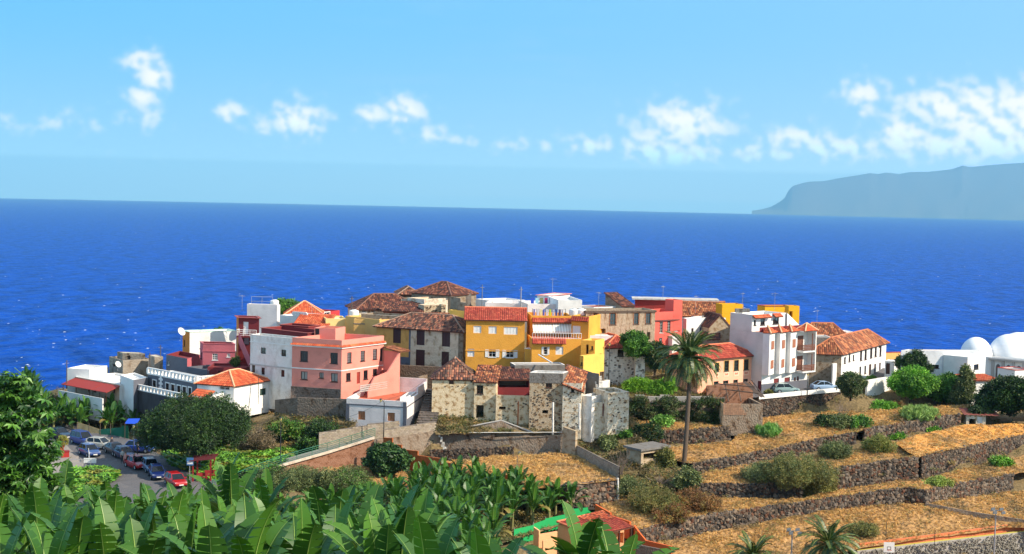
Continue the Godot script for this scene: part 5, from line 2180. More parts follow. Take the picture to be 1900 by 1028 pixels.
	for k in 5:
		var q := zp([135 + k * 46, 230])
		var a := at(q.x, q.y, 219)
		var m := MB.new()
		m.quad(a - Vector3(0, 0.9, 0), a + Vector3(0.5, -0.9, 0), a + Vector3(0.5, 0, 0), a)
		m.quad(a + Vector3(0.5, -0.9, -0.02), a - Vector3(0, 0.9, 0.02), a - Vector3(0, 0, 0.02), a + Vector3(0.5, 0, -0.02))
		single("laundry_cloth", "%s cloth hanging above the white block house" % ["blue", "pale turquoise", "olive", "crimson", "grey"][k], "laundry", m, paint("wash_%d" % k, [40, 150, 120, 150, 150][k], [70, 190, 120, 40, 150][k], [170, 200, 80, 80, 160][k], 0.95), a - Vector3(0, 1.3, 0), "laundry hung out to dry")
	pole(895, 528, 580, 216, "slender pole with a lamp arm rising above the white roofs", "utility_pole", 0.08, [110, 112, 116])
	pole(967, 532, 570, 215, "plain pole rising behind the ochre house roof", "utility_pole", 0.1, [140, 140, 140])
	for a in [[352, 160, 221.0, "antenna on the pink roofed room"], [815, 300, 220.0, "antenna behind the grey ruined facade"], [1460, 240, 218.0, "antenna on the coral house roof"]]:
		var q := zp([a[0], a[1] + 10])
		antenna(at(q.x, q.y, a[2]), 2.2, a[3])
	# L low white house
	z5()
	o = building("low_white_house", "low white house with dark corner bands and a terracotta roof terrace")
	h = corner3(o, [107, 462], [626, 492], [806, 372], 182, 702)
	settle(h)
	var sh := paint("orange_shutter", 168, 104, 60)
	wins(h, 0, "shut", [[207, 575, 269, 650], [463, 588, 526, 662]], {"frame": brown, "fill": sh})
	walls(h, lav)
	flat_top(h, 0.75, white, terra, 0.25)
	band(h, 0.85, 0.16, 0.05, plaster("slate_paint", 0, 0, 0))
	m2 = MB.new()
	slab(m2, h.f[0], -0.04, 0.0, 0.42, h.f[0].h - 0.85, 0.0, 0.05)
	slab(m2, h.f[0], h.f[0].w - 0.42, 0.0, h.f[0].w + 0.05, h.f[0].h - 0.1, 0.0, 0.05)
	slab(m2, h.f[1], 0.0, 0.0, 0.4, h.f[1].h - 0.85, 0.0, 0.05)
	slab(m2, h.f[1], 0.4, 0.0, h.f[1].w, 3.2, 0.0, 0.04)
	part(o, "corner_band", m2, plaster("slate_paint", 0, 0, 0))
	f = h.f[2]
	m2 = MB.new()
	slab(m2, f, 0.0, f.h, f.w * 1.0, f.h + 1.3, -0.25, 0.0)
	slab(m2, h.f[1], h.f[1].w * 0.55, h.f[1].h, h.f[1].w, h.f[1].h + 0.9, -0.22, 0.0)
	part(o, "terrace_wall", m2, lav)
	var mid: Vector3 = (h.p[1] * 0.62 + h.p[2] * 0.2 + h.p[0] * 0.18)
	var hs := frame4(o, [mid, h.p[1] * 0.75 + h.p[2] * 0.25 - flat(h.f[0].u) * 0.5, h.p[1] * 0.35 + h.p[2] * 0.65 - flat(h.f[0].u) * 0.5, mid + flat(h.f[1].u) * 5.0], h.top - 0.8, h.top + 0.15)
	walls(hs, white)
	flat_top(hs, 0.35, white, white_floor)
	# front ruins
	z5()
	var ruinm := plaster("peeling_cream", 232, 216, 190, 3)
	o = building("old_stone_ruin", "half collapsed old house with peeling cream walls and broken tiled roofs")
	h = front2(o, [851, 298], [1216, 306], 186, 6.5, 672)
	settle(h)
	wins(h, 0, "shut", [[996, 306, 1038, 342]], {"frame": brown, "nx": 1})
	walls(h, ruinm)
	wall_stones(h, 0, 26, RUB, 0.2)
	wall_stones(h, 1, 30, RUB, 0.2)
	var pp: Array = inset(h.p, -0.25)
	var y: float = h.top
	var rg := flat((pp[0] + pp[1] + pp[2] + pp[3]) * 0.25, y + 2.4)
	var rh := rg.lerp(flat((pp[2] + pp[3]) * 0.5, y + 2.4), 0.6)
	roof_part(o, [[flat(pp[0], y), flat(pp[1], y), rg.lerp(flat(pp[1], y), 0.25), rg], [flat(pp[3], y), flat(pp[0], y), rg, rh], [flat(pp[1], y), flat(pp[2], y), rh]], "old", [[rg, rh]], 0.06)
	var bm := MB.new()
	for k in 7:
		var a := flat(pp[1], y + 0.2).lerp(rg, k / 7.0)
		bm.tube([a, a.lerp(flat(pp[2], y + 0.3), 0.8)], [0.06], 4)
	part(o, "roof_beams", bm, plaster("weathered_wood", 0, 0, 0))
	h = front2(o, [1216, 322], [1404, 328], 185.5, 6.0, 660)
	wins(h, 0, "sash", [[1236, 350, 1293, 424]], {"frame": brown, "nx": 2, "ny": 3})
	wins(h, 0, "hole", [[1230, 522, 1296, 636]])
	walls(h, ruinm)
	wall_stones(h, 0, 18, RUB, 0.2)
	shed(h, 1.6, 0.2, "sun", ruinm, 0, 0.12)
	h = front2(o, [1404, 432], [1692, 440], 184.5, 7.0, 680)
	wins(h, 0, "hole", [[1428, 535, 1487, 562]])
	walls(h, ruinm)
	wall_stones(h, 0, 40, RUB, 0.2)
	var lg := front2(o, [1404, 300], [1700, 300], 188, 4.0, 436)
	wins(lg, 0, "hole", [[1430, 312, 1690, 370]])
	walls(lg, plaster("maroon_paint", 0, 0, 0))
	shed(lg, 1.2, 0.5, "dark", stone)
	m2 = MB.new()
	slab(m2, h.f[0], h.f[0].w - 1.5, 1.5, h.f[0].w - 1.36, h.f[0].h - 0.8, 0.02, 0.1)
	part(o, "rusty_pipe", m2, paint("rust", 176, 92, 40, 0.9))
	z6()
	o = building("stone_tower_ruin", "square dark stone block with a cement parapet in the front row of ruins")
	h = corner3(o, [100, 222], [362, 228], [402, 212], 183, 672)
	settle(h)
	wins(h, 0, "grid", [[225, 304, 275, 340]], {"frame": brown, "nx": 2, "ny": 1})
	wins(h, 0, "hole", [[198, 518, 244, 546]])
	walls(h, plaster("rubble_wall", 0, 0, 0))
	wall_stones(h, 0, 170, RUB, 0.22)
	wall_stones(h, 1, 50, RUB, 0.22)
	flat_top(h, 0.4, white_w, grey_floor, 0.25, white_w, 0.02)
	ring(h, h.top - 1.3, h.top - 0.02, -0.04, 0.1, plaster("cement", 118, 114, 110, 1), "cement_band")
	h = front2(o, [-20, 160], [380, 158], 192, 3.0, 230)
	walls(h, plaster("cement", 0, 0, 0))
	flat_top(h, 0.1, white, grey_floor)
	o = building("whitewashed_ruin", "whitewashed ruined cottage with a pink sheet roof and small steps")
	h = front2(o, [362, 300], [512, 306], 182.5, 6.0, 600)
	settle(h)
	wins(h, 0, "sash", [[427, 348, 452, 375]], {"frame": dk, "nx": 1})
	walls(h, plaster("peeling_white", 228, 222, 212, 3))
	wall_stones(h, 0, 40, RUB, 0.2)
	var sf: Dictionary = h.f[0]
	roof_part(o, [[fp(sf, -0.1, sf.h - 0.2, 0.3), fp(sf, sf.w + 0.3, sf.h - 1.2, 0.3), fp(sf, sf.w + 0.3, sf.h + 0.9, -5.0), fp(sf, -0.1, sf.h + 1.6, -5.0)]], "sun")
	h = front2(o, [505, 400], [592, 410], 183, 5.0, 620)
	walls(h, white_w)
	flat_top(h, 0.3, white_w, grey_floor)
	h = front2(o, [520, 290], [605, 300], 190, 4.0, 400)
	wins(h, 0, "hole", [[535, 314, 586, 390]])
	walls(h, white_w)
	flat_top(h, 0.1, white_w, grey_floor)
	h = front2(o, [590, 458], [715, 455], 182.5, 4.0, 600)
	wins(h, 0, "door", [[676, 466, 712, 568]], {"frame": paint("dark_red_door", 110, 40, 40), "nx": 1})
	walls(h, plaster("peeling_white", 0, 0, 0))
	flat_top(h, 0.05, white_w, grey_floor)
	h = front2(o, [722, 378], [890, 372], 182, 4.5, 570)
	walls(h, plaster("peeling_white", 0, 0, 0))
	wall_stones(h, 0, 50, RUB, 0.2)
	flat_top(h, 0.5, plaster("peeling_white", 0, 0, 0), grey_floor, 0.4)
	var stp := MB.new()
	var q0 := zp([650, 440])
	var sp := at(q0.x, q0.y, 186)
	for k in 9:
		stp.box(sp + Vector3(-0.2 - k * 0.05, k * 0.33, -k * 0.3), Vector3(1.0, 0, 0), Vector3(0, 0.33, 0), Vector3(0, 0, 0.4))
	part(o, "steps", stp, white_w)
	for a in [[283, 455, 680, 181.0], [494, 465, 640, 180.5]]:
		var t := zp([a[0], a[1]])
		var b := zp([a[0], a[2]])
		var m := MB.new()
		m.tube([at(b.x, b.y, a[3]) - Vector3(0, 0.5, 0), at(t.x, t.y, a[3])], [0.13], 8)
		single("white_post", "square white post against the %s" % ("dark stone ruin" if a[0] == 283 else "whitewashed ruin"), "post", m, white_w, at(b.x, b.y, a[3]))
	# wall of houses above the front ruins
	z6()
	o = thing("cement_wall", "grey cement garden wall sloping down beside the yellow house", "wall")
	var cm := MB.new()
	for a in [[[390, 152], [600, 222], 190.0, 188.0], [[600, 222], [650, 230], 188.0, 187.0]]:
		var t0 := zp(a[0])
		var t1 := zp(a[1])
		var va := at(t0.x, t0.y, a[2])
		var vb := at(t1.x, t1.y, a[3])
		cm.quad(flat(va, va.y - 4.5), flat(vb, va.y - 5.5), vb, va)
		cm.quad(va, vb, vb + Vector3(0, 0, -0.25), va + Vector3(0, 0, -0.25))
		cm.quad(flat(vb, va.y - 5.5) + Vector3(0, 0, -0.25), flat(va, va.y - 4.5) + Vector3(0, 0, -0.25), va + Vector3(0, 0, -0.25), vb + Vector3(0, 0, -0.25))
	part(o, "wall", cm, plaster("cement", 0, 0, 0))

func village_right() -> void:
	rng.seed = 204
	var white := plaster("white_wall", 0, 0, 0)
	var white_w := plaster("white_wall_worn", 0, 0, 0)
	var white_floor := plaster("white_screed", 0, 0, 0)
	var grey_floor := plaster("roof_screed", 0, 0, 0)
	var terra := plaster("terracotta_floor", 0, 0, 0)
	var stone := plaster("grey_rubble", 0, 0, 0)
	var slate := plaster("slate_paint", 0, 0, 0)
	var dk := paint("black_frame", 0, 0, 0)
	var wf := paint("white_frame", 0, 0, 0)
	var brown := paint("brown_wood", 0, 0, 0)
	var maroon := plaster("maroon_paint", 0, 0, 0)
	var green := paint("dark_green", 0, 0, 0)
	z7()
	# U peach house
	var o := building("peach_house", "peach coloured house with green windows and a red tiled roof beside the palm")
	var h := front2(o, [312, 560], [752, 522], 199, 5.5, 800)
	settle(h)
	var peach := plaster("peach_paint", 240, 174, 142, 0)
	wins(h, 0, "grid", [[435, 590, 469, 656], [508, 573, 544, 652], [583, 568, 619, 646], [658, 562, 696, 642]], {"frame": green, "nx": 2, "ny": 3, "trim": plaster("sand_paint", 0, 0, 0), "trim_w": 0.1})
	wins(h, 0, "sash", [[430, 730, 466, 772], [500, 724, 541, 768], [578, 718, 613, 762], [653, 712, 690, 758]], {"frame": green})
	walls(h, peach)
	hip(h, 1.7, 0.4, "red", 0.0, [180, 96, 74], 0.5)
	var m := MB.new()
	var f: Dictionary = h.f[0]
	slab(m, f, f.w - 0.38, 0.0, f.w + 0.02, f.h - 0.1, 0.0, 0.06)
	part(o, "red_pilaster", m, paint("pilaster_red", 176, 52, 40, 0.9))
	for r in [[508, 655, 544, 695], [583, 650, 619, 690], [658, 645, 694, 684], [435, 660, 469, 698]]:
		var a := uv(f, r[0], r[3])
		var b := uv(f, r[2], r[1])
		m = MB.new()
		slab(m, f, a.x, a.y, b.x, b.y, 0.0, 0.03)
		var p := part(o, "window_apron", m, plaster("peach_light", 246, 196, 166, 0))
		m = MB.new()
		for k in 3:
			slab(m, f, lerpf(a.x, b.x, 0.2 + k * 0.22), lerpf(a.y, b.y, 0.3), lerpf(a.x, b.x, 0.34 + k * 0.22), lerpf(a.y, b.y, 0.7 - 0.1 * (k % 2)), 0.03, 0.05)
		part(p, "ornament", m, paint("ornament_red", 206, 96, 70, 0.9))
	# V four storey white house
	o = building("zigzag_white_house", "four storey white house with zigzag bays, small tiled caps and wooden balconies")
	h = corner3(o, [552, 330], [806, 360], [1152, 336], 205, 815)
	settle(h)
	wins(h, 0, "door", [[762, 728, 802, 822]], {"frame": paint("garage_maroon", 96, 34, 44), "nx": 1})
	wins(h, 1, "door", [[886, 708, 926, 800], [968, 700, 1010, 778], [1062, 692, 1078, 790]], {"frame": paint("dark_red_door", 110, 40, 40), "nx": 1})
	wins(h, 1, "shut", [[1040, 700, 1056, 750]], {"frame": paint("tan_shutter", 150, 92, 66), "nx": 1})
	walls(h, [plaster("shaded_white", 206, 202, 196, 0), white, white, white])  # left side greyer: its shade is put into the wall colour
	flat_top(h, 0.05, white, terra)
	f = h.f[1]
	m = MB.new()
	slab(m, f, 0.0, 0.0, f.w, 3.6, 0.0, 0.04)
	part(o, "grey_plinth", m, slate)
	var lift := uv(f, 806, 678).y
	var bw: float = f.w * 0.72 / 3.0
	var tan := paint("tan_shutter", 0, 0, 0)
	for k in 3:
		var u0 := k * bw
		m = MB.new()
		var e0 := 1.25 - 0.1 * k
		var pts := [fp(f, u0, 0, 0), fp(f, u0, 0, e0), fp(f, u0 + bw, 0, 0.3), fp(f, u0 + bw, 0, 0)]
		m.prism([flat(pts[0]), flat(pts[1]), flat(pts[2]), flat(pts[3])], f.o.y + lift, h.top)
		var bay := part(o, "bay", m, white)
		var fb := facade(pts[1], pts[2], f.o.y + lift, h.top)
		for v in [0.9, 3.75]:
			m = MB.new()
			louvres(m, fb, fb.w * 0.28, v, fb.w * 0.72, v + 1.25, 0.01)
			part(bay, "shutter", m, tan)
		var tp: Vector3 = flat(fp(f, u0 + bw * 0.4, 0, 0.0), h.top + 1.0)
		var a0: Vector3 = flat(pts[0], h.top) - f.u * 0.1
		var a1: Vector3 = flat(pts[1], h.top) + f.n * 0.25
		var a2: Vector3 = flat(pts[2], h.top) + f.u * 0.1
		roof_part(o, [[a0, a1, tp], [a1, a2 + f.n * 0.3, tp]], "new", [[a1, tp]], 0.0, [226, 170, 130])
	# balcony stack at the right end
	m = MB.new()
	var bu := 3 * bw
	var sl := MB.new()
	for v in [lift - 0.1, lift + 2.95, f.h - 0.15]:
		sl = MB.new()
		slab(sl, f, bu, v, f.w + 0.1, v + 0.2, 0.0, 1.5)
		part(o, "balcony_slab", sl, white)
	slab(m, f, f.w - 0.12, lift, f.w + 0.08, f.h, 0.0, 1.5)
	part(o, "balcony_fin", m, white)
	for v in [lift + 0.1, lift + 3.15]:
		m = MB.new()
		for k in 4:
			slab(m, f, bu + 0.05, v + 0.15 + k * 0.22, f.w - 0.1, v + 0.3 + k * 0.22, 1.4, 1.46)
			m.box(fp(f, bu + 0.05, v + 0.15 + k * 0.22, 0.05), f.n * 1.4, Vector3(0, 0.15, 0), f.u * 0.06)
		part(o, "balcony_rail", m, paint("balcony_wood", 112, 66, 46))
		m = MB.new()
		slab(m, f, bu + 0.25, v, bu + 0.25 + (f.w - bu) * 0.5, v + 2.2, 0.0, 0.05)
		part(o, "balcony_door", m, paint("balcony_wood", 0, 0, 0))
		m = MB.new()
		slab(m, f, bu + (f.w - bu) * 0.72, v, bu + (f.w - bu) * 0.76, v + 2.6, 1.36, 1.46)
		part(o, "balcony_post", m, paint("balcony_wood", 0, 0, 0))
	var ce := [fp(f, bu, f.h, 1.7), fp(f, f.w + 0.2, f.h, 1.7), fp(f, f.w + 0.2, f.h, -0.3), fp(f, bu, f.h, -0.3)]
	var ap: Vector3 = (ce[0] + ce[1] + ce[2] + ce[3]) * 0.25 + Vector3(0, 1.1, 0)
	roof_part(o, [[ce[0], ce[1], ap], [ce[1], ce[2], ap], [ce[2], ce[3], ap], [ce[3], ce[0], ap]], "new", [[ce[0], ap], [ce[1], ap], [ce[3], ap]], 0.0, [226, 170, 130])
	# set back top floor
	var back: Vector3 = -h.f[1].n
	var tf := frame4(o, [h.p[0] + h.f[0].u * 0.02, h.p[0].lerp(h.p[1], 0.66), h.p[0].lerp(h.p[1], 0.66) + (h.p[2] - h.p[1]) * 0.75, h.p[0] + (h.p[2] - h.p[1]) * 0.75], h.top - 0.05, uv(h.f[0], 555, 205).y + h.base)
	wins(tf, 1, "sash", [[735, 262, 751, 303], [785, 250, 819, 300], [880, 242, 926, 292]], {"frame": dk})
	walls(tf, [plaster("shaded_white", 0, 0, 0), white, white, white])  # top floor repeats the painted shade on its left side
	flat_top(tf, 0.5, white, white_floor)
	tile_strip(tf, 1, [722, 218, 850, 248], 0.7, "new")
	tile_strip(tf, 1, [876, 210, 935, 238], 0.7, "new")
	var rw := MB.new()
	var fr: Dictionary = tf.f[1]
	var w0 := fp(fr, fr.w * 0.98, fr.h, 0.3)
	var w1 := fp(fr, fr.w * 1.35, 0.6, 0.3)
	rw.quad(flat(w0, tf.base), flat(w1, tf.base), w1, w0)
	rw.quad(w0, w1, w1 - fr.n * 0.25, w0 - fr.n * 0.25)
	rw.quad(flat(w1, tf.base) - fr.n * 0.25, flat(w0, tf.base) - fr.n * 0.25, w0 - fr.n * 0.25, w1 - fr.n * 0.25)
	part(o, "stair_wall", rw, white)
	rw = MB.new()
	slab(rw, fr, 0.0, 0.05, fr.w * 1.3, 0.75, 1.5, 1.6)
	part(o, "terrace_parapet", rw, maroon)
	var tq := zp([630, 203])
	for k in 3:
		var t := MB.new()
		t.cbox(at(tq.x - 5 + k * 9, tq.y, 211), 0.7, 0.55, 0.7)
		part(o, "chimney_block", t, plaster("cement", 0, 0, 0))
	# mustard houses behind
	var must := plaster("mustard_paint", 226, 166, 20, 0)
	o = building("mustard_house", "mustard yellow rooftops behind the four storey white house")
	h = front2(o, [495, 142], [655, 142], 224, 2.5, 300)
	settle(h)
	walls(h, must)
	flat_top(h, 0.3, must, terra)
	h = front2(o, [820, 158], [1030, 157], 221, 2.5, 300)
	walls(h, must)
	flat_top(h, 0.5, must, terra, 0.2, paint("rust_edge", 0, 0, 0), 0.1)
	h = front2(o, [1002, 155], [1084, 156], 219, 2.0, 300)
	wins(h, 0, "hole", [[1005, 195, 1030, 240]])
	walls(h, [must, paint("brick_edge", 160, 60, 44, 0.9), must, must])
	flat_top(h, 0.1, must, terra)
	for a in [[648, 120, 222.0, "antenna on the mustard roof next to the cream tiled roof"], [893, 120, 220.0, "antenna on the mustard roof with a red end wall"], [1215, 250, 226.0, "antenna above the back tiled roof"], [290, 140, 226.0, "antenna above the cream tiled roof"]]:
		var q := zp([a[0], a[1] + 55])
		antenna(at(q.x, q.y, a[2]), 2.6, a[3])
	# X houses between coral and zigzag
	o = building("cream_tile_house", "white house with a sunlit cream and brown tiled roof at the back")
	h = front2(o, [196, 236], [548, 240], 226, 7.0, 330)
	settle(h)
	walls(h, white)
	gable(h, 2.2, 0.2, "sun", white, 0)
	o = building("white_side_house", "plain white house beside the coral house")
	h = corner3(o, [195, 246], [222, 254], [387, 240], 214, 400)
	settle(h)
	wins(h, 1, "sash", [[258, 325, 275, 358], [322, 318, 334, 362]], {"frame": brown, "nx": 1})
	walls(h, [plaster("lilac_white", 0, 0, 0), white, white, white])
	flat_top(h, 0.3, white, plaster("blue_grey_screed", 160, 164, 176, 0), 0.15)
	h = front2(o, [372, 250], [520, 246], 219, 4.0, 330)
	walls(h, white)
	flat_top(h, 0.2, white, grey_floor)
	o = building("stone_gable_ruin", "dark stone gable between the peach roof and the four storey white house")
	h = front2(o, [392, 322], [560, 322], 214, 5.0, 470)
	settle(h)
	walls(h, plaster("rubble_wall", 0, 0, 0))
	gable(h, 2.0, 0.1, "dark", plaster("rubble_wall", 0, 0, 0), 1)
	h = front2(o, [330, 405], [470, 410], 212, 3.0, 480)
	walls(h, stone)
	shed(h, 0.8, 0.2, "dark", stone)
	# Y long white house
	o = building("long_white_house", "long white two storey house with tall windows and old tiled roofs")
	h = corner3(o, [1160, 504], [1405, 512], [1746, 424], 212, 740)
	settle(h)
	wins(h, 1, "grid", [[1545, 486, 1561, 571], [1580, 478, 1596, 563], [1622, 463, 1639, 551], [1657, 455, 1673, 541], [1694, 450, 1709, 536]], {"frame": brown, "ny": 4})
	wins(h, 1, "sash", [[1423, 546, 1436, 592], [1458, 536, 1471, 580], [1490, 528, 1501, 571], [1540, 618, 1554, 680], [1578, 612, 1591, 670]], {"frame": brown, "nx": 1})
	wins(h, 1, "door", [[1612, 600, 1630, 682], [1652, 597, 1666, 672], [1690, 588, 1703, 652]], {"frame": brown, "nx": 1})
	walls(h, [stone, white, white, stone])
	hip(h, 2.4, 0.4, "sun", 0.0, [196, 140, 110], 0.5)
	for a in [[1440, 530], [1668, 465]]:
		var q := uv(h.f[1], a[0], a[1])
		m = MB.new()
		var c := fp(h.f[1], q.x, q.y, 0.5)
		m.tube([fp(h.f[1], q.x, q.y + 0.3, 0.0), fp(h.f[1], q.x, q.y + 0.35, 0.5), c + Vector3(0, 0.2, 0)], [0.025], 4)
		m.lathe(c - Vector3(0, 0.2, 0), [Vector2(0.05, 0), Vector2(0.16, 0.35), Vector2(0.02, 0.5)], 6)
		part(o, "wall_lantern", m, paint("dark_iron", 48, 46, 46, 0.5))
	h = corner3(o, [1330, 596], [1340, 600], [1408, 580], 210.5, 760)
	walls(h, white)
	flat_top(h, 0.2, white, grey_floor)
	o = building("orange_shed_house", "low white house with an orange tiled lean-to roof by the parked cars")
	h = front2(o, [1132, 660], [1332, 662], 212.5, 3.5, 800)
	settle(h)
	wins(h, 0, "door", [[1184, 706, 1208, 795], [1280, 690, 1296, 752]], {"frame": brown, "nx": 1})
	walls(h, white)
	shed(h, 0.9, 0.15, "new", white, 1)
	o = building("back_tile_house", "white house with a large old tiled roof behind the long white house")
	h = front2(o, [1128, 400], [1475, 405], 229, 7.0, 500)
	settle(h)
	walls(h, white_w)
	hip(h, 2.4, 0.3, "sun", 0.0, [180, 130, 100], 0.3)
	h = front2(o, [1150, 392], [1330, 395], 221, 4.0, 500)
	walls(h, plaster("cement", 0, 0, 0))
	flat_top(h, 0.1, white, grey_floor)
	h = front2(o, [1440, 352], [1496, 352], 231, 3.0, 420)
	walls(h, white)
	flat_top(h, 0.05, white, white_floor)
	h = front2(o, [1150, 470], [1215, 470], 219, 4.0, 520)
	walls(h, maroon)
	shed(h, 0.9, 0.2, "red", maroon)
	z8()
	m = MB.new()
	o = thing("orange_garden_wall", "orange topped yellow garden wall at the end of the long white house", "wall", at(1644, 668, 234))
	var gw := front2(o, [430, 405], [562, 402], 234, 0.3, 470)
	walls(gw, plaster("sand_paint", 0, 0, 0))
	flat_top(gw, 0.02, paint("rust_edge", 0, 0, 0), paint("rust_edge", 0, 0, 0), 0.1, paint("pilaster_red", 0, 0, 0), 0.05)
	# white terrace wall in front of the long house, with pots
	o = thing("white_terrace_wall", "white terrace wall below the long white house", "wall", at(1615, 715, 214))
	gw = front2(o, [300, 625], [505, 590], 213, 0.35, 690)
	walls(gw, white)
	flat_top(gw, 0.02, white, white, 0.1)
	o = building("corner_annex", "small white annex with a brown door at the end of the long white house")
	h = front2(o, [438, 470], [512, 475], 224, 3.0, 620)
	settle(h)
	wins(h, 0, "door", [[444, 488, 476, 575]], {"frame": brown, "nx": 1})
	walls(h, white)
	flat_top(h, 0.1, white, white_floor)
	# Z modern white house
	o = building("modern_white_house", "large plain white flat roofed house in front of the white domes")
	h = corner3(o, [566, 385], [1188, 392], [1240, 384], 220, 690)
	settle(h)
	wins(h, 0, "sash", [[765, 500, 866, 528]], {"frame": dk, "nx": 4, "ny": 1})
	wins(h, 0, "sash", [[958, 500, 994, 549]], {"frame": dk, "nx": 1, "ny": 1})
	walls(h, plaster("bluish_white", 222, 222, 224, 0))
	flat_top(h, 0.8, white, plaster("pink_roof", 0, 0, 0))
	var hz := front2(o, [1096, 440], [1225, 420], 216.5, 4.0, 690)
	wins(hz, 0, "sash", [[1143, 497, 1181, 536]], {"frame": dk, "nx": 2, "ny": 1})
	walls(hz, white)
	flat_top(hz, 0.1, white, white_floor)
	o = building("orange_porch_house", "small white house with a flat orange tiled roof below the modern house")
	h = front2(o, [1132, 628], [1345, 624], 212, 4.0, 760)
	settle(h)
	wins(h, 0, "sash", [[1140, 645, 1158, 700]], {"frame": dk, "nx": 1})
	walls(h, white)
	shed(h, 0.45, 0.3, "new", white)
	# church with white domes
	o = thing("domed_church", "white church with smooth scalloped domes and a grey pillared side", "church", at(1860, 690, 248))
	var dw := paint("dome_white", 232, 232, 232, 0.75)
	var c1 := at(1811, 660, 246)
	m = MB.new()
	var prof := []
	for k in 13:
		var a := k / 12.0 * PI * 0.5
		prof.append(Vector2(cos(a) * 2.75, sin(a) * 3.3))
	m.lathe(c1, prof, 40)
	part(o, "small_dome", m, dw)
	m = MB.new()
	for k in 5:
		var c := at(1872 + k * 17, 664, 247 + k * 1.2)
		var r := [3.7, 4.0, 4.1, 4.1, 3.9][k] as float
		prof = []
		for j in 13:
			var a := j / 12.0 * PI * 0.5
			prof.append(Vector2(cos(a) * r, sin(a) * r * 1.14))
		var one := MB.new()
		one.lathe(c, prof, 40)
		part(o, "vault_dome", one, dw)
	h = corner3(o, [1180, 420], [1242, 436], [1660, 470], 243, 660)
	walls(h, [white, white, white, white])
	flat_top(h, 0.3, white, white_floor)
	f = h.f[1]
	for k in 6:
		m = MB.new()
		slab(m, f, 1.0 + k * 1.75, 0.0, 1.45 + k * 1.75, f.h - 0.2, 0.0, 0.35)
		part(o, "pillar", m, plaster("warm_grey", 170, 164, 158, 0))
	for k in 5:
		m = MB.new()
		var u: float = 2.2 + k * 1.75 - 0.1
		slab(m, f, u - 0.35, 1.2, u + 0.35, f.h - 1.6, 0.01, 0.05)
		for j in 8:
			var a0 := PI * j / 8.0
			var a1 := PI * (j + 1) / 8.0
			m.tri(fp(f, u, f.h - 1.6, 0.05), fp(f, u + cos(a0) * 0.35, f.h - 1.6 + sin(a0) * 0.5, 0.05), fp(f, u + cos(a1) * 0.35, f.h - 1.6 + sin(a1) * 0.5, 0.05))
		part(o, "arched_window", m, paint("church_window", 92, 86, 84, 0.4))
	m = MB.new()
	slab(m, f, 0.5, f.h - 0.5, f.w, f.h - 0.15, 0.0, 0.5)
	part(o, "eaves_beam", m, plaster("warm_grey", 0, 0, 0))
	o = building("red_edge_house", "low white house with a red roof edge below the church")
	h = front2(o, [1470, 545], [1600, 540], 232, 4.0, 640)
	settle(h)
	walls(h, white)
	flat_top(h, 0.1, white, grey_floor, 0.2, paint("pilaster_red", 0, 0, 0), 0.1)

# ---------------------------------------------------------------- bananas, palms, trees
var banana_kinds := []
func banana_leaf(az: float, el: float, length: float, width: float, droop: float, tear: float, dead := 0.0) -> MB:
	var m := MB.new()
	var dir := Vector3(cos(az), 0, sin(az))
	var side := dir.cross(Vector3.UP)
	var p := Vector3.ZERO
	var ang := el
	var n := 11
	var mid := []
	var ups := []
	var stem := 0.28 * length
	for i in n + 1:
		mid.append(p)
		var t := dir * cos(ang) + Vector3.UP * sin(ang)
		ups.append(side.cross(t).normalized() * 1.0)
		p += t * ((stem if i == 0 else length / n))
		ang -= droop / n * (0.4 + 1.4 * i / n)
	var base := lin(76, 118, 38).lerp(lin(46, 84, 34), rng.randf())
	base = base.lerp(lin(150, 116, 60), dead)
	for s in [-1.0, 1.0]:
		var fold := rnd(0.12, 0.45)
		var w0 := 0.0
		for i in range(1, n):
			var u0 := (i - 1) / float(n - 1)
			var u1 := i / float(n - 1)
			var a0 := width * 0.5 * pow(sin(PI * clampf(u0 * 0.93 + 0.05, 0, 1)), 0.55) * (1.0 + rnd(-0.06, 0.06))
			var a1 := width * 0.5 * pow(sin(PI * clampf(u1 * 0.93 + 0.05, 0, 1)), 0.55) * (0.0 if i == n - 1 else 1.0)
			if i > 1:
				a0 = w0
			w0 = a1
			var gap := 0.0
			if tear > 0 and rng.randf() < tear:
				gap = rnd(0.1, 0.35)
			var lift0: Vector3 = ups[i] * fold + side * s
			var lift1: Vector3 = ups[i + 1] * fold + side * s
			var q0: Vector3 = mid[i] + lift0.normalized() * a0 + (mid[i + 1] - mid[i]) * gap
			var q1: Vector3 = mid[i + 1] + lift1.normalized() * a1 - Vector3(0, rnd(0.0, 0.06), 0)
			var k := rnd(0.95, 1.05)
			m.col = Color(base.r * k, base.g * k, base.b * k)
			var n0: Vector3 = (ups[i] - side * s * fold).normalized()
			var n1: Vector3 = (ups[i + 1] - side * s * fold).normalized()
			if s < 0:
				m.quadn(mid[i], mid[i + 1], q1, q0, n0, n1, n1, n0)
			else:
				m.quadn(mid[i], q0, q1, mid[i + 1], n0, n0, n1, n1)
	# midrib
	m.col = lin(140, 168, 84)
	for i in n:
		var w := 0.026 * (1.0 - i / float(n + 1))
		var u: Vector3 = ups[i] * -0.015
		m.quad(mid[i] - side * w + u, mid[i] + side * w + u, mid[i + 1] + side * w * 0.8 + u, mid[i + 1] - side * w * 0.8 + u)
		m.quad(mid[i] + side * w - u, mid[i] - side * w - u, mid[i + 1] - side * w * 0.8 - u, mid[i + 1] + side * w * 0.8 - u)
	return m
func banana_mat() -> StandardMaterial3D:
	var m := leaf_mat("banana_leaf", 0.42, 0.6)
	m.metallic_specular = 0.4
	return m
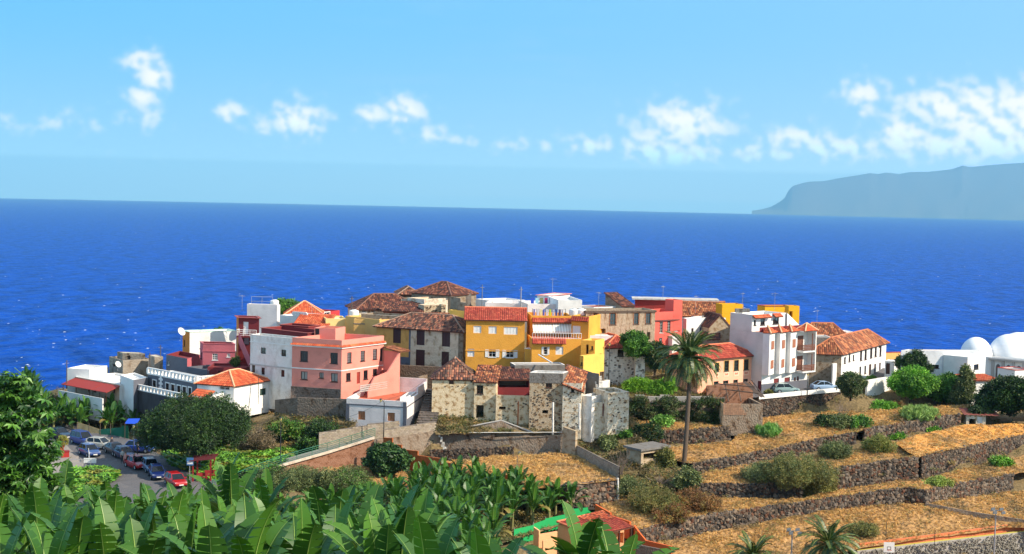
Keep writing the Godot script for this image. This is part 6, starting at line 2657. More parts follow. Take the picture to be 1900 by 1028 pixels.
func make_bananas() -> void:
	rng.seed = 301
	for k in 6:
		var o := Node3D.new()
		o.name = "banana_plant"
		var st := MB.new()
		st.col = lin(120, 116, 70)
		st.tube([Vector3(0, -3.0, 0), Vector3(0, 0.2, 0), Vector3(0.03, 1.1, 0), Vector3(0.05, 1.9, 0.02)], [0.17, 0.16, 0.13, 0.08], 8)
		var s := MeshInstance3D.new()
		s.name = "stem"
		s.mesh = st.mesh()
		s.material_override = mat("banana_stem", g(1.0), 0.8, null, Vector3.ONE, true)
		o.add_child(s)
		var n := 10 + k % 3
		var a := rnd(0, TAU)
		for i in n:
			var t := i / float(n - 1)
			a += 2.4 + rnd(-0.3, 0.3)
			var m := banana_leaf(a, lerpf(0.7, 1.5, t) + rnd(-0.15, 0.15), rnd(1.75, 2.3), rnd(0.5, 0.72), lerpf(1.9, 0.3, t) + rnd(-0.3, 0.3), 0.35 * (1 - t), 0.65 if i == 0 and k % 2 == 0 else 0.0)
			var l := MeshInstance3D.new()
			l.name = "leaf"
			l.mesh = m.mesh()
			l.material_override = banana_mat()
			l.position = Vector3(0.05, lerpf(1.55, 1.95, t), 0.02)
			o.add_child(l, true)
		banana_kinds.append(o)
func banana(p: Vector3, size: float, label: String, group: String) -> void:
	var src: Node3D = banana_kinds[rng.randi() % banana_kinds.size()]
	var o: Node3D = src.duplicate()
	o.name = numbered("banana_plant")
	add_child(o)
	o.position = p
	o.rotation = Vector3(rnd(-0.06, 0.06), rnd(0, TAU), rnd(-0.06, 0.06))
	o.scale = Vector3.ONE * size
	tag(o, label, "banana plant", group)

func in_poly(px: float, py: float, poly: Array) -> bool:
	var q := PackedVector2Array()
	for a in poly:
		q.append(Vector2(a[0], a[1]))
	return Geometry2D.is_point_in_polygon(Vector2(px, py), q)
func pix(p: Vector3) -> Vector2:
	var d := p - eye
	var z := d.dot(cf)
	return Vector2(950 + d.dot(cr) / z * F, 514 - d.dot(cu) / z * F)

func bananas() -> void:
	make_bananas()
	rng.seed = 302
	# near rows: [px, py of the top, distance]
	var near := []
	for k in 12:
		near.append([-15 + k * 45 + rnd(-12, 12), 922 + rnd(-14, 14) + (12 if k < 4 else 0), rnd(64, 72)])
	for k in 12:
		near.append([5 + k * 47 + rnd(-14, 14), 950 + rnd(-14, 14), rnd(50, 56)])
	for k in 11:
		near.append([-20 + k * 56 + rnd(-14, 14), 984 + rnd(-14, 14), rnd(39, 44)])
	for k in 9:
		near.append([0 + k * 66 + rnd(-16, 16), 1018 + rnd(-10, 10), rnd(31, 34)])
	near.append_array([[438, 888, 58], [395, 915, 60], [480, 922, 55], [120, 895, 66], [590, 942, 47], [632, 950, 44], [668, 962, 42], [610, 985, 38], [742, 980, 34], [775, 975, 35], [700, 1012, 33], [812, 1022, 31], [560, 1000, 36], [1072, 1002, 34], [1150, 1028, 33], [880, 1045, 30]])
	for a in near:
		var t := at(a[0], a[1], a[2])
		var s := rnd(1.0, 1.2)
		banana(t - Vector3(0, 3.55 * s, 0), s, "large banana plant with broad glossy leaves in the near plantation", "near banana plants")
	var poly := [[745, 896], [785, 868], [880, 864], [1000, 890], [1066, 910], [1094, 932], [1000, 955], [940, 985], [880, 1050], [560, 1050], [495, 955], [505, 932], [620, 916], [690, 914]]
	var d := 128.0
	while d < 172:
		var x := -30.0
		while x < 12:
			var p := Vector3(x + rnd(-0.8, 0.8), 0, -d + rnd(-0.8, 0.8))
			p.y = lerpf(4.4, 3.9, clampf((d - 130) / 40.0, 0, 1)) + rnd(-0.2, 0.2) - clampf((p.x + 2.0) / 8.0, 0, 1) * 1.3
			var q := pix(p + Vector3(0, 3.2, 0))
			if in_poly(q.x, q.y, poly) and not (q.x > 925 and d < 150.6 + (q.x - 954) * 0.11):
				banana(p - Vector3(0, 0.5, 0), rnd(1.0, 1.25), "banana plant in the field beside the golden grass", "banana plants in the field below the ruins")
			x += 2.2
		d += 2.3
	var poly2 := [[-30, 712], [60, 705], [130, 738], [215, 745], [262, 758], [268, 780], [215, 786], [140, 778], [60, 785], [-30, 800]]
	d = 196.0
	while d < 226:
		var x := -76.0
		while x < -48:
			var p := Vector3(x + rnd(-0.8, 0.8), 0, -d + rnd(-0.8, 0.8))
			p.y = maxf(6.0, ground_at(p.x, p.z))
			var q := pix(p + Vector3(0, 2.4, 0))
			if in_poly(q.x, q.y, poly2):
				banana(p - Vector3(0, 1.3, 0), rnd(1.1, 1.35), "banana plant in the grove between the parked cars and the porch house", "banana plants beside the village")
			x += 2.3
		d += 2.4

func frond_mesh(length: float, el: float, droop: float, leaf: float, cols: Array) -> ArrayMesh:
	var m := MB.new()
	var n := 32
	var p := Vector3.ZERO
	var ang := el
	var pts := []
	var dirs := []
	for i in n + 1:
		pts.append(p)
		var t := Vector3(cos(ang), sin(ang), 0)
		dirs.append(t)
		p += t * length / n
		ang -= droop / n * (0.5 + 1.2 * i / n)
	m.col = lin(150, 150, 70)
	m.tube(pts, [0.05, 0.045, 0.04, 0.035, 0.03, 0.025, 0.02], 4, false)
	for i in range(3, n + 1):
		var u := i / float(n)
		var l := leaf * pow(sin(PI * clampf(0.12 + u * 0.82, 0, 1)), 0.6)
		for s in [-1.0, 1.0]:
			for half in 2:
				var o: Vector3 = pts[i] + dirs[i] * (half * 0.5 * length / n)
				var d: Vector3 = (dirs[i] * 0.65 + Vector3(0, 0, s) * 0.95 + Vector3(0, rnd(0.05, 0.4), 0)).normalized()
				var tip := o + d * l * rnd(0.85, 1.1) - Vector3(0, l * 0.18, 0)
				var w: Vector3 = dirs[i].cross(d).cross(d).normalized() * 0.042
				var c: Color = cols[rng.randi() % cols.size()]
				var k := rnd(0.8, 1.2)
				m.col = Color(c.r * k, c.g * k, c.b * k)
				var md := o.lerp(tip, 0.5) + Vector3(0, l * 0.06, 0)
				m.tri(o, md + w, tip)
				m.tri(o, tip, md - w)
	return m.mesh()
func palm(label: String, foot: Vector3, top: Vector3, size: float, count: int, trunk_r: float) -> void:
	var o := thing("palm_tree", label, "palm tree", foot, "date palms")
	var green := [lin(66, 94, 32), lin(50, 78, 28), lin(92, 112, 44), lin(40, 66, 26)]
	var dry := [lin(150, 110, 60), lin(126, 92, 54), lin(110, 104, 52)]
	var ms := [frond_mesh(size, 1.15, 0.9, 0.42 * size / 3.0, green), frond_mesh(size * 1.05, 0.75, 1.3, 0.45 * size / 3.0, green), frond_mesh(size, 0.25, 1.3, 0.45 * size / 3.0, green), frond_mesh(size * 0.95, -0.2, 1.1, 0.4 * size / 3.0, [green[0], green[3], green[1], dry[2]]), frond_mesh(size * 0.8, -0.9, 0.6, 0.35 * size / 3.0, dry)]
	var m := MB.new()
	var path := []
	var rr := []
	var n := 40
	for i in n + 1:
		var t := i / float(n)
		path.append(foot.lerp(top, t) + Vector3(sin(t * 2.6) * 0.18, 0, 0) - Vector3(0, 0.6 * (1 - t), 0))
		rr.append(trunk_r * (1.25 if i == 0 else lerpf(1.0, 0.82, t)) * (1.0 + (0.07 if i % 2 == 0 else 0.0)) * (1.35 if t > 0.96 else 1.0))
	m.tube(path, rr, 10)
	part(o, "trunk", m, mat("palm_trunk", Color(0.47, 0.4, 0.34), 1.0, noise_tex("bark_grain", 0, 0, 0, [], []), Vector3(0.8, 2.0, 0.8)))
	var a := 0.0
	for i in count:
		var t := i / float(count)
		a += 2.399
		var k := 0 if t < 0.16 else 1 if t < 0.42 else 2 if t < 0.68 else 3 if t < 0.9 else 4
		var f := MeshInstance3D.new()
		f.name = "frond"
		f.mesh = ms[k]
		f.material_override = leaf_mat("palm_leaf", 0.45, 0.3)
		o.add_child(f, true)
		f.position = top - foot + Vector3(0, 0.1 - t * 0.4, 0)
		f.rotation = Vector3(rnd(-0.25, 0.25), a, rnd(-0.12, 0.12))
		f.scale = Vector3.ONE * rnd(0.88, 1.08)

func tree(called: String, label: String, foot: Vector3, blobs: Array, count: int, size: float, kind: String, cols: Array, r0: float, fork := 0.35, group := "trees of the village") -> void:
	# blobs of [offset from foot, radii]
	var o := thing(called, label, "tree", foot, group)
	var bl := []
	var tips := []
	for b in blobs:
		bl.append([foot + b[0], b[1]])
		tips.append(foot + b[0])
	limbs(o, "trunk", foot, tips, r0, fork)
	crown(o, "crown", bl, count, size, kind, cols, 0.65)
func dome_blobs(w: float, h: float, y: float, n: int, flat_ := 0.5) -> Array:
	# many lobes over a dome w wide and h high whose underside is y above the foot
	var b := []
	b.append([Vector3(0, y + h * 0.42, 0), Vector3(w * 0.3, h * 0.34, w * 0.28)])
	for i in n:
		var a := i * 2.399
		var t := (i + 0.5) / n
		var r := sqrt(t) * w * rnd(0.34, 0.42)
		var top := y + h * (0.28 + 0.52 * sqrt(maxf(0.0, 1.0 - t)))
		var s := w * rnd(0.1, 0.2)
		b.append([Vector3(cos(a) * r, top, sin(a) * r * 0.9), Vector3(s, s * rnd(0.6, 0.85), s)])
	return b

func trees() -> void:
	rng.seed = 310
	var dark := [lin(46, 76, 26), lin(34, 60, 24), lin(62, 92, 30), lin(28, 50, 22)]
	var mid := [lin(78, 124, 36), lin(60, 104, 32), lin(98, 146, 44), lin(52, 90, 30)]
	var fresh := [lin(112, 168, 40), lin(90, 148, 36), lin(134, 182, 58), lin(70, 122, 34)]
	var olive := [lin(126, 124, 62), lin(108, 108, 54), lin(144, 138, 76), lin(90, 94, 48)]
	var grey_g := [lin(110, 122, 72), lin(92, 106, 62), lin(130, 136, 86), lin(76, 90, 52)]
	var rust := [lin(150, 104, 54), lin(126, 84, 46), lin(138, 118, 62), lin(104, 76, 44)]
	# big domed tree by the road
	var p := at(366, 880, 169)
	p.y = 6.1
	tree("domed_tree", "wide dark green domed tree beside the parked cars", p, dome_blobs(13.2, 6.6, 1.7, 34), 6400, 0.85, "fine", dark, 0.42, 0.22)
	p = at(1690, 752, 213)
	tree("round_tree", "fresh green spreading tree in front of the modern white house", p, dome_blobs(7.8, 4.6, 1.2, 12), 2000, 0.75, "soft", fresh, 0.2)
	p = at(1752, 752, 215)
	tree("round_tree", "deeper green round tree next to the fresh green one", p, dome_blobs(6.0, 4.4, 0.6, 10), 1700, 0.75, "soft", mid, 0.2)
	p = at(1692, 715, 219)
	tree("dark_tree", "dark evergreen tree rising against the modern white house", p, dome_blobs(6.0, 4.6, 1.0, 9), 1200, 0.7, "soft", dark, 0.2)
	p = at(1788, 748, 212)
	tree("dark_tree", "narrow grey green tree at the corner of the modern white house", p, [[Vector3(0, 2.0, 0), Vector3(1.4, 1.8, 1.3)], [Vector3(0.2, 3.8, 0), Vector3(1.0, 1.5, 1.0)], [Vector3(-0.6, 1.0, 0.3), Vector3(1.5, 1.0, 1.2)], [Vector3(0.1, 5.0, 0), Vector3(0.5, 0.8, 0.5)]], 800, 0.65, "soft", grey_g, 0.15)
	p = at(1872, 765, 206)
	tree("dark_tree", "massive dark tree below the church domes", p, dome_blobs(8.6, 6.0, -0.4, 18), 2600, 0.8, "soft", dark, 0.35)
	p = at(1925, 770, 203)
	tree("dark_tree", "dark bushy tree at the edge of the village next to the massive dark tree", p, dome_blobs(7.0, 5.6, -0.4, 14), 1800, 0.8, "soft", dark, 0.3)
	p = at(1578, 738, 205)
	tree("scrubby_tree", "scrubby dark tree in front of the long white house", p, dome_blobs(4.8, 4.0, 0.0, 12), 800, 0.6, "soft", grey_g.slice(1) + dark, 0.14)
	p = at(1178, 655, 198)
	tree("garden_tree", "round garden tree in front of the grey ruined facade", p, dome_blobs(4.6, 4.2, -0.8, 9), 1100, 0.6, "soft", mid, 0.15)
	p = at(1215, 690, 198.5)
	tree("garden_tree", "dark garden tree between the whitewashed house and the palm", p, dome_blobs(4.0, 4.2, 0.4, 8), 1000, 0.65, "soft", dark + [lin(120, 110, 50)], 0.15)
	p = at(533, 580, 236)
	tree("back_tree", "dark tree top showing behind the lilac white house", p, dome_blobs(6.0, 2.6, -0.4, 7), 600, 0.7, "soft", mid, 0.15)
	p = at(405, 620, 232)
	tree("back_tree", "small palm like tree top behind the mint house", p, dome_blobs(2.2, 1.4, -0.2, 4), 140, 0.6, "blade", mid, 0.1)
	p = hit(714, 882)
	tree("broadleaf_bush", "round dark bush with shiny leaves below the block wall", p, dome_blobs(5.8, 4.4, -0.2, 11), 1500, 0.62, "broad", [lin(58, 92, 42), lin(44, 76, 36), lin(84, 118, 60), lin(36, 62, 34)], 0.12, 0.1)
	p = hit(432, 695)
	tree("patio_tree", "potted looking round tree on the rose house terrace", at(437, 682, 203), dome_blobs(1.8, 1.6, 0.1, 5), 200, 0.4, "soft", dark, 0.08)
	# near tree with lobed leaves at the left edge
	near_tree()
	# tall palm and two low ones
	palm("tall date palm standing alone in front of the peach house", hit(1268, 868), at(1279, 664, 181.5), 4.9, 110, 0.3)
	palm("low date palm beside the floodlight mast, at the field edge", at(1540, 1080, 146), at(1538, 1010, 146), 3.6, 56, 0.35)
	palm("smaller low date palm whose crown barely clears the dry field", at(1400, 1090, 144), at(1398, 1034, 144), 3.0, 46, 0.32)
	# bushes: [name label px py w h colours kind]
	var list := [
		["large olive green bush spilling over the stone wall", 1480, 898, 9.0, 4.4, olive + grey_g.slice(0, 1), "fine"],
		["olive bush hanging down beside the short stone wall", 1520, 918, 4.4, 3.8, olive, "fine"],
		["olive bush growing next to the largest bush on the terrace", 1420, 890, 5.0, 2.8, grey_g, "fine"],
		["grey green bush in the corner of the stone walls", 1548, 850, 4.0, 3.2, grey_g, "fine"],
		["yellow green bush in front of the straw field", 1635, 838, 4.2, 2.6, [lin(134, 140, 60), lin(110, 126, 56), lin(150, 150, 80)], "fine"],
		["rusty brown bush below the tall palm", 1290, 945, 5.4, 2.8, rust, "fine"],
		["mixed olive bush next to the rusty brown one", 1205, 945, 5.6, 3.4, olive + rust.slice(2, 3), "fine"],
		["olive bush at the end of the boulder wall", 1170, 915, 3.4, 2.4, grey_g, "fine"],
		["rusty bush hanging over the low wall", 1240, 965, 4.2, 2.4, rust + olive.slice(0, 1), "fine"],
		["pale olive bush at the foot of the palm trunk", 1277, 905, 3.2, 3.2, grey_g, "soft"],
		["bright green reed clump beside the brick ruin", 1428, 806, 3.8, 1.9, [lin(110, 158, 70), lin(92, 138, 62), lin(128, 170, 90)], "blade"],
		["tall pale green reed clump by the little shed", 1706, 776, 6.0, 2.4, [lin(136, 164, 84), lin(120, 150, 76), lin(150, 174, 100)], "blade"],
		["green bush below the scrubby tree", 1592, 795, 3.6, 2.4, mid, "soft"],
		["grey green bush beside the green one under the street", 1560, 792, 4.2, 2.2, grey_g, "soft"],
		["dark bush at the foot of the street wall", 1535, 790, 3.0, 2.2, dark, "soft"],
		["fresh green bush under the round trees", 1640, 760, 4.5, 1.8, fresh, "soft"],
		["brown dry bush beside the reed clump", 1662, 760, 2.4, 1.5, rust, "fine"],
		["bright green weed patch in front of the shed wall", 1728, 800, 2.6, 0.8, fresh, "soft"],
		["second bright green weed patch along the straw field", 1660, 812, 2.2, 0.8, fresh, "soft"],
		["green weeds below the straw field wall", 1740, 898, 3.4, 1.0, [lin(130, 150, 60), lin(150, 160, 80)], "soft"],
		["bright green weeds tumbling over the wall end", 1858, 862, 3.2, 1.5, fresh, "soft"],
		["bush growing on the rubble below the whitewashed ruin", 1128, 830, 2.4, 2.0, grey_g, "soft"],
		["dark ivy bush beside the concrete hut", 1200, 815, 4.0, 2.6, dark + rust.slice(2, 3), "soft"],
		["upright ivy bush against the concrete hut", 1235, 865, 2.0, 3.0, olive, "soft"],
		["green creeper on the rubble slope", 1150, 808, 3.0, 1.2, mid, "soft"],
		["small bush under the whitewashed ruin wall", 1080, 798, 2.2, 1.4, grey_g, "soft"],
		["leafy light green plant below the ivy wall", 1225, 790, 3.0, 2.0, [lin(120, 160, 70), lin(100, 146, 64)], "broad"],
		["bush with golden tips on top of the old ruin yard", 884, 700, 5.0, 2.6, olive + fresh.slice(0, 1), "fine"],
		["round green bush on the slope under the pink house", 535, 810, 4.6, 3.0, mid + olive.slice(0, 1), "soft"],
		["dry brown bush beside the domed tree", 475, 835, 4.6, 3.2, [lin(124, 108, 86), lin(104, 92, 74), lin(140, 120, 92)], "fine"],
		["dark bush in the shade below the pink house", 600, 806, 4.6, 2.4, dark, "soft"],
		["low green bush at the block wall corner", 570, 830, 3.0, 1.6, dark + mid, "soft"],
		["grey green hedge bush in front of the ramp", 560, 905, 5.4, 3.6, grey_g, "fine"],
		["grey green hedge bush beside the dry bank", 640, 912, 5.6, 3.6, grey_g + mid.slice(0, 1), "fine"],
		["dark hedge bush behind the near plantation", 505, 918, 5.0, 3.8, dark + grey_g, "fine"],
		["hedge bush between the plantation and the ramp", 600, 918, 5.2, 3.6, grey_g, "fine"],
		["dark hedge bush at the end of the green railing", 470, 900, 3.6, 2.4, dark, "soft"],
		["green hedge bush above the banana field", 680, 925, 3.4, 2.4, mid, "fine"],
		["bushy plant at the corner of the low field", 1600, 990, 3.6, 1.6, olive, "fine"],
		["small dark bush by the garage of the white house", 1425, 732, 1.0, 0.8, olive, "soft"],
		["flowering planter bush on the white terrace wall", 1618, 706, 1.8, 0.9, mid, "soft"],
		["planter bush beside the first on the white terrace wall", 1600, 712, 1.6, 0.9, dark, "soft"],
		["dark bush under the massive dark tree", 1820, 768, 3.4, 1.8, dark, "soft"],
	]
	for b in list:
		shrub("bush", b[0], b[1], b[2], b[3], b[4], b[5], b[6])
	bare_bush("grey leafless bush against the block garden wall", 1152, 885, 4.0, 3.4)
	bare_bush("leafless bush in front of the white terrace wall", 1560, 778, 4.0, 2.6)
	bare_bush("leafless bush below the pink house", 540, 765, 2.6, 3.4)
	bare_bush("leafless shrub beside the bright white wall", 480, 815, 2.4, 2.0)
	bare_bush("dead white branches below the palm", 1225, 900, 4.0, 1.2)
	# hedge of bright creeper above the ivy wall
	var o := thing("creeper_hedge", "bright green creeper hedge beside the tall palm", "hedge", at(1205, 737, 195))
	var bl := []
	for k in 16:
		var c := at(1165 + k * 5.2, 722 - 4.0 * sin(k * 0.5) - k * 0.3, 196.5)
		bl.append([c, Vector3(0.9, 1.15, 0.7) * rnd(0.85, 1.15)])
	crown(o, "foliage", bl, 1500, 0.5, "soft", [lin(110, 160, 30), lin(90, 142, 30), lin(126, 172, 48)], 0.7)
	o = thing("ivy_cover", "dark ivy hanging over the retaining wall beside the palm", "ivy", at(1250, 785, 193))
	bl = []
	for k in 70:
		var c := at(rnd(1172, 1338), rnd(740, 790), rnd(192.2, 193.6))
		bl.append([c, Vector3(0.9, 0.6, 0.35) * rnd(0.7, 1.2)])
	crown(o, "foliage", bl, 2600, 0.42, "soft", dark + grey_g.slice(0, 2) + [lin(96, 84, 52)], 0.6)

func near_tree() -> void:
	var o := thing("lobed_leaf_tree", "near tree with large lobed leaves at the edge of the plantation", "tree", at(10, 940, 62))
	var m := MB.new()
	# one lobed leaf
	var lobes := 7
	for i in lobes:
		var a := lerpf(-2.1, 2.1, i / float(lobes - 1))
		var l := lerpf(0.30, 0.20, absf(a) / 2.1)
		var d := Vector3(sin(a), -0.1 * absf(a), cos(a))
		var s := Vector3(cos(a), 0, -sin(a))
		var b := Vector3(0, 0, 0)
		var k := rnd(0.9, 1.1)
		m.col = Color(k, k, k)
		m.tri(b, b + d * l * 0.55 + s * 0.05 + Vector3(0, 0.02, 0), b + d * l - Vector3(0, 0.04, 0))
		m.tri(b, b + d * l - Vector3(0, 0.04, 0), b + d * l * 0.55 - s * 0.05 + Vector3(0, 0.02, 0))
	m.col = Color(1.0, 1.0, 0.75)
	m.tube([Vector3.ZERO, Vector3(0, 0.05, -0.3)], [0.008], 3, false)
	var lm := m.mesh()
	var cols := [lin(72, 118, 38), lin(54, 96, 34), lin(92, 136, 50), lin(40, 76, 30)]
	var xf := []
	var cc := []
	var tips := []
	for k in 62:
		var px := rnd(-60, 96)
		var top := 694.0 if px < 60 else 694.0 + (px - 60) * 3.2
		if px < 10:
			top = 700.0
		var py := lerpf(top, 905.0, pow(rng.randf(), 0.9))
		var lim := 100.0 - maxf(0.0, 780.0 - py) * 0.12
		if px > lim:
			continue
		var c := at(px, py + 14, rnd(58.5, 64.0))
		tips.append(c)
		for j in 48:
			var q := c + rand_dir() * Vector3(0.85, 0.7, 0.85) * pow(rng.randf(), 0.5)
			var yaw := rnd(0, TAU)
			xf.append(Transform3D(Basis.from_euler(Vector3(rnd(-0.1, 0.8), yaw, rnd(-0.4, 0.4))).scaled_local(Vector3.ONE * rnd(1.0, 1.8)), q))
			var col: Color = cols[rng.randi() % 4]
			var b := rnd(0.75, 1.2)
			cc.append(Color(col.r * b, col.g * b, col.b * b))
	limbs(o, "trunk", o.position, tips.slice(0, 18), 0.22, 0.3)
	multi(o, "crown", lm, leaf_mat("lobed_leaf", 0.45, 0.6), xf, cc, o.position).set_meta("kind", "stuff")

# ---------------------------------------------------------------- walls, street furniture, cars, people
func pieces(o: Node3D, called: String, segs: Array, thick: float, m_: Material) -> void:
	# upright wall pieces: [px0, top0, px1, top1, distance0, distance1, bottom0, bottom1]
	for a in segs:
		var t0 := at(a[0], a[1], a[4])
		var t1 := at(a[2], a[3], a[5])
		var b0 := flat(t0, at(a[0], a[6], a[4]).y - 0.6)
		var b1 := flat(t1, at(a[2], a[7], a[5]).y - 0.6)
		var k := Vector3.UP.cross(flat(t1 - t0)).normalized() * thick
		if k.z > 0:
			k = -k
		var m := MB.new()
		m.quad(b0, b1, t1, t0)
		m.quad(b1 + k, b0 + k, t0 + k, t1 + k)
		m.quad(t0, t1, t1 + k, t0 + k)
		m.quad(b1, b1 + k, t1 + k, t1)
		m.quad(b0 + k, b0, t0, t0 + k)
		part(o, called, m, m_)
func blocks(o: Node3D, a: Array, m_: Material) -> void:
	# courses of cement blocks standing a little proud of their joints
	var t0 := at(a[0], a[1], a[4])
	var t1 := at(a[2], a[3], a[5])
	var b0 := at(a[0], a[6], a[4]).y
	var b1 := at(a[2], a[7], a[5]).y
	var u := flat(t1 - t0).normalized()
	var n := u.cross(Vector3.UP)
	if n.z < 0:
		n = -n
	var l := flat(t1 - t0).length()
	var m := MB.new()
	var y := minf(b0, b1)
	var r := 0
	while y < maxf(t0.y, t1.y):
		var x := -0.2 * (r % 2)
		while x < l - 0.2:
			var k := clampf((x + 0.2) / l, 0, 1)
			if y + 0.19 < lerpf(t0.y, t1.y, k) + 0.02 and y > lerpf(b0, b1, k) - 0.2:
				var c := rnd(0.75, 1.1)
				m.col = Color(c, c * rnd(0.95, 1.0), c * rnd(0.88, 0.98))
				var o0 := flat(t0, y) + u * maxf(0.0, x) + n * rnd(0.0, 0.012)
				m.quad(o0, o0 + u * 0.39, o0 + u * 0.39 + Vector3(0, 0.19, 0), o0 + Vector3(0, 0.19, 0))
				m.quad(o0 + Vector3(0, 0.19, 0), o0 + u * 0.39 + Vector3(0, 0.19, 0), o0 + u * 0.39 + Vector3(0, 0.19, 0) - n * 0.05, o0 + Vector3(0, 0.19, 0) - n * 0.05)
			x += 0.41
		y += 0.21
		r += 1
	var p := part(o, "blocks", m, m_)
	p.set_meta("kind", "stuff")
	var q := a.duplicate()
	var back := MB.new()
	var k2 := n * -0.02
	var k3 := n * -0.22
	var c0 := flat(t0, b0 - 0.6)
	var c1 := flat(t1, b1 - 0.6)
	back.quad(c0 + k2, c1 + k2, t1 + k2, t0 + k2)
	back.quad(t0 + k2, t1 + k2, t1 + k3, t0 + k3)
	back.quad(c1 + k3, c0 + k3, t0 + k3, t1 + k3)
	part(o, "mortar", back, plaster("mortar_grey", 122, 112, 102, 1))

func lamp(px: float, ytop: float, ybot: float, d: float, label: String, r := 0.05, col := [44, 46, 48], arm := 0.0) -> void:
	var t := at(px, ytop, d)
	var foot := flat(t, at(px, ybot, d).y)
	var o := thing("street_lamp", label, "street lamp", foot, "street lamps")
	var iron := paint("lamp_iron_%d" % col[0], col[0], col[1], col[2], 0.6)
	var m := MB.new()
	m.tube([foot - Vector3(0, 0.4, 0), foot + Vector3(0, 0.8, 0), t - Vector3(0, 0.5, 0)], [r * 1.6, r, r * 0.8], 7)
	part(o, "post", m, iron)
	var c := t + Vector3(arm, -0.45, 0)
	if arm != 0.0:
		m = MB.new()
		m.tube([t - Vector3(0, 0.5, 0), t + Vector3(arm * 0.5, -0.2, 0), c + Vector3(0, 0.1, 0)], [r * 0.6], 5)
		part(o, "arm", m, iron)
	m = MB.new()
	m.lathe(c, [Vector2(0.06, 0), Vector2(0.17, 0.34)], 6)
	part(o, "lantern", m, paint("lantern_glass", 226, 204, 130, 0.3))
	m = MB.new()
	m.lathe(c + Vector3(0, 0.34, 0), [Vector2(0.21, 0), Vector2(0.14, 0.09), Vector2(0.02, 0.16)], 6)
	part(o, "cap", m, iron)

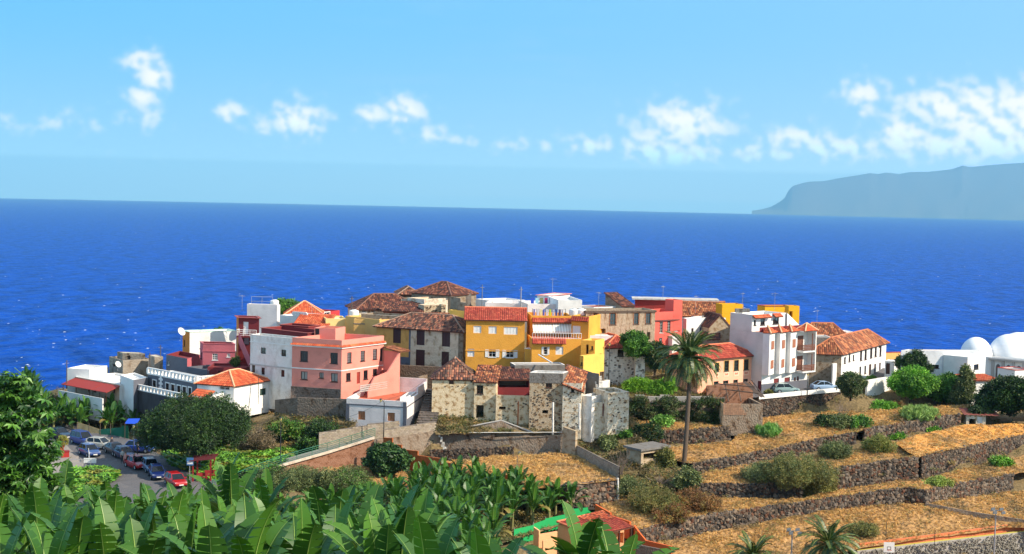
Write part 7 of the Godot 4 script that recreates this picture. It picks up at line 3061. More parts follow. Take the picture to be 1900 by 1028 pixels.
func slopes_and_walls() -> void:
	rng.seed = 501
	var block := mat("cement_block", Color(0.66, 0.61, 0.55), 0.95, noise_tex("paint_worn", 0, 0, 0, [], []), Vector3.ONE * 0.3, true)
	var render := plaster("rough_render", 146, 132, 118, 2)
	var dark := plaster("dark_render", 0, 0, 0)
	var o := thing("block_wall", "grey cement block wall stepping down in front of the low white house", "wall", at(700, 830, 178))
	blocks(o, [592, 803, 682, 789, 176, 179, 830, 824], block)
	blocks(o, [682, 787, 741, 781, 179, 181, 815, 806], block)
	blocks(o, [713, 797, 808, 782, 177, 181, 816, 800], block)
	pieces(o, "rendered_wall", [[700, 816, 816, 799, 176.5, 181, 872, 858]], 0.3, render)
	o = thing("retaining_wall", "tall dark grey retaining wall behind the golden field", "wall", at(940, 860, 180))
	pieces(o, "rendered_wall", [[806, 803, 918, 805, 181, 181.5, 862, 862]], 0.3, plaster("streaked_render", 126, 114, 104, 2))
	pieces(o, "lower_wall", [[918, 812, 1064, 808, 181.5, 181, 862, 860], [1040, 800, 1066, 790, 181.2, 180.6, 860, 860]], 0.4, plaster("rough_render", 0, 0, 0))
	pieces(o, "pier", [[1044, 792, 1068, 800, 180.6, 179, 858, 862]], 0.4, plaster("rubble_wall", 0, 0, 0))
	var m := MB.new()
	m.tube([at(822, 803, 181), at(1056, 802, 180.8)], [0.05], 6)
	part(o, "pipe", m, paint("pipe_white", 206, 204, 198))
	m = MB.new()
	var s0 := at(816, 806, 180.6)
	for k in 9:
		var a := s0 + Vector3(0.12 * k + rnd(-0.1, 0.1), -0.32 * k, 0.05)
		m.quad(a - Vector3(0.1 + 0.03 * k, 0.36, 0), a + Vector3(0.14 + 0.03 * k, -0.36, 0), a + Vector3(0.12 + 0.02 * k, 0, 0), a - Vector3(0.09 + 0.02 * k, 0, 0))
	part(o, "lime_stain", m, plaster("lime_white", 224, 220, 212, 1))
	stone_wall("dark stone wall at the foot of the retaining wall behind the golden field", [[800, 836, 7.4, 862], [880, 833, 7.5, 860], [953, 830, 7.6, 858]], 0.32, 0.6)
	o = thing("gable_wall", "low dark stone gable remnant with a pale coping below the old ruin", "wall", at(930, 803, 182.5))
	m = MB.new()
	var g0 := at(812, 804, 183)
	var g1 := at(930, 781, 183)
	var g2 := at(988, 803, 182)
	var dz := Vector3(0, 0, -0.4)
	m.tri(flat(g0, g0.y - 0.5), flat(g2, g2.y - 0.5), g1)
	m.tri(flat(g2, g2.y - 0.5) + dz, flat(g0, g0.y - 0.5) + dz, g1 + dz)
	m.quad(g0, g1, g1 + dz, g0 + dz)
	m.quad(g1, g2, g2 + dz, g1 + dz)
	part(o, "wall", m, plaster("rough_render", 0, 0, 0))
	m = MB.new()
	m.tube([g0 + dz * 0.5, g1 + dz * 0.5, g2 + dz * 0.5], [0.14], 6)
	part(o, "coping", m, plaster("warm_grey", 0, 0, 0))
	o = thing("block_garden_wall", "sloping cement block wall between the golden field and the rubble slope", "wall", at(1110, 880, 175))
	blocks(o, [1068, 826, 1148, 866, 179.5, 167, 864, 897], block)
	m = MB.new()
	m.tube([at(1148, 892, 166.5) - Vector3(0, 2.6, 0), at(1146, 887, 166.5)], [0.14], 8)
	single("white_post", "white post at the end of the boulder wall", "post", m, paint("pipe_white", 0, 0, 0), at(1148, 925, 166.5))
	# steps between the white house and the ruin
	o = thing("stone_steps", "dark stone steps between the low white house and the old ruin", "steps", at(790, 790, 184))
	m = MB.new()
	for k in 16:
		var a := at(772 + k * 1.2, 790, 183.0 + k * 0.75)
		m.box(flat(a, 9.6 + k * 0.22), Vector3(2.6, 0, 0), Vector3(0, 0.22, 0), Vector3(0, 0, 1.6))
	part(o, "treads", m, dark)
	pieces(o, "side_wall", [[778, 700, 808, 690, 197, 199, 760, 760]], 0.4, plaster("rough_render", 0, 0, 0))
	o = thing("bank_wall", "dark earth bank wall below the old manor", "wall", at(780, 690, 198))
	pieces(o, "wall", [[715, 676, 872, 684, 199, 197, 760, 770]], 0.5, plaster("earth_wall", 112, 96, 82, 2))
	pieces(o, "wall", [[868, 690, 1120, 690, 196, 192, 770, 770]], 0.5, plaster("earth_wall", 0, 0, 0))
	o = thing("plinth_wall", "grey rendered wall under the pink house", "wall", at(600, 745, 188))
	pieces(o, "wall", [[510, 742, 552, 738, 188, 186, 785, 790], [552, 738, 650, 741, 186, 184.5, 792, 805]], 0.4, plaster("grey_render", 116, 106, 98, 2))
	# orange stepped wall
	o = thing("orange_stepped_wall", "rusty orange wall stepping down beside the banana field", "wall", at(790, 860, 172))
	pieces(o, "wall_panel", [[711, 812, 728, 813, 174.5, 174, 845, 850], [728, 824, 745, 826, 174, 173.6, 852, 858], [745, 834, 775, 837, 173.6, 172.6, 862, 870], [775, 845, 820, 851, 172.6, 171.4, 868, 874], [820, 857, 856, 863, 171.4, 170.4, 872, 880]], 0.25, plaster("rusty_orange", 172, 92, 40, 1))
	o = thing("orange_low_wall", "short orange wall with holes at the top of the banana field", "wall", at(935, 890, 167))
	pieces(o, "wall_panel", [[918, 884, 950, 880, 166.5, 166.5, 905, 905]], 0.2, plaster("rusty_orange", 0, 0, 0))
	# ramp with green railing
	o = thing("ramp", "sloping footpath with a white kerb on a stone embankment", "ramp", at(600, 870, 172))
	var rp := [[392, 908, 160.0], [430, 897, 163.0], [470, 880, 167.0], [520, 862, 170.5], [605, 838, 174.0], [650, 824, 175.8], [694, 810, 177.0]]
	var pts := []
	for a in rp:
		pts.append(at(a[0], a[1], a[2]))
	m = MB.new()
	var kerb := MB.new()
	var fill := MB.new()
	for i in pts.size() - 1:
		var a: Vector3 = pts[i]
		var b: Vector3 = pts[i + 1]
		var k := Vector3.UP.cross(flat(b - a)).normalized()
		if k.z > 0:
			k = -k
		m.quad(a - Vector3(0, 0.12, 0), b - Vector3(0, 0.12, 0), b + k * 2.4 - Vector3(0, 0.12, 0), a + k * 2.4 - Vector3(0, 0.12, 0))
		kerb.box(a - Vector3(0, 0.25, 0), b - a, Vector3(0, 0.28, 0), -k * 0.3)
		fill.quad(flat(a, a.y - 3.2), flat(b, b.y - 3.2), b - Vector3(0, 0.2, 0), a - Vector3(0, 0.2, 0))
	part(o, "path", m, mats["paving"])
	part(o, "kerb", kerb, plaster("kerb_white", 214, 196, 176, 1))
	part(o, "embankment", fill, plaster("rubble_pink", 156, 116, 98, 3))
	var gr := thing("green_railing", "green metal railing along the sloping footpath", "railing", pts[3])
	var gp := []
	for i in pts.size():
		gp.append(pts[i] + Vector3(0.1, 0, -0.2))
	railing(gr, "rails", gp, 1.05, paint("rail_green", 36, 110, 84, 0.5), 1.6, 0.03, 4)
	# brick ruin beside the palm
	zoom(1220, 530, 4.111)
	o = building("brick_ruin", "roofless ruin with a cream side wall and broken brick front beside the palm")
	var h := corner3(o, [300, 790], [502, 902], [806, 905], 191, 1010)
	settle(h)
	var low := h.top as float
	walls(h, [plaster("peeling_cream", 0, 0, 0), plaster("rough_render", 0, 0, 0), plaster("rough_render", 0, 0, 0), plaster("rough_render", 0, 0, 0)])
	flat_top(h, 0.8, plaster("rough_render", 0, 0, 0), mats["earth_ground"], 0.3)
	var f: Dictionary = h.f[1]
	var brick := MB.new()
	for r in 9:
		for c in 12:
			if c * 0.28 > 3.2 - r * 0.12:
				continue
			var k := rnd(0.75, 1.1)
			brick.col = Color(0.42 * k, 0.24 * k, 0.15 * k)
			slab(brick, f, c * 0.27 + 0.02, f.h - 1.5 + r * 0.17, c * 0.27 + 0.26, f.h - 1.5 + r * 0.17 + 0.145, 0.01, 0.05)
	var bp := part(o, "bricks", brick, mat("brick", g(1.0), 0.95, null, Vector3.ONE, true))
	bp.set_meta("kind", "stuff")
	var sv := MB.new()
	var q0 := flat(h.p[0], low)
	var q3 := flat(h.p[3], low)
	sv.quad(q0, flat(h.p[1], low), flat(h.p[1], low + 0.1), q0 + Vector3(0, 1.6, 0))
	sv.quad(q0, q0 + Vector3(0, 1.6, 0), flat(h.p[1], low + 0.1), flat(h.p[1], low))
	part(o, "sloping_wall", sv, plaster("peeling_cream", 0, 0, 0))
	pieces(o, "back_wall", [[1312, 716, 1398, 708, 196.5, 197.5, 745, 745]], 0.4, plaster("rubble_pink", 0, 0, 0))
	for a in [[1330, 712, 196.0, 1400, 718, 193.0], [1340, 722, 194.5, 1408, 730, 192.0], [1345, 711, 196.0, 1352, 745, 191.5], [1368, 709, 196.0, 1375, 745, 191.5], [1390, 708, 196.0, 1413, 735, 192.0], [1395, 706, 196.5, 1418, 737, 191.6]]:
		var b := MB.new()
		b.tube([at(a[0], a[1], a[2]), at(a[3], a[4], a[5])], [0.08], 5)
		part(o, "roof_beam", b, plaster("weathered_wood", 0, 0, 0))
	var pl := MB.new()
	pl.quad(at(1378, 709, 196), at(1412, 738, 191.6), at(1419, 735, 191.6), at(1384, 707, 196.2))
	part(o, "roof_plank", pl, plaster("weathered_wood", 0, 0, 0))
	# ivy retaining wall with pale kerb and street parapet
	o = thing("ivy_wall", "retaining wall under the palm garden with a pale kerb", "wall", at(1250, 790, 194))
	pieces(o, "wall", [[1166, 738, 1345, 738, 194.2, 194.2, 800, 800]], 0.5, plaster("rough_render", 0, 0, 0))
	pieces(o, "kerb", [[1166, 736, 1320, 736, 194.0, 194.0, 738.5, 738.5]], 0.4, plaster("warm_grey", 0, 0, 0))
	for a in [1180, 1226]:
		m = MB.new()
		m.cbox(at(a + 7, 737, 194.4), 1.3, 0.32, 0.4)
		single("stone_bench", "pale stone block bench on the kerb above the ivy, %s" % ("near the whitewashed ruin" if a == 1180 else "near the palm"), "bench", m, plaster("warm_grey", 0, 0, 0), at(a + 7, 737, 194.4), "stone benches")
	o = thing("street_parapet", "white parapet along the street with the parked cars", "wall", at(1480, 731, 206))
	var sp := []
	for a in W_S:
		sp.append(aty(a[0], a[1], a[2]))
	for i in 2:
		m = MB.new()
		m.box(sp[i] + Vector3(0, -0.2, 0), sp[i + 1] - sp[i], Vector3(0, 0.62, 0), Vector3(0, 0, 0.3))
		part(o, "panel", m, plaster("white_wall", 0, 0, 0))
	# concrete hut and little shed
	zoom(960, 640, 4.284)
	o = building("concrete_hut", "small flat roofed concrete hut with a dark window on the rubble slope")
	h = corner3(o, [870, 815], [985, 842], [1190, 812], 175, 960)
	settle(h)
	wins(h, 1, "hole", [[1003, 858, 1126, 905]])
	walls(h, plaster("rubble_wall", 0, 0, 0))
	var rs := MB.new()
	rs.prism(inset(h.p, -0.35), h.top, h.top + 0.25)
	part(o, "roof_slab", rs, plaster("cement", 0, 0, 0))
	zoom(1540, 560, 4.283)
	o = building("tumbledown_shed", "little tumbledown shed with a rusty sheet roof beside the straw field")
	h = front2(o, [1085, 900], [1240, 905], 203, 3.0, 1000)
	settle(h)
	wins(h, 0, "hole", [[1105, 930, 1160, 985]])
	wins(h, 0, "door", [[1170, 915, 1212, 1000]], {"frame": paint("white_frame", 0, 0, 0), "nx": 1})
	walls(h, plaster("peeling_white", 0, 0, 0))
	m = MB.new()
	var f0: Dictionary = h.f[0]
	for k in 14:
		var u := -0.4 + k * 0.36
		var z := 0.06 * (k % 2)
		m.quad(fp(f0, u, f0.h + 0.05 + z, 0.4), fp(f0, u + 0.36, f0.h + 0.11 - z, 0.4), fp(f0, u + 0.36, f0.h + 0.65 - z, -3.2), fp(f0, u, f0.h + 0.6 + z, -3.2))
	part(o, "sheet_roof", m, mat("rusty_sheet", Color(0.5, 0.26, 0.22), 0.8, noise_tex("paint_worn", 0, 0, 0, [], []), Vector3.ONE * 0.4))
	lower_corner()

func lower_corner() -> void:
	var orange := plaster("terracotta_wall", 206, 98, 44, 0)
	var peach := plaster("peach_wall", 232, 170, 122, 0)
	zoom(1020, 720, 3.339)
	# bungalow with a weathered orange roof
	var o := building("bungalow", "small peach bungalow with a patched orange tiled roof and a dark porch")
	o.position = at(1110, 1015, 152)
	var a := at(1033.5, 968.6, 154.5)
	var b := at(1100.9, 995.5, 150)
	var c := at(1176, 977.5, 152.5)
	var d := at(1119, 949, 157.5)
	roof_part(o, [[b, c, d, a]], "red", [[a, b], [a, d]], 0.0, [190, 110, 80])
	roof_part(o, [[b.lerp(c, 0.45).lerp(a.lerp(d, 0.45), 0.55) + Vector3(0, 0.09, 0), b.lerp(c, 0.98).lerp(a.lerp(d, 0.98), 0.55) + Vector3(0, 0.09, 0), d + Vector3(0, 0.09, 0) - (d - a) * 0.02, a.lerp(d, 0.45) + Vector3(0, 0.09, 0)]], "new", [], 0.25)
	var fl := minf(b.y, c.y) - 2.7
	var uu := flat(c - b).normalized()
	var nn := uu.cross(Vector3.UP)
	var h := frame4(o, [flat(b - nn * 1.6 + uu * 0.2), flat(c - nn * 1.6 - uu * 0.2), flat(d + nn * 0.2), flat(a + nn * 0.2)], fl - 2, b.y + 0.25)
	wins(h, 0, "sash", [[300, 925, 325, 968]], {"frame": paint("brown_wood", 0, 0, 0)})
	wins(h, 0, "door", [[380, 905, 400, 985]], {"frame": paint("brown_wood", 0, 0, 0), "nx": 1})
	wins(h, 0, "hole", [[420, 895, 490, 960]])
	walls(h, peach)
	for k in 4:
		var m := MB.new()
		var p := b.lerp(c, 0.06 + k * 0.3) - nn * 0.15
		m.tube([flat(p, fl - 1.0), p - Vector3(0, 0.1, 0)], [0.09], 6)
		part(o, "porch_post", m, paint("brown_wood", 0, 0, 0))
	var pm := MB.new()
	pm.box(flat(b, fl - 1.2), flat(c - b), Vector3(0, 1.2, 0), -nn * 1.6)
	part(o, "porch_floor", pm, plaster("roof_screed", 0, 0, 0))
	o = thing("peach_gate_wall", "peach wall with a red gate in front of the bungalow", "wall", at(1020, 1010, 158))
	pieces(o, "wall_panel", [[990, 978, 1000, 985, 151, 150.5, 1040, 1040], [1000, 992, 1034, 986, 150.5, 152, 1040, 1040], [1008, 1004, 1034, 1000, 149, 150, 1050, 1050]], 0.2, peach)
	o = thing("orange_boundary_wall", "curving terracotta wall stepping down beside the bungalow", "wall", at(1200, 1000, 158))
	pieces(o, "wall_panel", [[1104, 936, 1120, 945, 162, 161, 975, 975], [1120, 945, 1132, 952, 161, 160, 975, 980], [1132, 956, 1168, 968, 160, 157, 985, 990], [1176, 975, 1184, 986, 154, 153.5, 1030, 1040], [1184, 986, 1198, 1003, 153.5, 153, 1045, 1050], [1198, 1003, 1246, 1014, 153, 151.5, 1055, 1055]], 0.25, orange)
	o = thing("grey_gate_block", "dark grey wall with a brown door at the bungalow", "wall", at(1200, 1020, 156))
	pieces(o, "wall_panel", [[1180, 1010, 1240, 1022, 151, 150, 1060, 1060]], 0.25, plaster("dark_render", 0, 0, 0))
	# green screens along the banana field
	o = thing("green_screen_fence", "bright green windbreak fence along the banana field", "fence", at(1030, 990, 157))
	var gp := [[954, 982, 150.0, 1010], [990, 972, 153.5, 1003], [1012, 962, 156.0, 988], [1050, 952, 160.0, 976], [1064, 944, 162.0, 965], [1104, 938, 166.5, 955]]
	var gm := mat("green_screen", Color(0.10, 0.62, 0.34), 0.7)
	gm.backlight_enabled = true
	gm.backlight = Color(0.2, 0.5, 0.3)
	for i in gp.size() - 1:
		var m := MB.new()
		var p0 := at(gp[i][0], gp[i][1], gp[i][2])
		var p1 := at(gp[i + 1][0], gp[i + 1][1] + 2, gp[i + 1][2])
		var d0 := at(gp[i][0], gp[i][3], gp[i][2]) - p0
		var d1 := at(gp[i + 1][0], gp[i + 1][3], gp[i + 1][2]) - p1
		for k in 6:
			var x0 := p0.lerp(p1, k / 6.0) + Vector3(0, 0, 0.05 * (k % 2))
			var x1 := p0.lerp(p1, (k + 1) / 6.0) + Vector3(0, 0, 0.05 * ((k + 1) % 2))
			m.quad(x0 + flat(Vector3.ZERO, d0.y), x1 + flat(Vector3.ZERO, d1.y), x1, x0)
		part(o, "screen", m, gm)
		m = MB.new()
		m.tube([p0 + Vector3(0, d0.y - 0.5, -0.06), p0 + Vector3(0, 0.15, -0.06)], [0.04], 5)
		part(o, "post", m, paint("galvanised", 0, 0, 0))
	# sports court edge
	o = thing("court_wall", "orange parapet above a pale cobbled wall at the sports court", "wall", at(1750, 1010, 160))
	pieces(o, "parapet", [[1596, 1009, 1750, 990, 158.5, 163, 1022, 1006], [1750, 990, 1905, 969, 163, 168, 1006, 988]], 0.25, plaster("rusty_coral", 214, 122, 76, 1))
	pieces(o, "coping_line", [[1590, 1021, 1905, 985, 157.8, 167, 1022.5, 986.5]], 0.3, paint("yellow_line", 190, 176, 80, 0.9))
	pieces(o, "cobble_backing", [[1590, 1022, 1905, 986, 157.8, 167, 1080, 1050]], 0.3, plaster("warm_grey", 0, 0, 0))
	var xf := []
	var cols := []
	var e0 := at(1590, 1023, 157.6)
	var e1 := at(1905, 987, 166.8)
	var u := flat(e1 - e0).normalized()
	for k in 1700:
		var t := rng.randf()
		var p := e0.lerp(e1, t) - Vector3(0, rnd(0.08, 3.2), 0)
		xf.append(Transform3D(Basis.from_euler(Vector3(rnd(-1, 1), rnd(0, 6), rnd(-1, 1))).scaled_local(Vector3(rnd(0.16, 0.36), rnd(0.14, 0.26), 0.14)), p))
		var k2 := rnd(0.6, 1.1)
		cols.append(Color(0.46 * k2, 0.42 * k2, 0.34 * k2))
	var cb := multi(o, "cobbles", rocks[2], mats["stone"], xf, cols, o.position)
	cb.set_meta("kind", "stuff")
	for a2 in [[1848, 948, 1045, 158.0, "tall floodlight mast with twin lamps beside the orange court parapet"], [1470, 986, 1060, 150.0, "short floodlight mast beside the low palm"]]:
		var t := at(a2[0], a2[1], a2[3])
		var foot := flat(t, at(a2[0], a2[2], a2[3]).y)
		var fo := thing("floodlight_mast", a2[4], "floodlight", foot, "floodlight masts")
		var m := MB.new()
		m.tube([foot - Vector3(0, 1, 0), t], [0.09, 0.07], 7)
		part(fo, "mast", m, paint("galvanised", 0, 0, 0))
		m = MB.new()
		m.cbox(t, 1.5, 0.08, 0.08, 0.3)
		part(fo, "crossbar", m, paint("galvanised", 0, 0, 0))
		for k in 4:
			m = MB.new()
			var p := t + Vector3((k % 2) * 0.95 - 0.65 + (0.25 if k > 1 else 0.0), 0.05 - 0.4 * (k / 2), 0.2)
			m.box(p, Vector3(0.42, 0.05, 0), Vector3(0.02, 0.3, -0.14), Vector3(0, 0.06, 0.2))
			part(fo, "floodlight", m, paint("lamp_housing", 96, 100, 104, 0.5))
	# basketball hoop
	var bt := at(1640, 1006, 155.5)
	o = thing("basketball_hoop", "white basketball backboard with a black square on a post", "basketball hoop", flat(bt, bt.y - 3.5))
	var m2 := MB.new()
	m2.box(bt - Vector3(0, 1.15, 0), Vector3(1.2, 0, 0), Vector3(0, 1.15, 0), Vector3(0, 0, 0.05))
	part(o, "backboard", m2, paint("board_white", 226, 226, 222, 0.6))
	m2 = MB.new()
	for r in [[0.38, 0.3, 0.44, 0.05], [0.38, 0.3, 0.05, 0.36], [0.77, 0.3, 0.05, 0.36], [0.38, 0.62, 0.44, 0.05]]:
		m2.box(bt + Vector3(r[0], r[1] - 1.15, 0.052), Vector3(r[2], 0, 0), Vector3(0, r[3], 0), Vector3(0, 0, 0.01))
	part(o, "target_square", m2, paint("black_frame", 0, 0, 0))
	m2 = MB.new()
	m2.tube([bt + Vector3(0.6, -5.0, -0.5), bt + Vector3(0.6, -1.0, -0.4), bt + Vector3(0.6, -0.6, 0)], [0.07], 6)
	part(o, "post", m2, paint("galvanised", 0, 0, 0))
	m2 = MB.new()
	var rim := []
	for k in 13:
		rim.append(bt + Vector3(0.6 + cos(TAU * k / 12) * 0.23, -0.85, 0.3 + sin(TAU * k / 12) * 0.23))
	m2.tube(rim, [0.015], 4, false)
	part(o, "rim", m2, paint("rim_orange", 206, 90, 40))
	for k in [1735, 1645]:
		m2 = MB.new()
		var t := at(k, 982 if k == 1735 else 968, 160)
		m2.tube([t - Vector3(0, 3.5, 0), t], [0.035], 5)
		single("thin_pole", "thin dark pole %s" % ("rising from the court parapet" if k == 1735 else "behind the basketball hoop"), "pole", m2, paint("dark_iron", 0, 0, 0), t - Vector3(0, 3.5, 0))
	o = thing("field_kerb", "thin dark kerb dividing the dry field below the stone walls", "kerb", at(1800, 950, 168))
	var kp := []
	for w in [[1716, 938], [1755, 945], [1795, 953], [1845, 961], [1905, 970]]:
		kp.append(hit(w[0], w[1]))
	for i in 4:
		var km := MB.new()
		km.box(kp[i] - Vector3(0, 0.4, 0), kp[i + 1] - kp[i], Vector3(0, 0.75, 0), Vector3(0, 0, 0.22))
		part(o, "kerb", km, plaster("rough_render", 0, 0, 0))

# ---------------------------------------------------------------- cars
func car(label: String, px: float, py: float, h: float, turn: float, col: Array, kind := 0, group := "cars parked along the road") -> void:
	# kind 0 hatchback, 1 saloon, 2 tall van-like car
	var p := aty(px, py, h)
	var o := thing("parked_car", label, "car", p, group)
	o.rotation.y = turn
	var body := mat("car_%d_%d_%d" % [col[0], col[1], col[2]], Color(col[0] / 255.0, col[1] / 255.0, col[2] / 255.0), 0.35)
	body.clearcoat_enabled = true
	body.clearcoat = 0.8
	body.clearcoat_roughness = 0.08
	var tall := [1.46, 1.42, 1.75][kind] as float
	var len := [3.9, 4.3, 4.1][kind] as float
	# stations along the length: x, lower edge, shoulder height, half width
	var st := [[-0.5, 0.42, 0.72, 0.62], [-0.485, 0.3, 0.86, 0.76], [-0.36, 0.24, 0.92, 0.84], [-0.1, 0.22, 0.94, 0.86], [0.12, 0.22, 0.93, 0.86], [0.3, 0.24, 0.84, 0.84], [0.44, 0.28, 0.74, 0.78], [0.485, 0.34, 0.66, 0.7], [0.5, 0.42, 0.58, 0.6]]
	if kind == 1:
		st[1] = [-0.485, 0.3, 0.88, 0.76]
	var secs := []
	for s in st:
		var x: float = s[0] * len
		var w: float = s[3]
		var y0: float = s[1]
		var y1: float = s[2] * (1.12 if kind == 2 else 1.0)
		secs.append([Vector3(x, y0, -w * 0.92), Vector3(x, lerpf(y0, y1, 0.45), -w), Vector3(x, lerpf(y0, y1, 0.85), -w * 0.98), Vector3(x, y1, -w * 0.86), Vector3(x, y1 + 0.02, 0), Vector3(x, y1, w * 0.86), Vector3(x, lerpf(y0, y1, 0.85), w * 0.98), Vector3(x, lerpf(y0, y1, 0.45), w), Vector3(x, y0, w * 0.92)])
	var m := MB.new()
	for i in secs.size() - 1:
		for j in 8:
			m.quad(secs[i][j], secs[i + 1][j], secs[i + 1][j + 1], secs[i][j + 1])
		m.quad(secs[i][8], secs[i + 1][8], secs[i + 1][0], secs[i][0])
	for e in [0, secs.size() - 1]:
		for j in range(1, 8):
			if e == 0:
				m.tri(secs[0][0], secs[0][j], secs[0][j + 1])
			else:
				m.tri(secs[e][0], secs[e][j + 1], secs[e][j])
	cpart(o, "body", m, body)
	# cabin
	var b0 := [-0.47, -0.40, -0.47][kind] * len as float
	var r0 := [-0.36, -0.22, -0.42][kind] * len as float
	var r1 := [0.06, 0.04, 0.1][kind] * len as float
	var b1 := [0.24, 0.22, 0.27][kind] * len as float
	var ys := 0.9 * (1.12 if kind == 2 else 1.0)
	var lo := [Vector3(b0, ys, -0.76), Vector3(b1, ys, -0.76), Vector3(b1, ys, 0.76), Vector3(b0, ys, 0.76)]
	var hi := [Vector3(r0, tall - 0.05, -0.6), Vector3(r1, tall - 0.05, -0.6), Vector3(r1, tall - 0.05, 0.6), Vector3(r0, tall - 0.05, 0.6)]
	m = MB.new()
	for i in 4:
		var j := (i + 1) % 4
		m.quad(lo[j], lo[i], hi[i], hi[j])
	cpart(o, "windows", m, mat("car_glass", Color(0.09, 0.11, 0.13), 0.06))
	m = MB.new()
	m.quad(hi[0] + Vector3(0.1, 0.05, 0.06), hi[3] + Vector3(0.1, 0.05, -0.06), hi[2] + Vector3(-0.1, 0.05, -0.06), hi[1] + Vector3(-0.1, 0.05, 0.06))
	for i in 4:
		var j := (i + 1) % 4
		var c0: Vector3 = hi[i] + Vector3(0.1 if i in [0, 3] else -0.1, 0.05, 0.06 if i < 2 else -0.06)
		var c1: Vector3 = hi[j] + Vector3(0.1 if j in [0, 3] else -0.1, 0.05, 0.06 if j < 2 else -0.06)
		m.quad(hi[j], hi[i], c0, c1)
		m.tube([lo[i], hi[i]], [0.045], 5)
	for s in [-1.0, 1.0]:
		m.tube([Vector3((b0 + b1) * 0.5, ys, 0.77 * s), Vector3((r0 + r1) * 0.5, tall - 0.05, 0.61 * s)], [0.035], 5)
	cpart(o, "roof", m, body)
	for x in [-0.31, 0.31]:
		for s in [-1.0, 1.0]:
			var c := Vector3(x * len, 0.3, s * 0.76)
			var t := MB.new()
			t.lathe(c - Vector3(0, 0, 0.1), [Vector2(0.18, 0.0), Vector2(0.3, 0.0), Vector2(0.31, 0.05), Vector2(0.31, 0.16), Vector2(0.3, 0.2), Vector2(0.18, 0.2)], 16, Vector3(0, 0, 1))
			var w := cpart(o, "wheel", t, paint("tyre", 26, 26, 28, 0.9))
			t = MB.new()
			t.lathe(c - Vector3(0, 0, 0.08), [Vector2(0.01, 0.0), Vector2(0.19, 0.0), Vector2(0.19, 0.17), Vector2(0.01, 0.17)], 12, Vector3(0, 0, 1))
			cpart(w, "rim", t, paint("rim_silver", 160, 162, 166, 0.4))
	for s in [-1.0, 1.0]:
		var t := MB.new()
		t.box(Vector3(len * 0.462, 0.56, s * 0.56 - 0.14), Vector3(0.08, 0, 0), Vector3(-0.05, 0.14, 0), Vector3(0, 0, 0.28))
		cpart(o, "headlight", t, paint("headlight_glass", 220, 224, 226, 0.15))
		t = MB.new()
		t.box(Vector3(-len * 0.497, 0.62, s * 0.58 - 0.11), Vector3(0.06, 0, 0), Vector3(0, 0.2, 0), Vector3(0, 0, 0.22))
		cpart(o, "taillight", t, paint("taillight_red", 150, 24, 22, 0.25))
		t = MB.new()
		t.box(Vector3(len * 0.19, 0.95, s * 0.9 - 0.07), Vector3(0.12, 0, 0), Vector3(0, 0.13, 0), Vector3(0, 0, 0.14))
		cpart(o, "mirror", t, body)
	var t2 := MB.new()
	t2.box(Vector3(len * 0.498, 0.36, -0.26), Vector3(0.012, 0, 0), Vector3(0, 0.12, 0), Vector3(0, 0, 0.52))
	cpart(o, "number_plate", t2, paint("plate_white", 220, 220, 214, 0.5))
	t2 = MB.new()
	t2.box(Vector3(len * 0.475, 0.5, -0.34), Vector3(0.03, 0, 0), Vector3(-0.01, 0.1, 0), Vector3(0, 0, 0.68))
	cpart(o, "grille", t2, paint("black_frame", 0, 0, 0))
func cpart(parent: Node3D, called: String, m: MB, mt: Material) -> MeshInstance3D:   # in the thing's own axes
	var o := MeshInstance3D.new()
	o.name = called
	o.mesh = m.mesh()
	o.material_override = mt
	parent.add_child(o, true)
	return o

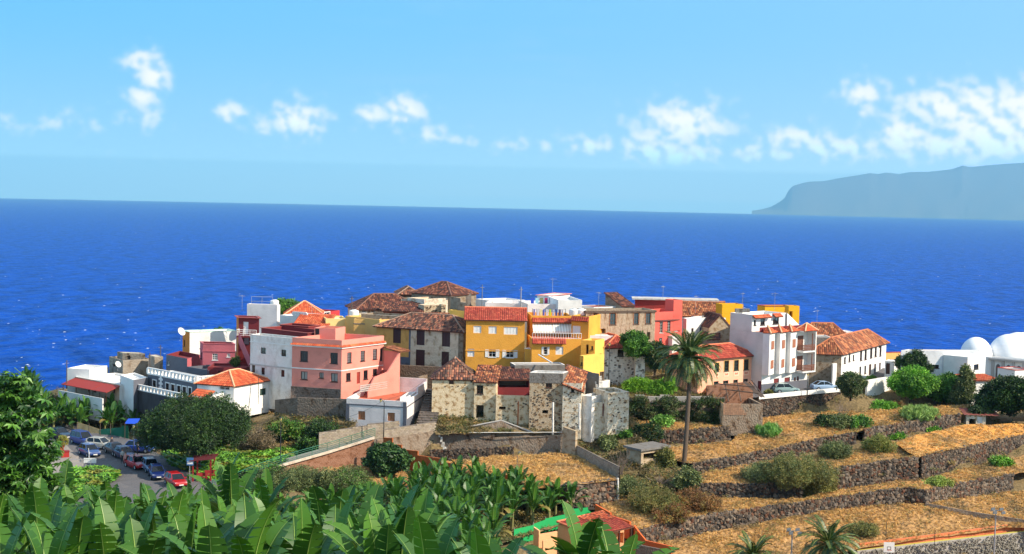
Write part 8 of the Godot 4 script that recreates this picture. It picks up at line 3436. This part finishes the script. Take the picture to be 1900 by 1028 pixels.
# ---------------------------------------------------------------- people
func person(label: String, px: float, py: float, h: float, turn: float, shirt: Color, legs: Color, hair: Color, stride := 0.0) -> void:
	var p := aty(px, py, h)
	var o := thing("person", label, "person", p, "people on the road")
	o.rotation.y = turn
	var skin := lin(196, 146, 118)
	# bones: [a, b, ra, rb, colour]; x forward
	var s := stride
	var bones := [
		[Vector3(0, 1.0, 0), Vector3(0, 1.38, 0), 0.15, 0.16, shirt], [Vector3(0, 1.4, -0.13), Vector3(0, 1.4, 0.13), 0.075, 0.075, shirt], [Vector3(0, 0.98, -0.05), Vector3(0, 0.98, 0.05), 0.15, 0.15, legs],
		[Vector3(0, 1.42, 0), Vector3(0.01, 1.54, 0), 0.06, 0.055, skin], [Vector3(0.01, 1.6, 0), Vector3(0.02, 1.68, 0), 0.085, 0.095, skin], [Vector3(0.1, 1.61, 0), Vector3(0.115, 1.6, 0), 0.016, 0.012, skin],
		[Vector3(0, 0.95, -0.09), Vector3(0.1 * s, 0.5, -0.1), 0.095, 0.065, legs], [Vector3(0.1 * s, 0.5, -0.1), Vector3(0.14 * s, 0.1, -0.1), 0.062, 0.04, legs],
		[Vector3(0, 0.95, 0.09), Vector3(-0.1 * s, 0.5, 0.1), 0.095, 0.065, legs], [Vector3(-0.1 * s, 0.5, 0.1), Vector3(-0.25 * s, 0.1, 0.1), 0.062, 0.04, legs],
		[Vector3(0.14 * s, 0.05, -0.1), Vector3(0.14 * s + 0.16, 0.04, -0.11), 0.045, 0.035, Color(0.03, 0.03, 0.03)], [Vector3(-0.25 * s, 0.05, 0.1), Vector3(-0.25 * s + 0.16, 0.04, 0.11), 0.045, 0.035, Color(0.03, 0.03, 0.03)],
		[Vector3(0, 1.4, -0.19), Vector3(-0.05 * s, 1.13, -0.24), 0.055, 0.045, shirt], [Vector3(-0.05 * s, 1.13, -0.24), Vector3(0.08, 0.9, -0.24), 0.042, 0.03, skin],
		[Vector3(0, 1.4, 0.19), Vector3(0.05 * s, 1.13, 0.24), 0.055, 0.045, shirt], [Vector3(0.05 * s, 1.13, 0.24), Vector3(0.12, 0.92, 0.23), 0.042, 0.03, skin]]
	for e in [[0.08, 0.9, -0.24], [0.12, 0.92, 0.23]]:
		var w := Vector3(e[0], e[1], e[2])
		bones.append([w, w + Vector3(0.02, -0.08, 0), 0.03, 0.03, skin])
		for k in 4:
			bones.append([w + Vector3(-0.02 + k * 0.02, -0.09, 0), w + Vector3(-0.01 + k * 0.022, -0.165 + absf(k - 1.5) * 0.012, 0), 0.01, 0.008, skin])
		bones.append([w + Vector3(0.03, -0.04, 0), w + Vector3(0.065, -0.1, 0), 0.011, 0.009, skin])
	cpart(o, "body", nets(bones, 0.028, Vector3(-0.42, -0.02, -0.36), Vector3(0.42, 1.82, 0.36)), mat("person_skin_and_cloth", g(1.0), 0.9, null, Vector3.ONE, true))
	var hm := nets([[Vector3(-0.02, 1.66, 0), Vector3(0.0, 1.71, 0), 0.1, 0.1, hair], [Vector3(-0.06, 1.58, 0), Vector3(-0.04, 1.66, 0), 0.07, 0.09, hair]], 0.022, Vector3(-0.2, 1.45, -0.16), Vector3(0.1, 1.86, 0.16))
	cpart(o, "hair", hm, mat("person_skin_and_cloth", g(1.0), 0.9, null, Vector3.ONE, true))
func field(bones: Array, p: Vector3) -> Vector2:
	var d := 1e9
	var near := 1e9
	var id := 0
	for i in bones.size():
		var b: Array = bones[i]
		var a: Vector3 = b[0]
		var ab: Vector3 = b[1] - a
		var t := clampf((p - a).dot(ab) / maxf(1e-6, ab.length_squared()), 0, 1)
		var q := (p - a - ab * t).length() - lerpf(b[2], b[3], t)
		if q < near:
			near = q
			id = i
		var k := 0.035
		var h := clampf(0.5 + 0.5 * (d - q) / k, 0, 1)
		d = lerpf(d, q, h) - k * h * (1 - h) if d < 1e8 else q
	return Vector2(d, id)
func nets(bones: Array, cell: float, lo: Vector3, hi: Vector3) -> MB:
	var n := Vector3i(((hi - lo) / cell).ceil())
	var val := PackedFloat32Array()
	var ids := PackedInt32Array()
	val.resize((n.x + 1) * (n.y + 1) * (n.z + 1))
	ids.resize(val.size())
	var sx := (n.y + 1) * (n.z + 1)
	var sy := n.z + 1
	for x in n.x + 1:
		for y in n.y + 1:
			for z in n.z + 1:
				var f := field(bones, lo + Vector3(x, y, z) * cell)
				val[x * sx + y * sy + z] = f.x
				ids[x * sx + y * sy + z] = int(f.y)
	var at_ := {}
	for x in n.x:
		for y in n.y:
			for z in n.z:
				var s := Vector3.ZERO
				var c := 0
				var k := x * sx + y * sy + z
				for e in [[0, sx, Vector3(0, 0, 0), Vector3(1, 0, 0)], [0, sy, Vector3(0, 0, 0), Vector3(0, 1, 0)], [0, 1, Vector3(0, 0, 0), Vector3(0, 0, 1)], [sx, sx + sy, Vector3(1, 0, 0), Vector3(1, 1, 0)], [sx, sx + 1, Vector3(1, 0, 0), Vector3(1, 0, 1)], [sy, sy + sx, Vector3(0, 1, 0), Vector3(1, 1, 0)], [sy, sy + 1, Vector3(0, 1, 0), Vector3(0, 1, 1)], [1, 1 + sx, Vector3(0, 0, 1), Vector3(1, 0, 1)], [1, 1 + sy, Vector3(0, 0, 1), Vector3(0, 1, 1)], [sx + sy, sx + sy + 1, Vector3(1, 1, 0), Vector3(1, 1, 1)], [sx + 1, sx + sy + 1, Vector3(1, 0, 1), Vector3(1, 1, 1)], [sy + 1, sx + sy + 1, Vector3(0, 1, 1), Vector3(1, 1, 1)]]:
					var a := val[k + int(e[0])]
					var b := val[k + int(e[1])]
					if (a < 0) != (b < 0):
						var t := a / (a - b)
						s += (e[2] as Vector3).lerp(e[3], t)
						c += 1
				if c > 0:
					at_[Vector3i(x, y, z)] = lo + (Vector3(x, y, z) + s / c) * cell
	var m := MB.new()
	var ax := [Vector3i(1, 0, 0), Vector3i(0, 1, 0), Vector3i(0, 0, 1)]
	var st := [sx, sy, 1]
	for x in range(1, n.x):
		for y in range(1, n.y):
			for z in range(1, n.z):
				var k := x * sx + y * sy + z
				for i in 3:
					var a := val[k]
					var b := val[k + int(st[i])]
					if (a < 0) == (b < 0):
						continue
					var u: Vector3i = ax[(i + 1) % 3]
					var v: Vector3i = ax[(i + 2) % 3]
					var o := Vector3i(x, y, z)
					if not (at_.has(o) and at_.has(o - u) and at_.has(o - v) and at_.has(o - u - v)):
						continue
					m.col = bones[ids[k]][4]
					if a < 0:
						m.quad(at_[o - u - v], at_[o - v], at_[o], at_[o - u])
					else:
						m.quad(at_[o - u - v], at_[o - u], at_[o], at_[o - v])
	return m

func roadside() -> void:
	rng.seed = 601
	var g1 := "cars parked along the road"
	var head := -0.95
	car("dark navy car half hidden by the near tree", 110, 813, 6.1, head + 0.3, [24, 28, 44], 1, g1)
	car("tall deep blue car behind the silver one", 153, 824, 6.1, head + 0.2, [26, 52, 128], 2, g1)
	car("silver hatchback facing down the road", 186, 832, 6.1, -0.35, [178, 176, 166], 0, g1)
	car("small blue car behind the white sign board", 166, 845, 6.1, -0.9, [40, 66, 120], 0, g1)
	car("black car in the parked row", 214, 842, 6.1, head, [30, 32, 42], 1, g1)
	car("dark violet blue car next to the red one", 231, 850, 6.1, head, [40, 38, 78], 0, g1)
	car("bright red car with two people beside it", 253, 868, 6.1, head + 0.1, [176, 24, 34], 0, g1)
	car("blue car half hidden behind the lamp post", 261, 838, 6.1, -0.3, [40, 70, 150], 0, g1)
	car("pale blue car behind the dark blue car", 279, 873, 6.1, -1.1, [96, 116, 150], 0, g1)
	car("shiny dark blue car facing the plantation", 291, 886, 6.1, -1.2, [22, 40, 96], 0, g1)
	car("red car near the red pergola", 326, 901, 6.1, -1.0, [170, 22, 26], 0, g1)
	car("silver green car parked by the street parapet", 1458, 729, 12.0, 0.12, [136, 160, 158], 0, "cars parked on the village street")
	car("pale blue car parked by the orange lean-to house", 1530, 724, 12.0, 0.2, [150, 176, 206], 1, "cars parked on the village street")
	person("person in black walking beside the red car", 249, 869, 6.1, -1.2, Color(0.02, 0.02, 0.025), Color(0.025, 0.025, 0.03), lin(40, 30, 26), 1.0)
	person("person in a white and red top by the parked row", 233, 866, 6.1, -1.6, lin(206, 150, 140), lin(150, 60, 56), lin(60, 46, 40), 0.4)
	person("person in pale clothes next to the one in red", 227, 860, 6.1, -1.0, lin(190, 188, 180), lin(60, 62, 74), lin(70, 60, 52), 0.5)
	person("person in dark clothes beside the silver hatchback", 207, 836, 6.1, -0.6, Color(0.03, 0.03, 0.04), Color(0.04, 0.04, 0.05), lin(36, 28, 24), 0.2)
	person("person standing below the street lamp by the blue car", 255, 845, 6.1, 0.4, lin(96, 92, 90), lin(46, 46, 54), lin(44, 36, 30), 0.2)
	lamp(248, 789, 848, 176, "street lamp with a round head above the parked cars", 0.06, [90, 96, 100])
	lamp(144, 765, 800, 197, "street lamp beside the tarpaulin fence", 0.05, [90, 96, 100])
	lamp(352, 834, 895, 164, "black street lamp in front of the domed tree", 0.06)
	lamp(521, 774, 862, 171, "slim dark lamp post beside the footpath railing", 0.07)
	lamp(713, 740, 815, 177.5, "dark lamp post in front of the low white house", 0.07, [44, 46, 48], -0.45)
	lamp(960, 838, 890, 169, "lamp post with a yellow lantern in the golden field", 0.05, [80, 84, 86], 0.25)
	lamp(1131, 636, 700, 196.5, "dark lamp post at the corner of the whitewashed house", 0.06)
	lamp(1499, 692, 728, 205, "street lamp in front of the wooden balconies", 0.06)
	pole(124, 668, 715, 205, "grey pole at the end of the porch house")
	pole(278, 655, 682, 209, "pole behind the slate grey house")
	pole(298, 640, 668, 221, "bare pole beyond the concrete house")
	pole(653, 549, 585, 222, "dark pole beside the brown roofs")
	wire(at(122, 670, 205), at(298, 642, 221), 1.2, "cable from the porch house to the bare pole")
	wire(at(714, 742, 177.5), at(838, 648, 202), 1.5, "cable from the dark lamp post to the old manor")
	wire(at(895, 530, 216), at(832, 545, 226), 0.6, "cable from the roof pole to the hilltop ruin")
	wire(at(714, 742, 177.5), at(521, 776, 171), 1.5, "cable between the two dark lamp posts")
	# fence, tarpaulins
	var o := thing("shade_net_fence", "fence of green shade net and pale boards beside the parked cars", "fence", at(200, 820, 192))
	var net := mat("shade_net", Color(0.12, 0.42, 0.33), 0.9)
	var seg := [[143, 783, 186, 797, 194, 193, 812, 825, plaster("board_pale", 170, 152, 110, 1)], [184, 797, 226, 793, 192, 191, 820, 815, net], [226, 790, 238, 790, 190.5, 190, 820, 820, paint("net_bright", 20, 96, 66, 0.9)]]
	for s in seg:
		pieces(o, "panel", [s.slice(0, 8)], 0.06, s[8])
	for x in [143, 165, 186, 205, 226, 238]:
		var m := MB.new()
		var t := at(x, 786, 191.2)
		m.tube([t - Vector3(0, 3.0, 0), t], [0.05], 5)
		part(o, "post", m, plaster("weathered_wood", 0, 0, 0))
	var tm := MB.new()
	var ta := at(231, 786, 189)
	tm.quad(ta, ta + Vector3(1.8, 0.05, 0.3), ta + Vector3(1.7, 0.5, -1.6), ta + Vector3(0, 0.4, -1.8))
	tm.quad(ta + Vector3(0, -0.03, 0), ta + Vector3(0, 0.37, -1.8), ta + Vector3(1.7, 0.47, -1.6), ta + Vector3(1.8, 0.02, 0.3))
	var to := thing("blue_tarpaulin", "bright blue tarpaulin roof beside the green shade net", "tarpaulin", flat(ta, ta.y - 2.4))
	part(to, "sheet", tm, paint("tarp_blue", 24, 76, 196, 0.7))
	tm = MB.new()
	for v in [Vector3(0.05, 0, 0), Vector3(1.75, 0, 0.25), Vector3(1.6, 0, -1.5), Vector3(0.05, 0, -1.7)]:
		tm = MB.new()
		tm.tube([ta + v - Vector3(0, 2.6, 0), ta + v + Vector3(0, 0.1, 0)], [0.04], 5)
		part(to, "pole", tm, plaster("weathered_wood", 0, 0, 0))
	# plaza things
	for a in [[111, 838, "red planter with a bushy plant on the plaza"], [121, 848, "second red planter on the plaza edge"]]:
		var p := aty(a[0], a[1], 6.15)
		var po := thing("red_planter", a[2], "planter", p, "red planters on the plaza")
		var m := MB.new()
		m.cbox(p, 0.9, 0.7, 0.7, 0.4)
		part(po, "box", m, paint("planter_red", 160, 34, 30, 0.7))
		m = MB.new()
		m.cbox(p + Vector3(0, 0.7, 0), 1.0, 0.1, 0.8, 0.4)
		part(po, "rim", m, paint("planter_rim", 130, 26, 24, 0.7))
		if a[0] == 111:
			crown(po, "plant", [[p + Vector3(0.3, 1.4, 0), Vector3(0.7, 0.7, 0.6)]], 60, 0.5, "blade", [lin(150, 140, 60), lin(120, 120, 50)])
	var sp := aty(168, 866, 6.15)
	o = thing("white_sign_board", "white barrier board at the corner of the plaza", "sign", sp)
	var bm := MB.new()
	bm.box(sp + Vector3(-0.8, 0.45, 0), Vector3(1.5, 0, 0), Vector3(0, 0.6, 0), Vector3(0, 0, 0.08))
	part(o, "board", bm, paint("board_white", 0, 0, 0))
	bm = MB.new()
	for x in [-0.65, 0.55]:
		bm = MB.new()
		bm.tube([sp + Vector3(x, 0, 0), sp + Vector3(x, 0.5, 0)], [0.04], 5)
		part(o, "leg", bm, paint("galvanised", 0, 0, 0))
	o = thing("plaza_railing", "thin metal railing along the plaza edge", "railing", aty(150, 858, 6.15))
	railing(o, "rails", [aty(160, 828, 6.15), aty(166, 858, 6.15)], 1.0, paint("pipe_white", 0, 0, 0), 1.5, 0.03, 2)
	railing(o, "rails", [aty(128, 868, 6.15), aty(168, 868, 6.15)], 1.0, paint("galvanised", 0, 0, 0), 1.5, 0.025, 2)
	var ip := aty(352, 893, 6.1)
	o = thing("blue_sign", "small blue and white notice on the black street lamp", "sign", ip)
	bm = MB.new()
	bm.box(ip + Vector3(-0.35, 1.9, 0.1), Vector3(0.8, 0, 0), Vector3(0, 0.9, 0), Vector3(0, 0, 0.05))
	part(o, "panel", bm, paint("sign_blue", 60, 110, 160, 0.5))
	bm = MB.new()
	bm.box(ip + Vector3(-0.27, 2.05, 0.151), Vector3(0.64, 0, 0), Vector3(0, 0.3, 0), Vector3(0, 0, 0.01))
	part(o, "white_field", bm, paint("board_white", 0, 0, 0))
	bm = MB.new()
	bm.tube([ip + Vector3(0, 0, 0.08), ip + Vector3(0, 2.0, 0.08)], [0.04], 5)
	part(o, "post", bm, paint("galvanised", 0, 0, 0))
	# red pergola with benches
	var pg := aty(376, 892, 6.0)
	o = thing("red_pergola", "red pergola with a dark slatted roof beside the domed tree", "pergola", pg)
	var red := paint("pergola_red", 138, 28, 28, 0.7)
	for v in [Vector3(-1.0, 0, 0.7), Vector3(1.0, 0, 0.4), Vector3(-0.9, 0, -1.2), Vector3(1.1, 0, -1.4)]:
		bm = MB.new()
		bm.cbox(pg + v, 0.16, 2.5, 0.16)
		part(o, "post", bm, red)
	for k in 6:
		bm = MB.new()
		bm.box(pg + Vector3(-1.3, 2.5 + 0.02 * k, 0.9 - k * 0.5), Vector3(2.8, 0.25, -0.2), Vector3(0, 0.09, 0), Vector3(0, 0, 0.34))
		part(o, "roof_slat", bm, paint("pergola_roof", 92, 24, 30, 0.8))
	for a in [[375, 893, "red bench under the pergola"], [390, 888, "red bench beside the pergola"]]:
		var p := aty(a[0], a[1], 6.0)
		var bo := thing("red_bench", a[2], "bench", p, "red benches")
		bm = MB.new()
		bm.cbox(p + Vector3(0, 0.42, 0), 1.3, 0.07, 0.45, 0.3)
		part(bo, "seat", bm, red)
		bm = MB.new()
		bm.cbox(p + Vector3(-0.05, 0.55, -0.22), 1.3, 0.42, 0.06, 0.3)
		part(bo, "backrest", bm, red)
		for x in [-0.5, 0.5]:
			bm = MB.new()
			bm.cbox(p + Vector3(x, 0, -x * 0.3), 0.08, 0.42, 0.4, 0.3)
			part(bo, "leg", bm, red)
	o = thing("field_fence", "green post and wire fence around the small crop field", "fence", aty(310, 866, 6.1))
	railing(o, "rails", [aty(280, 843, 6.3), aty(318, 860, 6.2), aty(345, 873, 6.1), aty(385, 885, 6.1)], 1.3, paint("rail_green", 0, 0, 0), 2.4, 0.03, 2)
	o = thing("stone_kerb_wall", "low stone wall along the road below the small crop bed", "wall", aty(205, 885, 6.1))
	pieces(o, "wall", [[150, 908, 190, 898, 158, 161, 928, 915], [190, 898, 225, 870, 161, 168, 915, 885]], 0.4, plaster("rubble_pink", 0, 0, 0))

func _ready() -> void:
	rng.seed = 5
	fog_and_light()
	sea_and_island()
	ground()
	make_rocks()
	terraces()
	village_left()
	village_left_back()
	village_middle()
	village_right()
	slopes_and_walls()
	bananas()
	trees()
	ground_cover()
	roadside()

func terraces() -> void:
	rng.seed = 101
	stone_wall("long low stone wall at the foot of the terraces, above the orange tiled house", W_E, 0.36, 0.98, 60)
	stone_wall("stone wall beside the floodlight mast, with grass above it", W_E2, 0.36, 0.98, 25)
	stone_wall("tall stone wall with a big bush hanging over its end", W_D, 0.37, 0.9, 25)
	stone_wall("tall stone wall holding up the straw covered field", W_D2, 0.34, 0.85, 25)
	stone_wall("short stone wall under the big olive green bush", W_DL, 0.35, 0.9)
	stone_wall("low reddish earth and stone wall beside the short stone wall", [[1298, 898, 5.6, 928], [1424, 899, 5.6, 932]], 0.3, 0.75)
	stone_wall("short return wall joining the two lowest stone walls", [[1682, 905, 5.4, 930], [1719, 910, 5.2, 940]], 0.4, 0.9)
	stone_wall("stone wall running up from the foot of the tall palm", W_C, 0.34, 0.85)
	stone_wall("stone wall leading up to the little ruined shed", W_C2, 0.38, 0.9)
	stone_wall("stone wall with ivy behind the tall palm trunk", W_B, 0.34, 0.8)
	stone_wall("stone wall with rounded boulders below the golden field", W_F, 0.42, 1.15, 25)
	stone_wall("dark stone wall under the street with the parked cars", W_S, 0.3, 0.65)

func ground_cover() -> void:
	rng.seed = 401
	var gold := [lin(222, 178, 110), lin(212, 164, 94), lin(230, 194, 134), lin(196, 152, 92), lin(172, 138, 92)]
	scatter("dry_grass", "golden dry grass covering the terraces", ["dry"], 64000, "blade", Vector2(0.2, 0.45), gold, 0.7)
	var weeds := [lin(108, 104, 56), lin(84, 90, 46), lin(130, 116, 66), lin(70, 80, 40), lin(150, 120, 70)]
	scatter("weeds", "low brown and green weeds on the slopes between the walls", ["weeds"], 17000, "soft", Vector2(0.3, 0.8), weeds, 0.7)
	scatter("dry_scrub", "small olive and brown scrub dotted over the dry terraces", ["grass_terrace", "bush_terrace", "upper_terrace", "palm_terrace", "lower_field"], 900, "fine", Vector2(0.4, 1.1), [lin(126, 124, 62), lin(108, 108, 54), lin(140, 110, 62), lin(120, 96, 60)], 0.7)
	var crop := [lin(104, 158, 36), lin(86, 140, 34), lin(124, 172, 52), lin(70, 112, 34)]
	scatter("crop_leaves", "leafy green crop in the small fields by the road", ["crop"], 5200, "broad", Vector2(0.5, 0.95), crop, 0.7)
	var straw := [lin(226, 182, 112), lin(204, 152, 80), lin(180, 128, 66), lin(236, 204, 150)]
	scatter("straw", "cut straw lying over the ploughed field", ["straw"], 9000, "blade", Vector2(0.25, 0.5), straw, 0.25)
	# weeds on the open ground between the houses and the walls
	var xf := []
	var cc := []
	for i in 5200:
		var px := rnd(0, 1900)
		var p := at(px, 700, rnd(168, 232))
		p.y = ground_at(p.x, p.z)
		if lowest_sheet(p.x, p.z) < 1e8:
			continue
		var s := rnd(0.35, 0.9)
		xf.append(Transform3D(Basis(Vector3.UP, rnd(0, TAU)).scaled_local(Vector3(s, s * 0.7, s)), p + Vector3(0, s * 0.2, 0)))
		var c: Color = weeds[rng.randi() % weeds.size()]
		var k := rnd(0.7, 1.2)
		cc.append(Color(c.r * k, c.g * k, c.b * k))
	var o := multi(self, numbered("weeds"), clump("soft"), leaf_mat("leaf_soft"), xf, cc)
	o.set_meta("kind", "stuff")
	o.set_meta("label", "scattered weeds on the open ground between the houses")
	o.set_meta("category", "weeds")
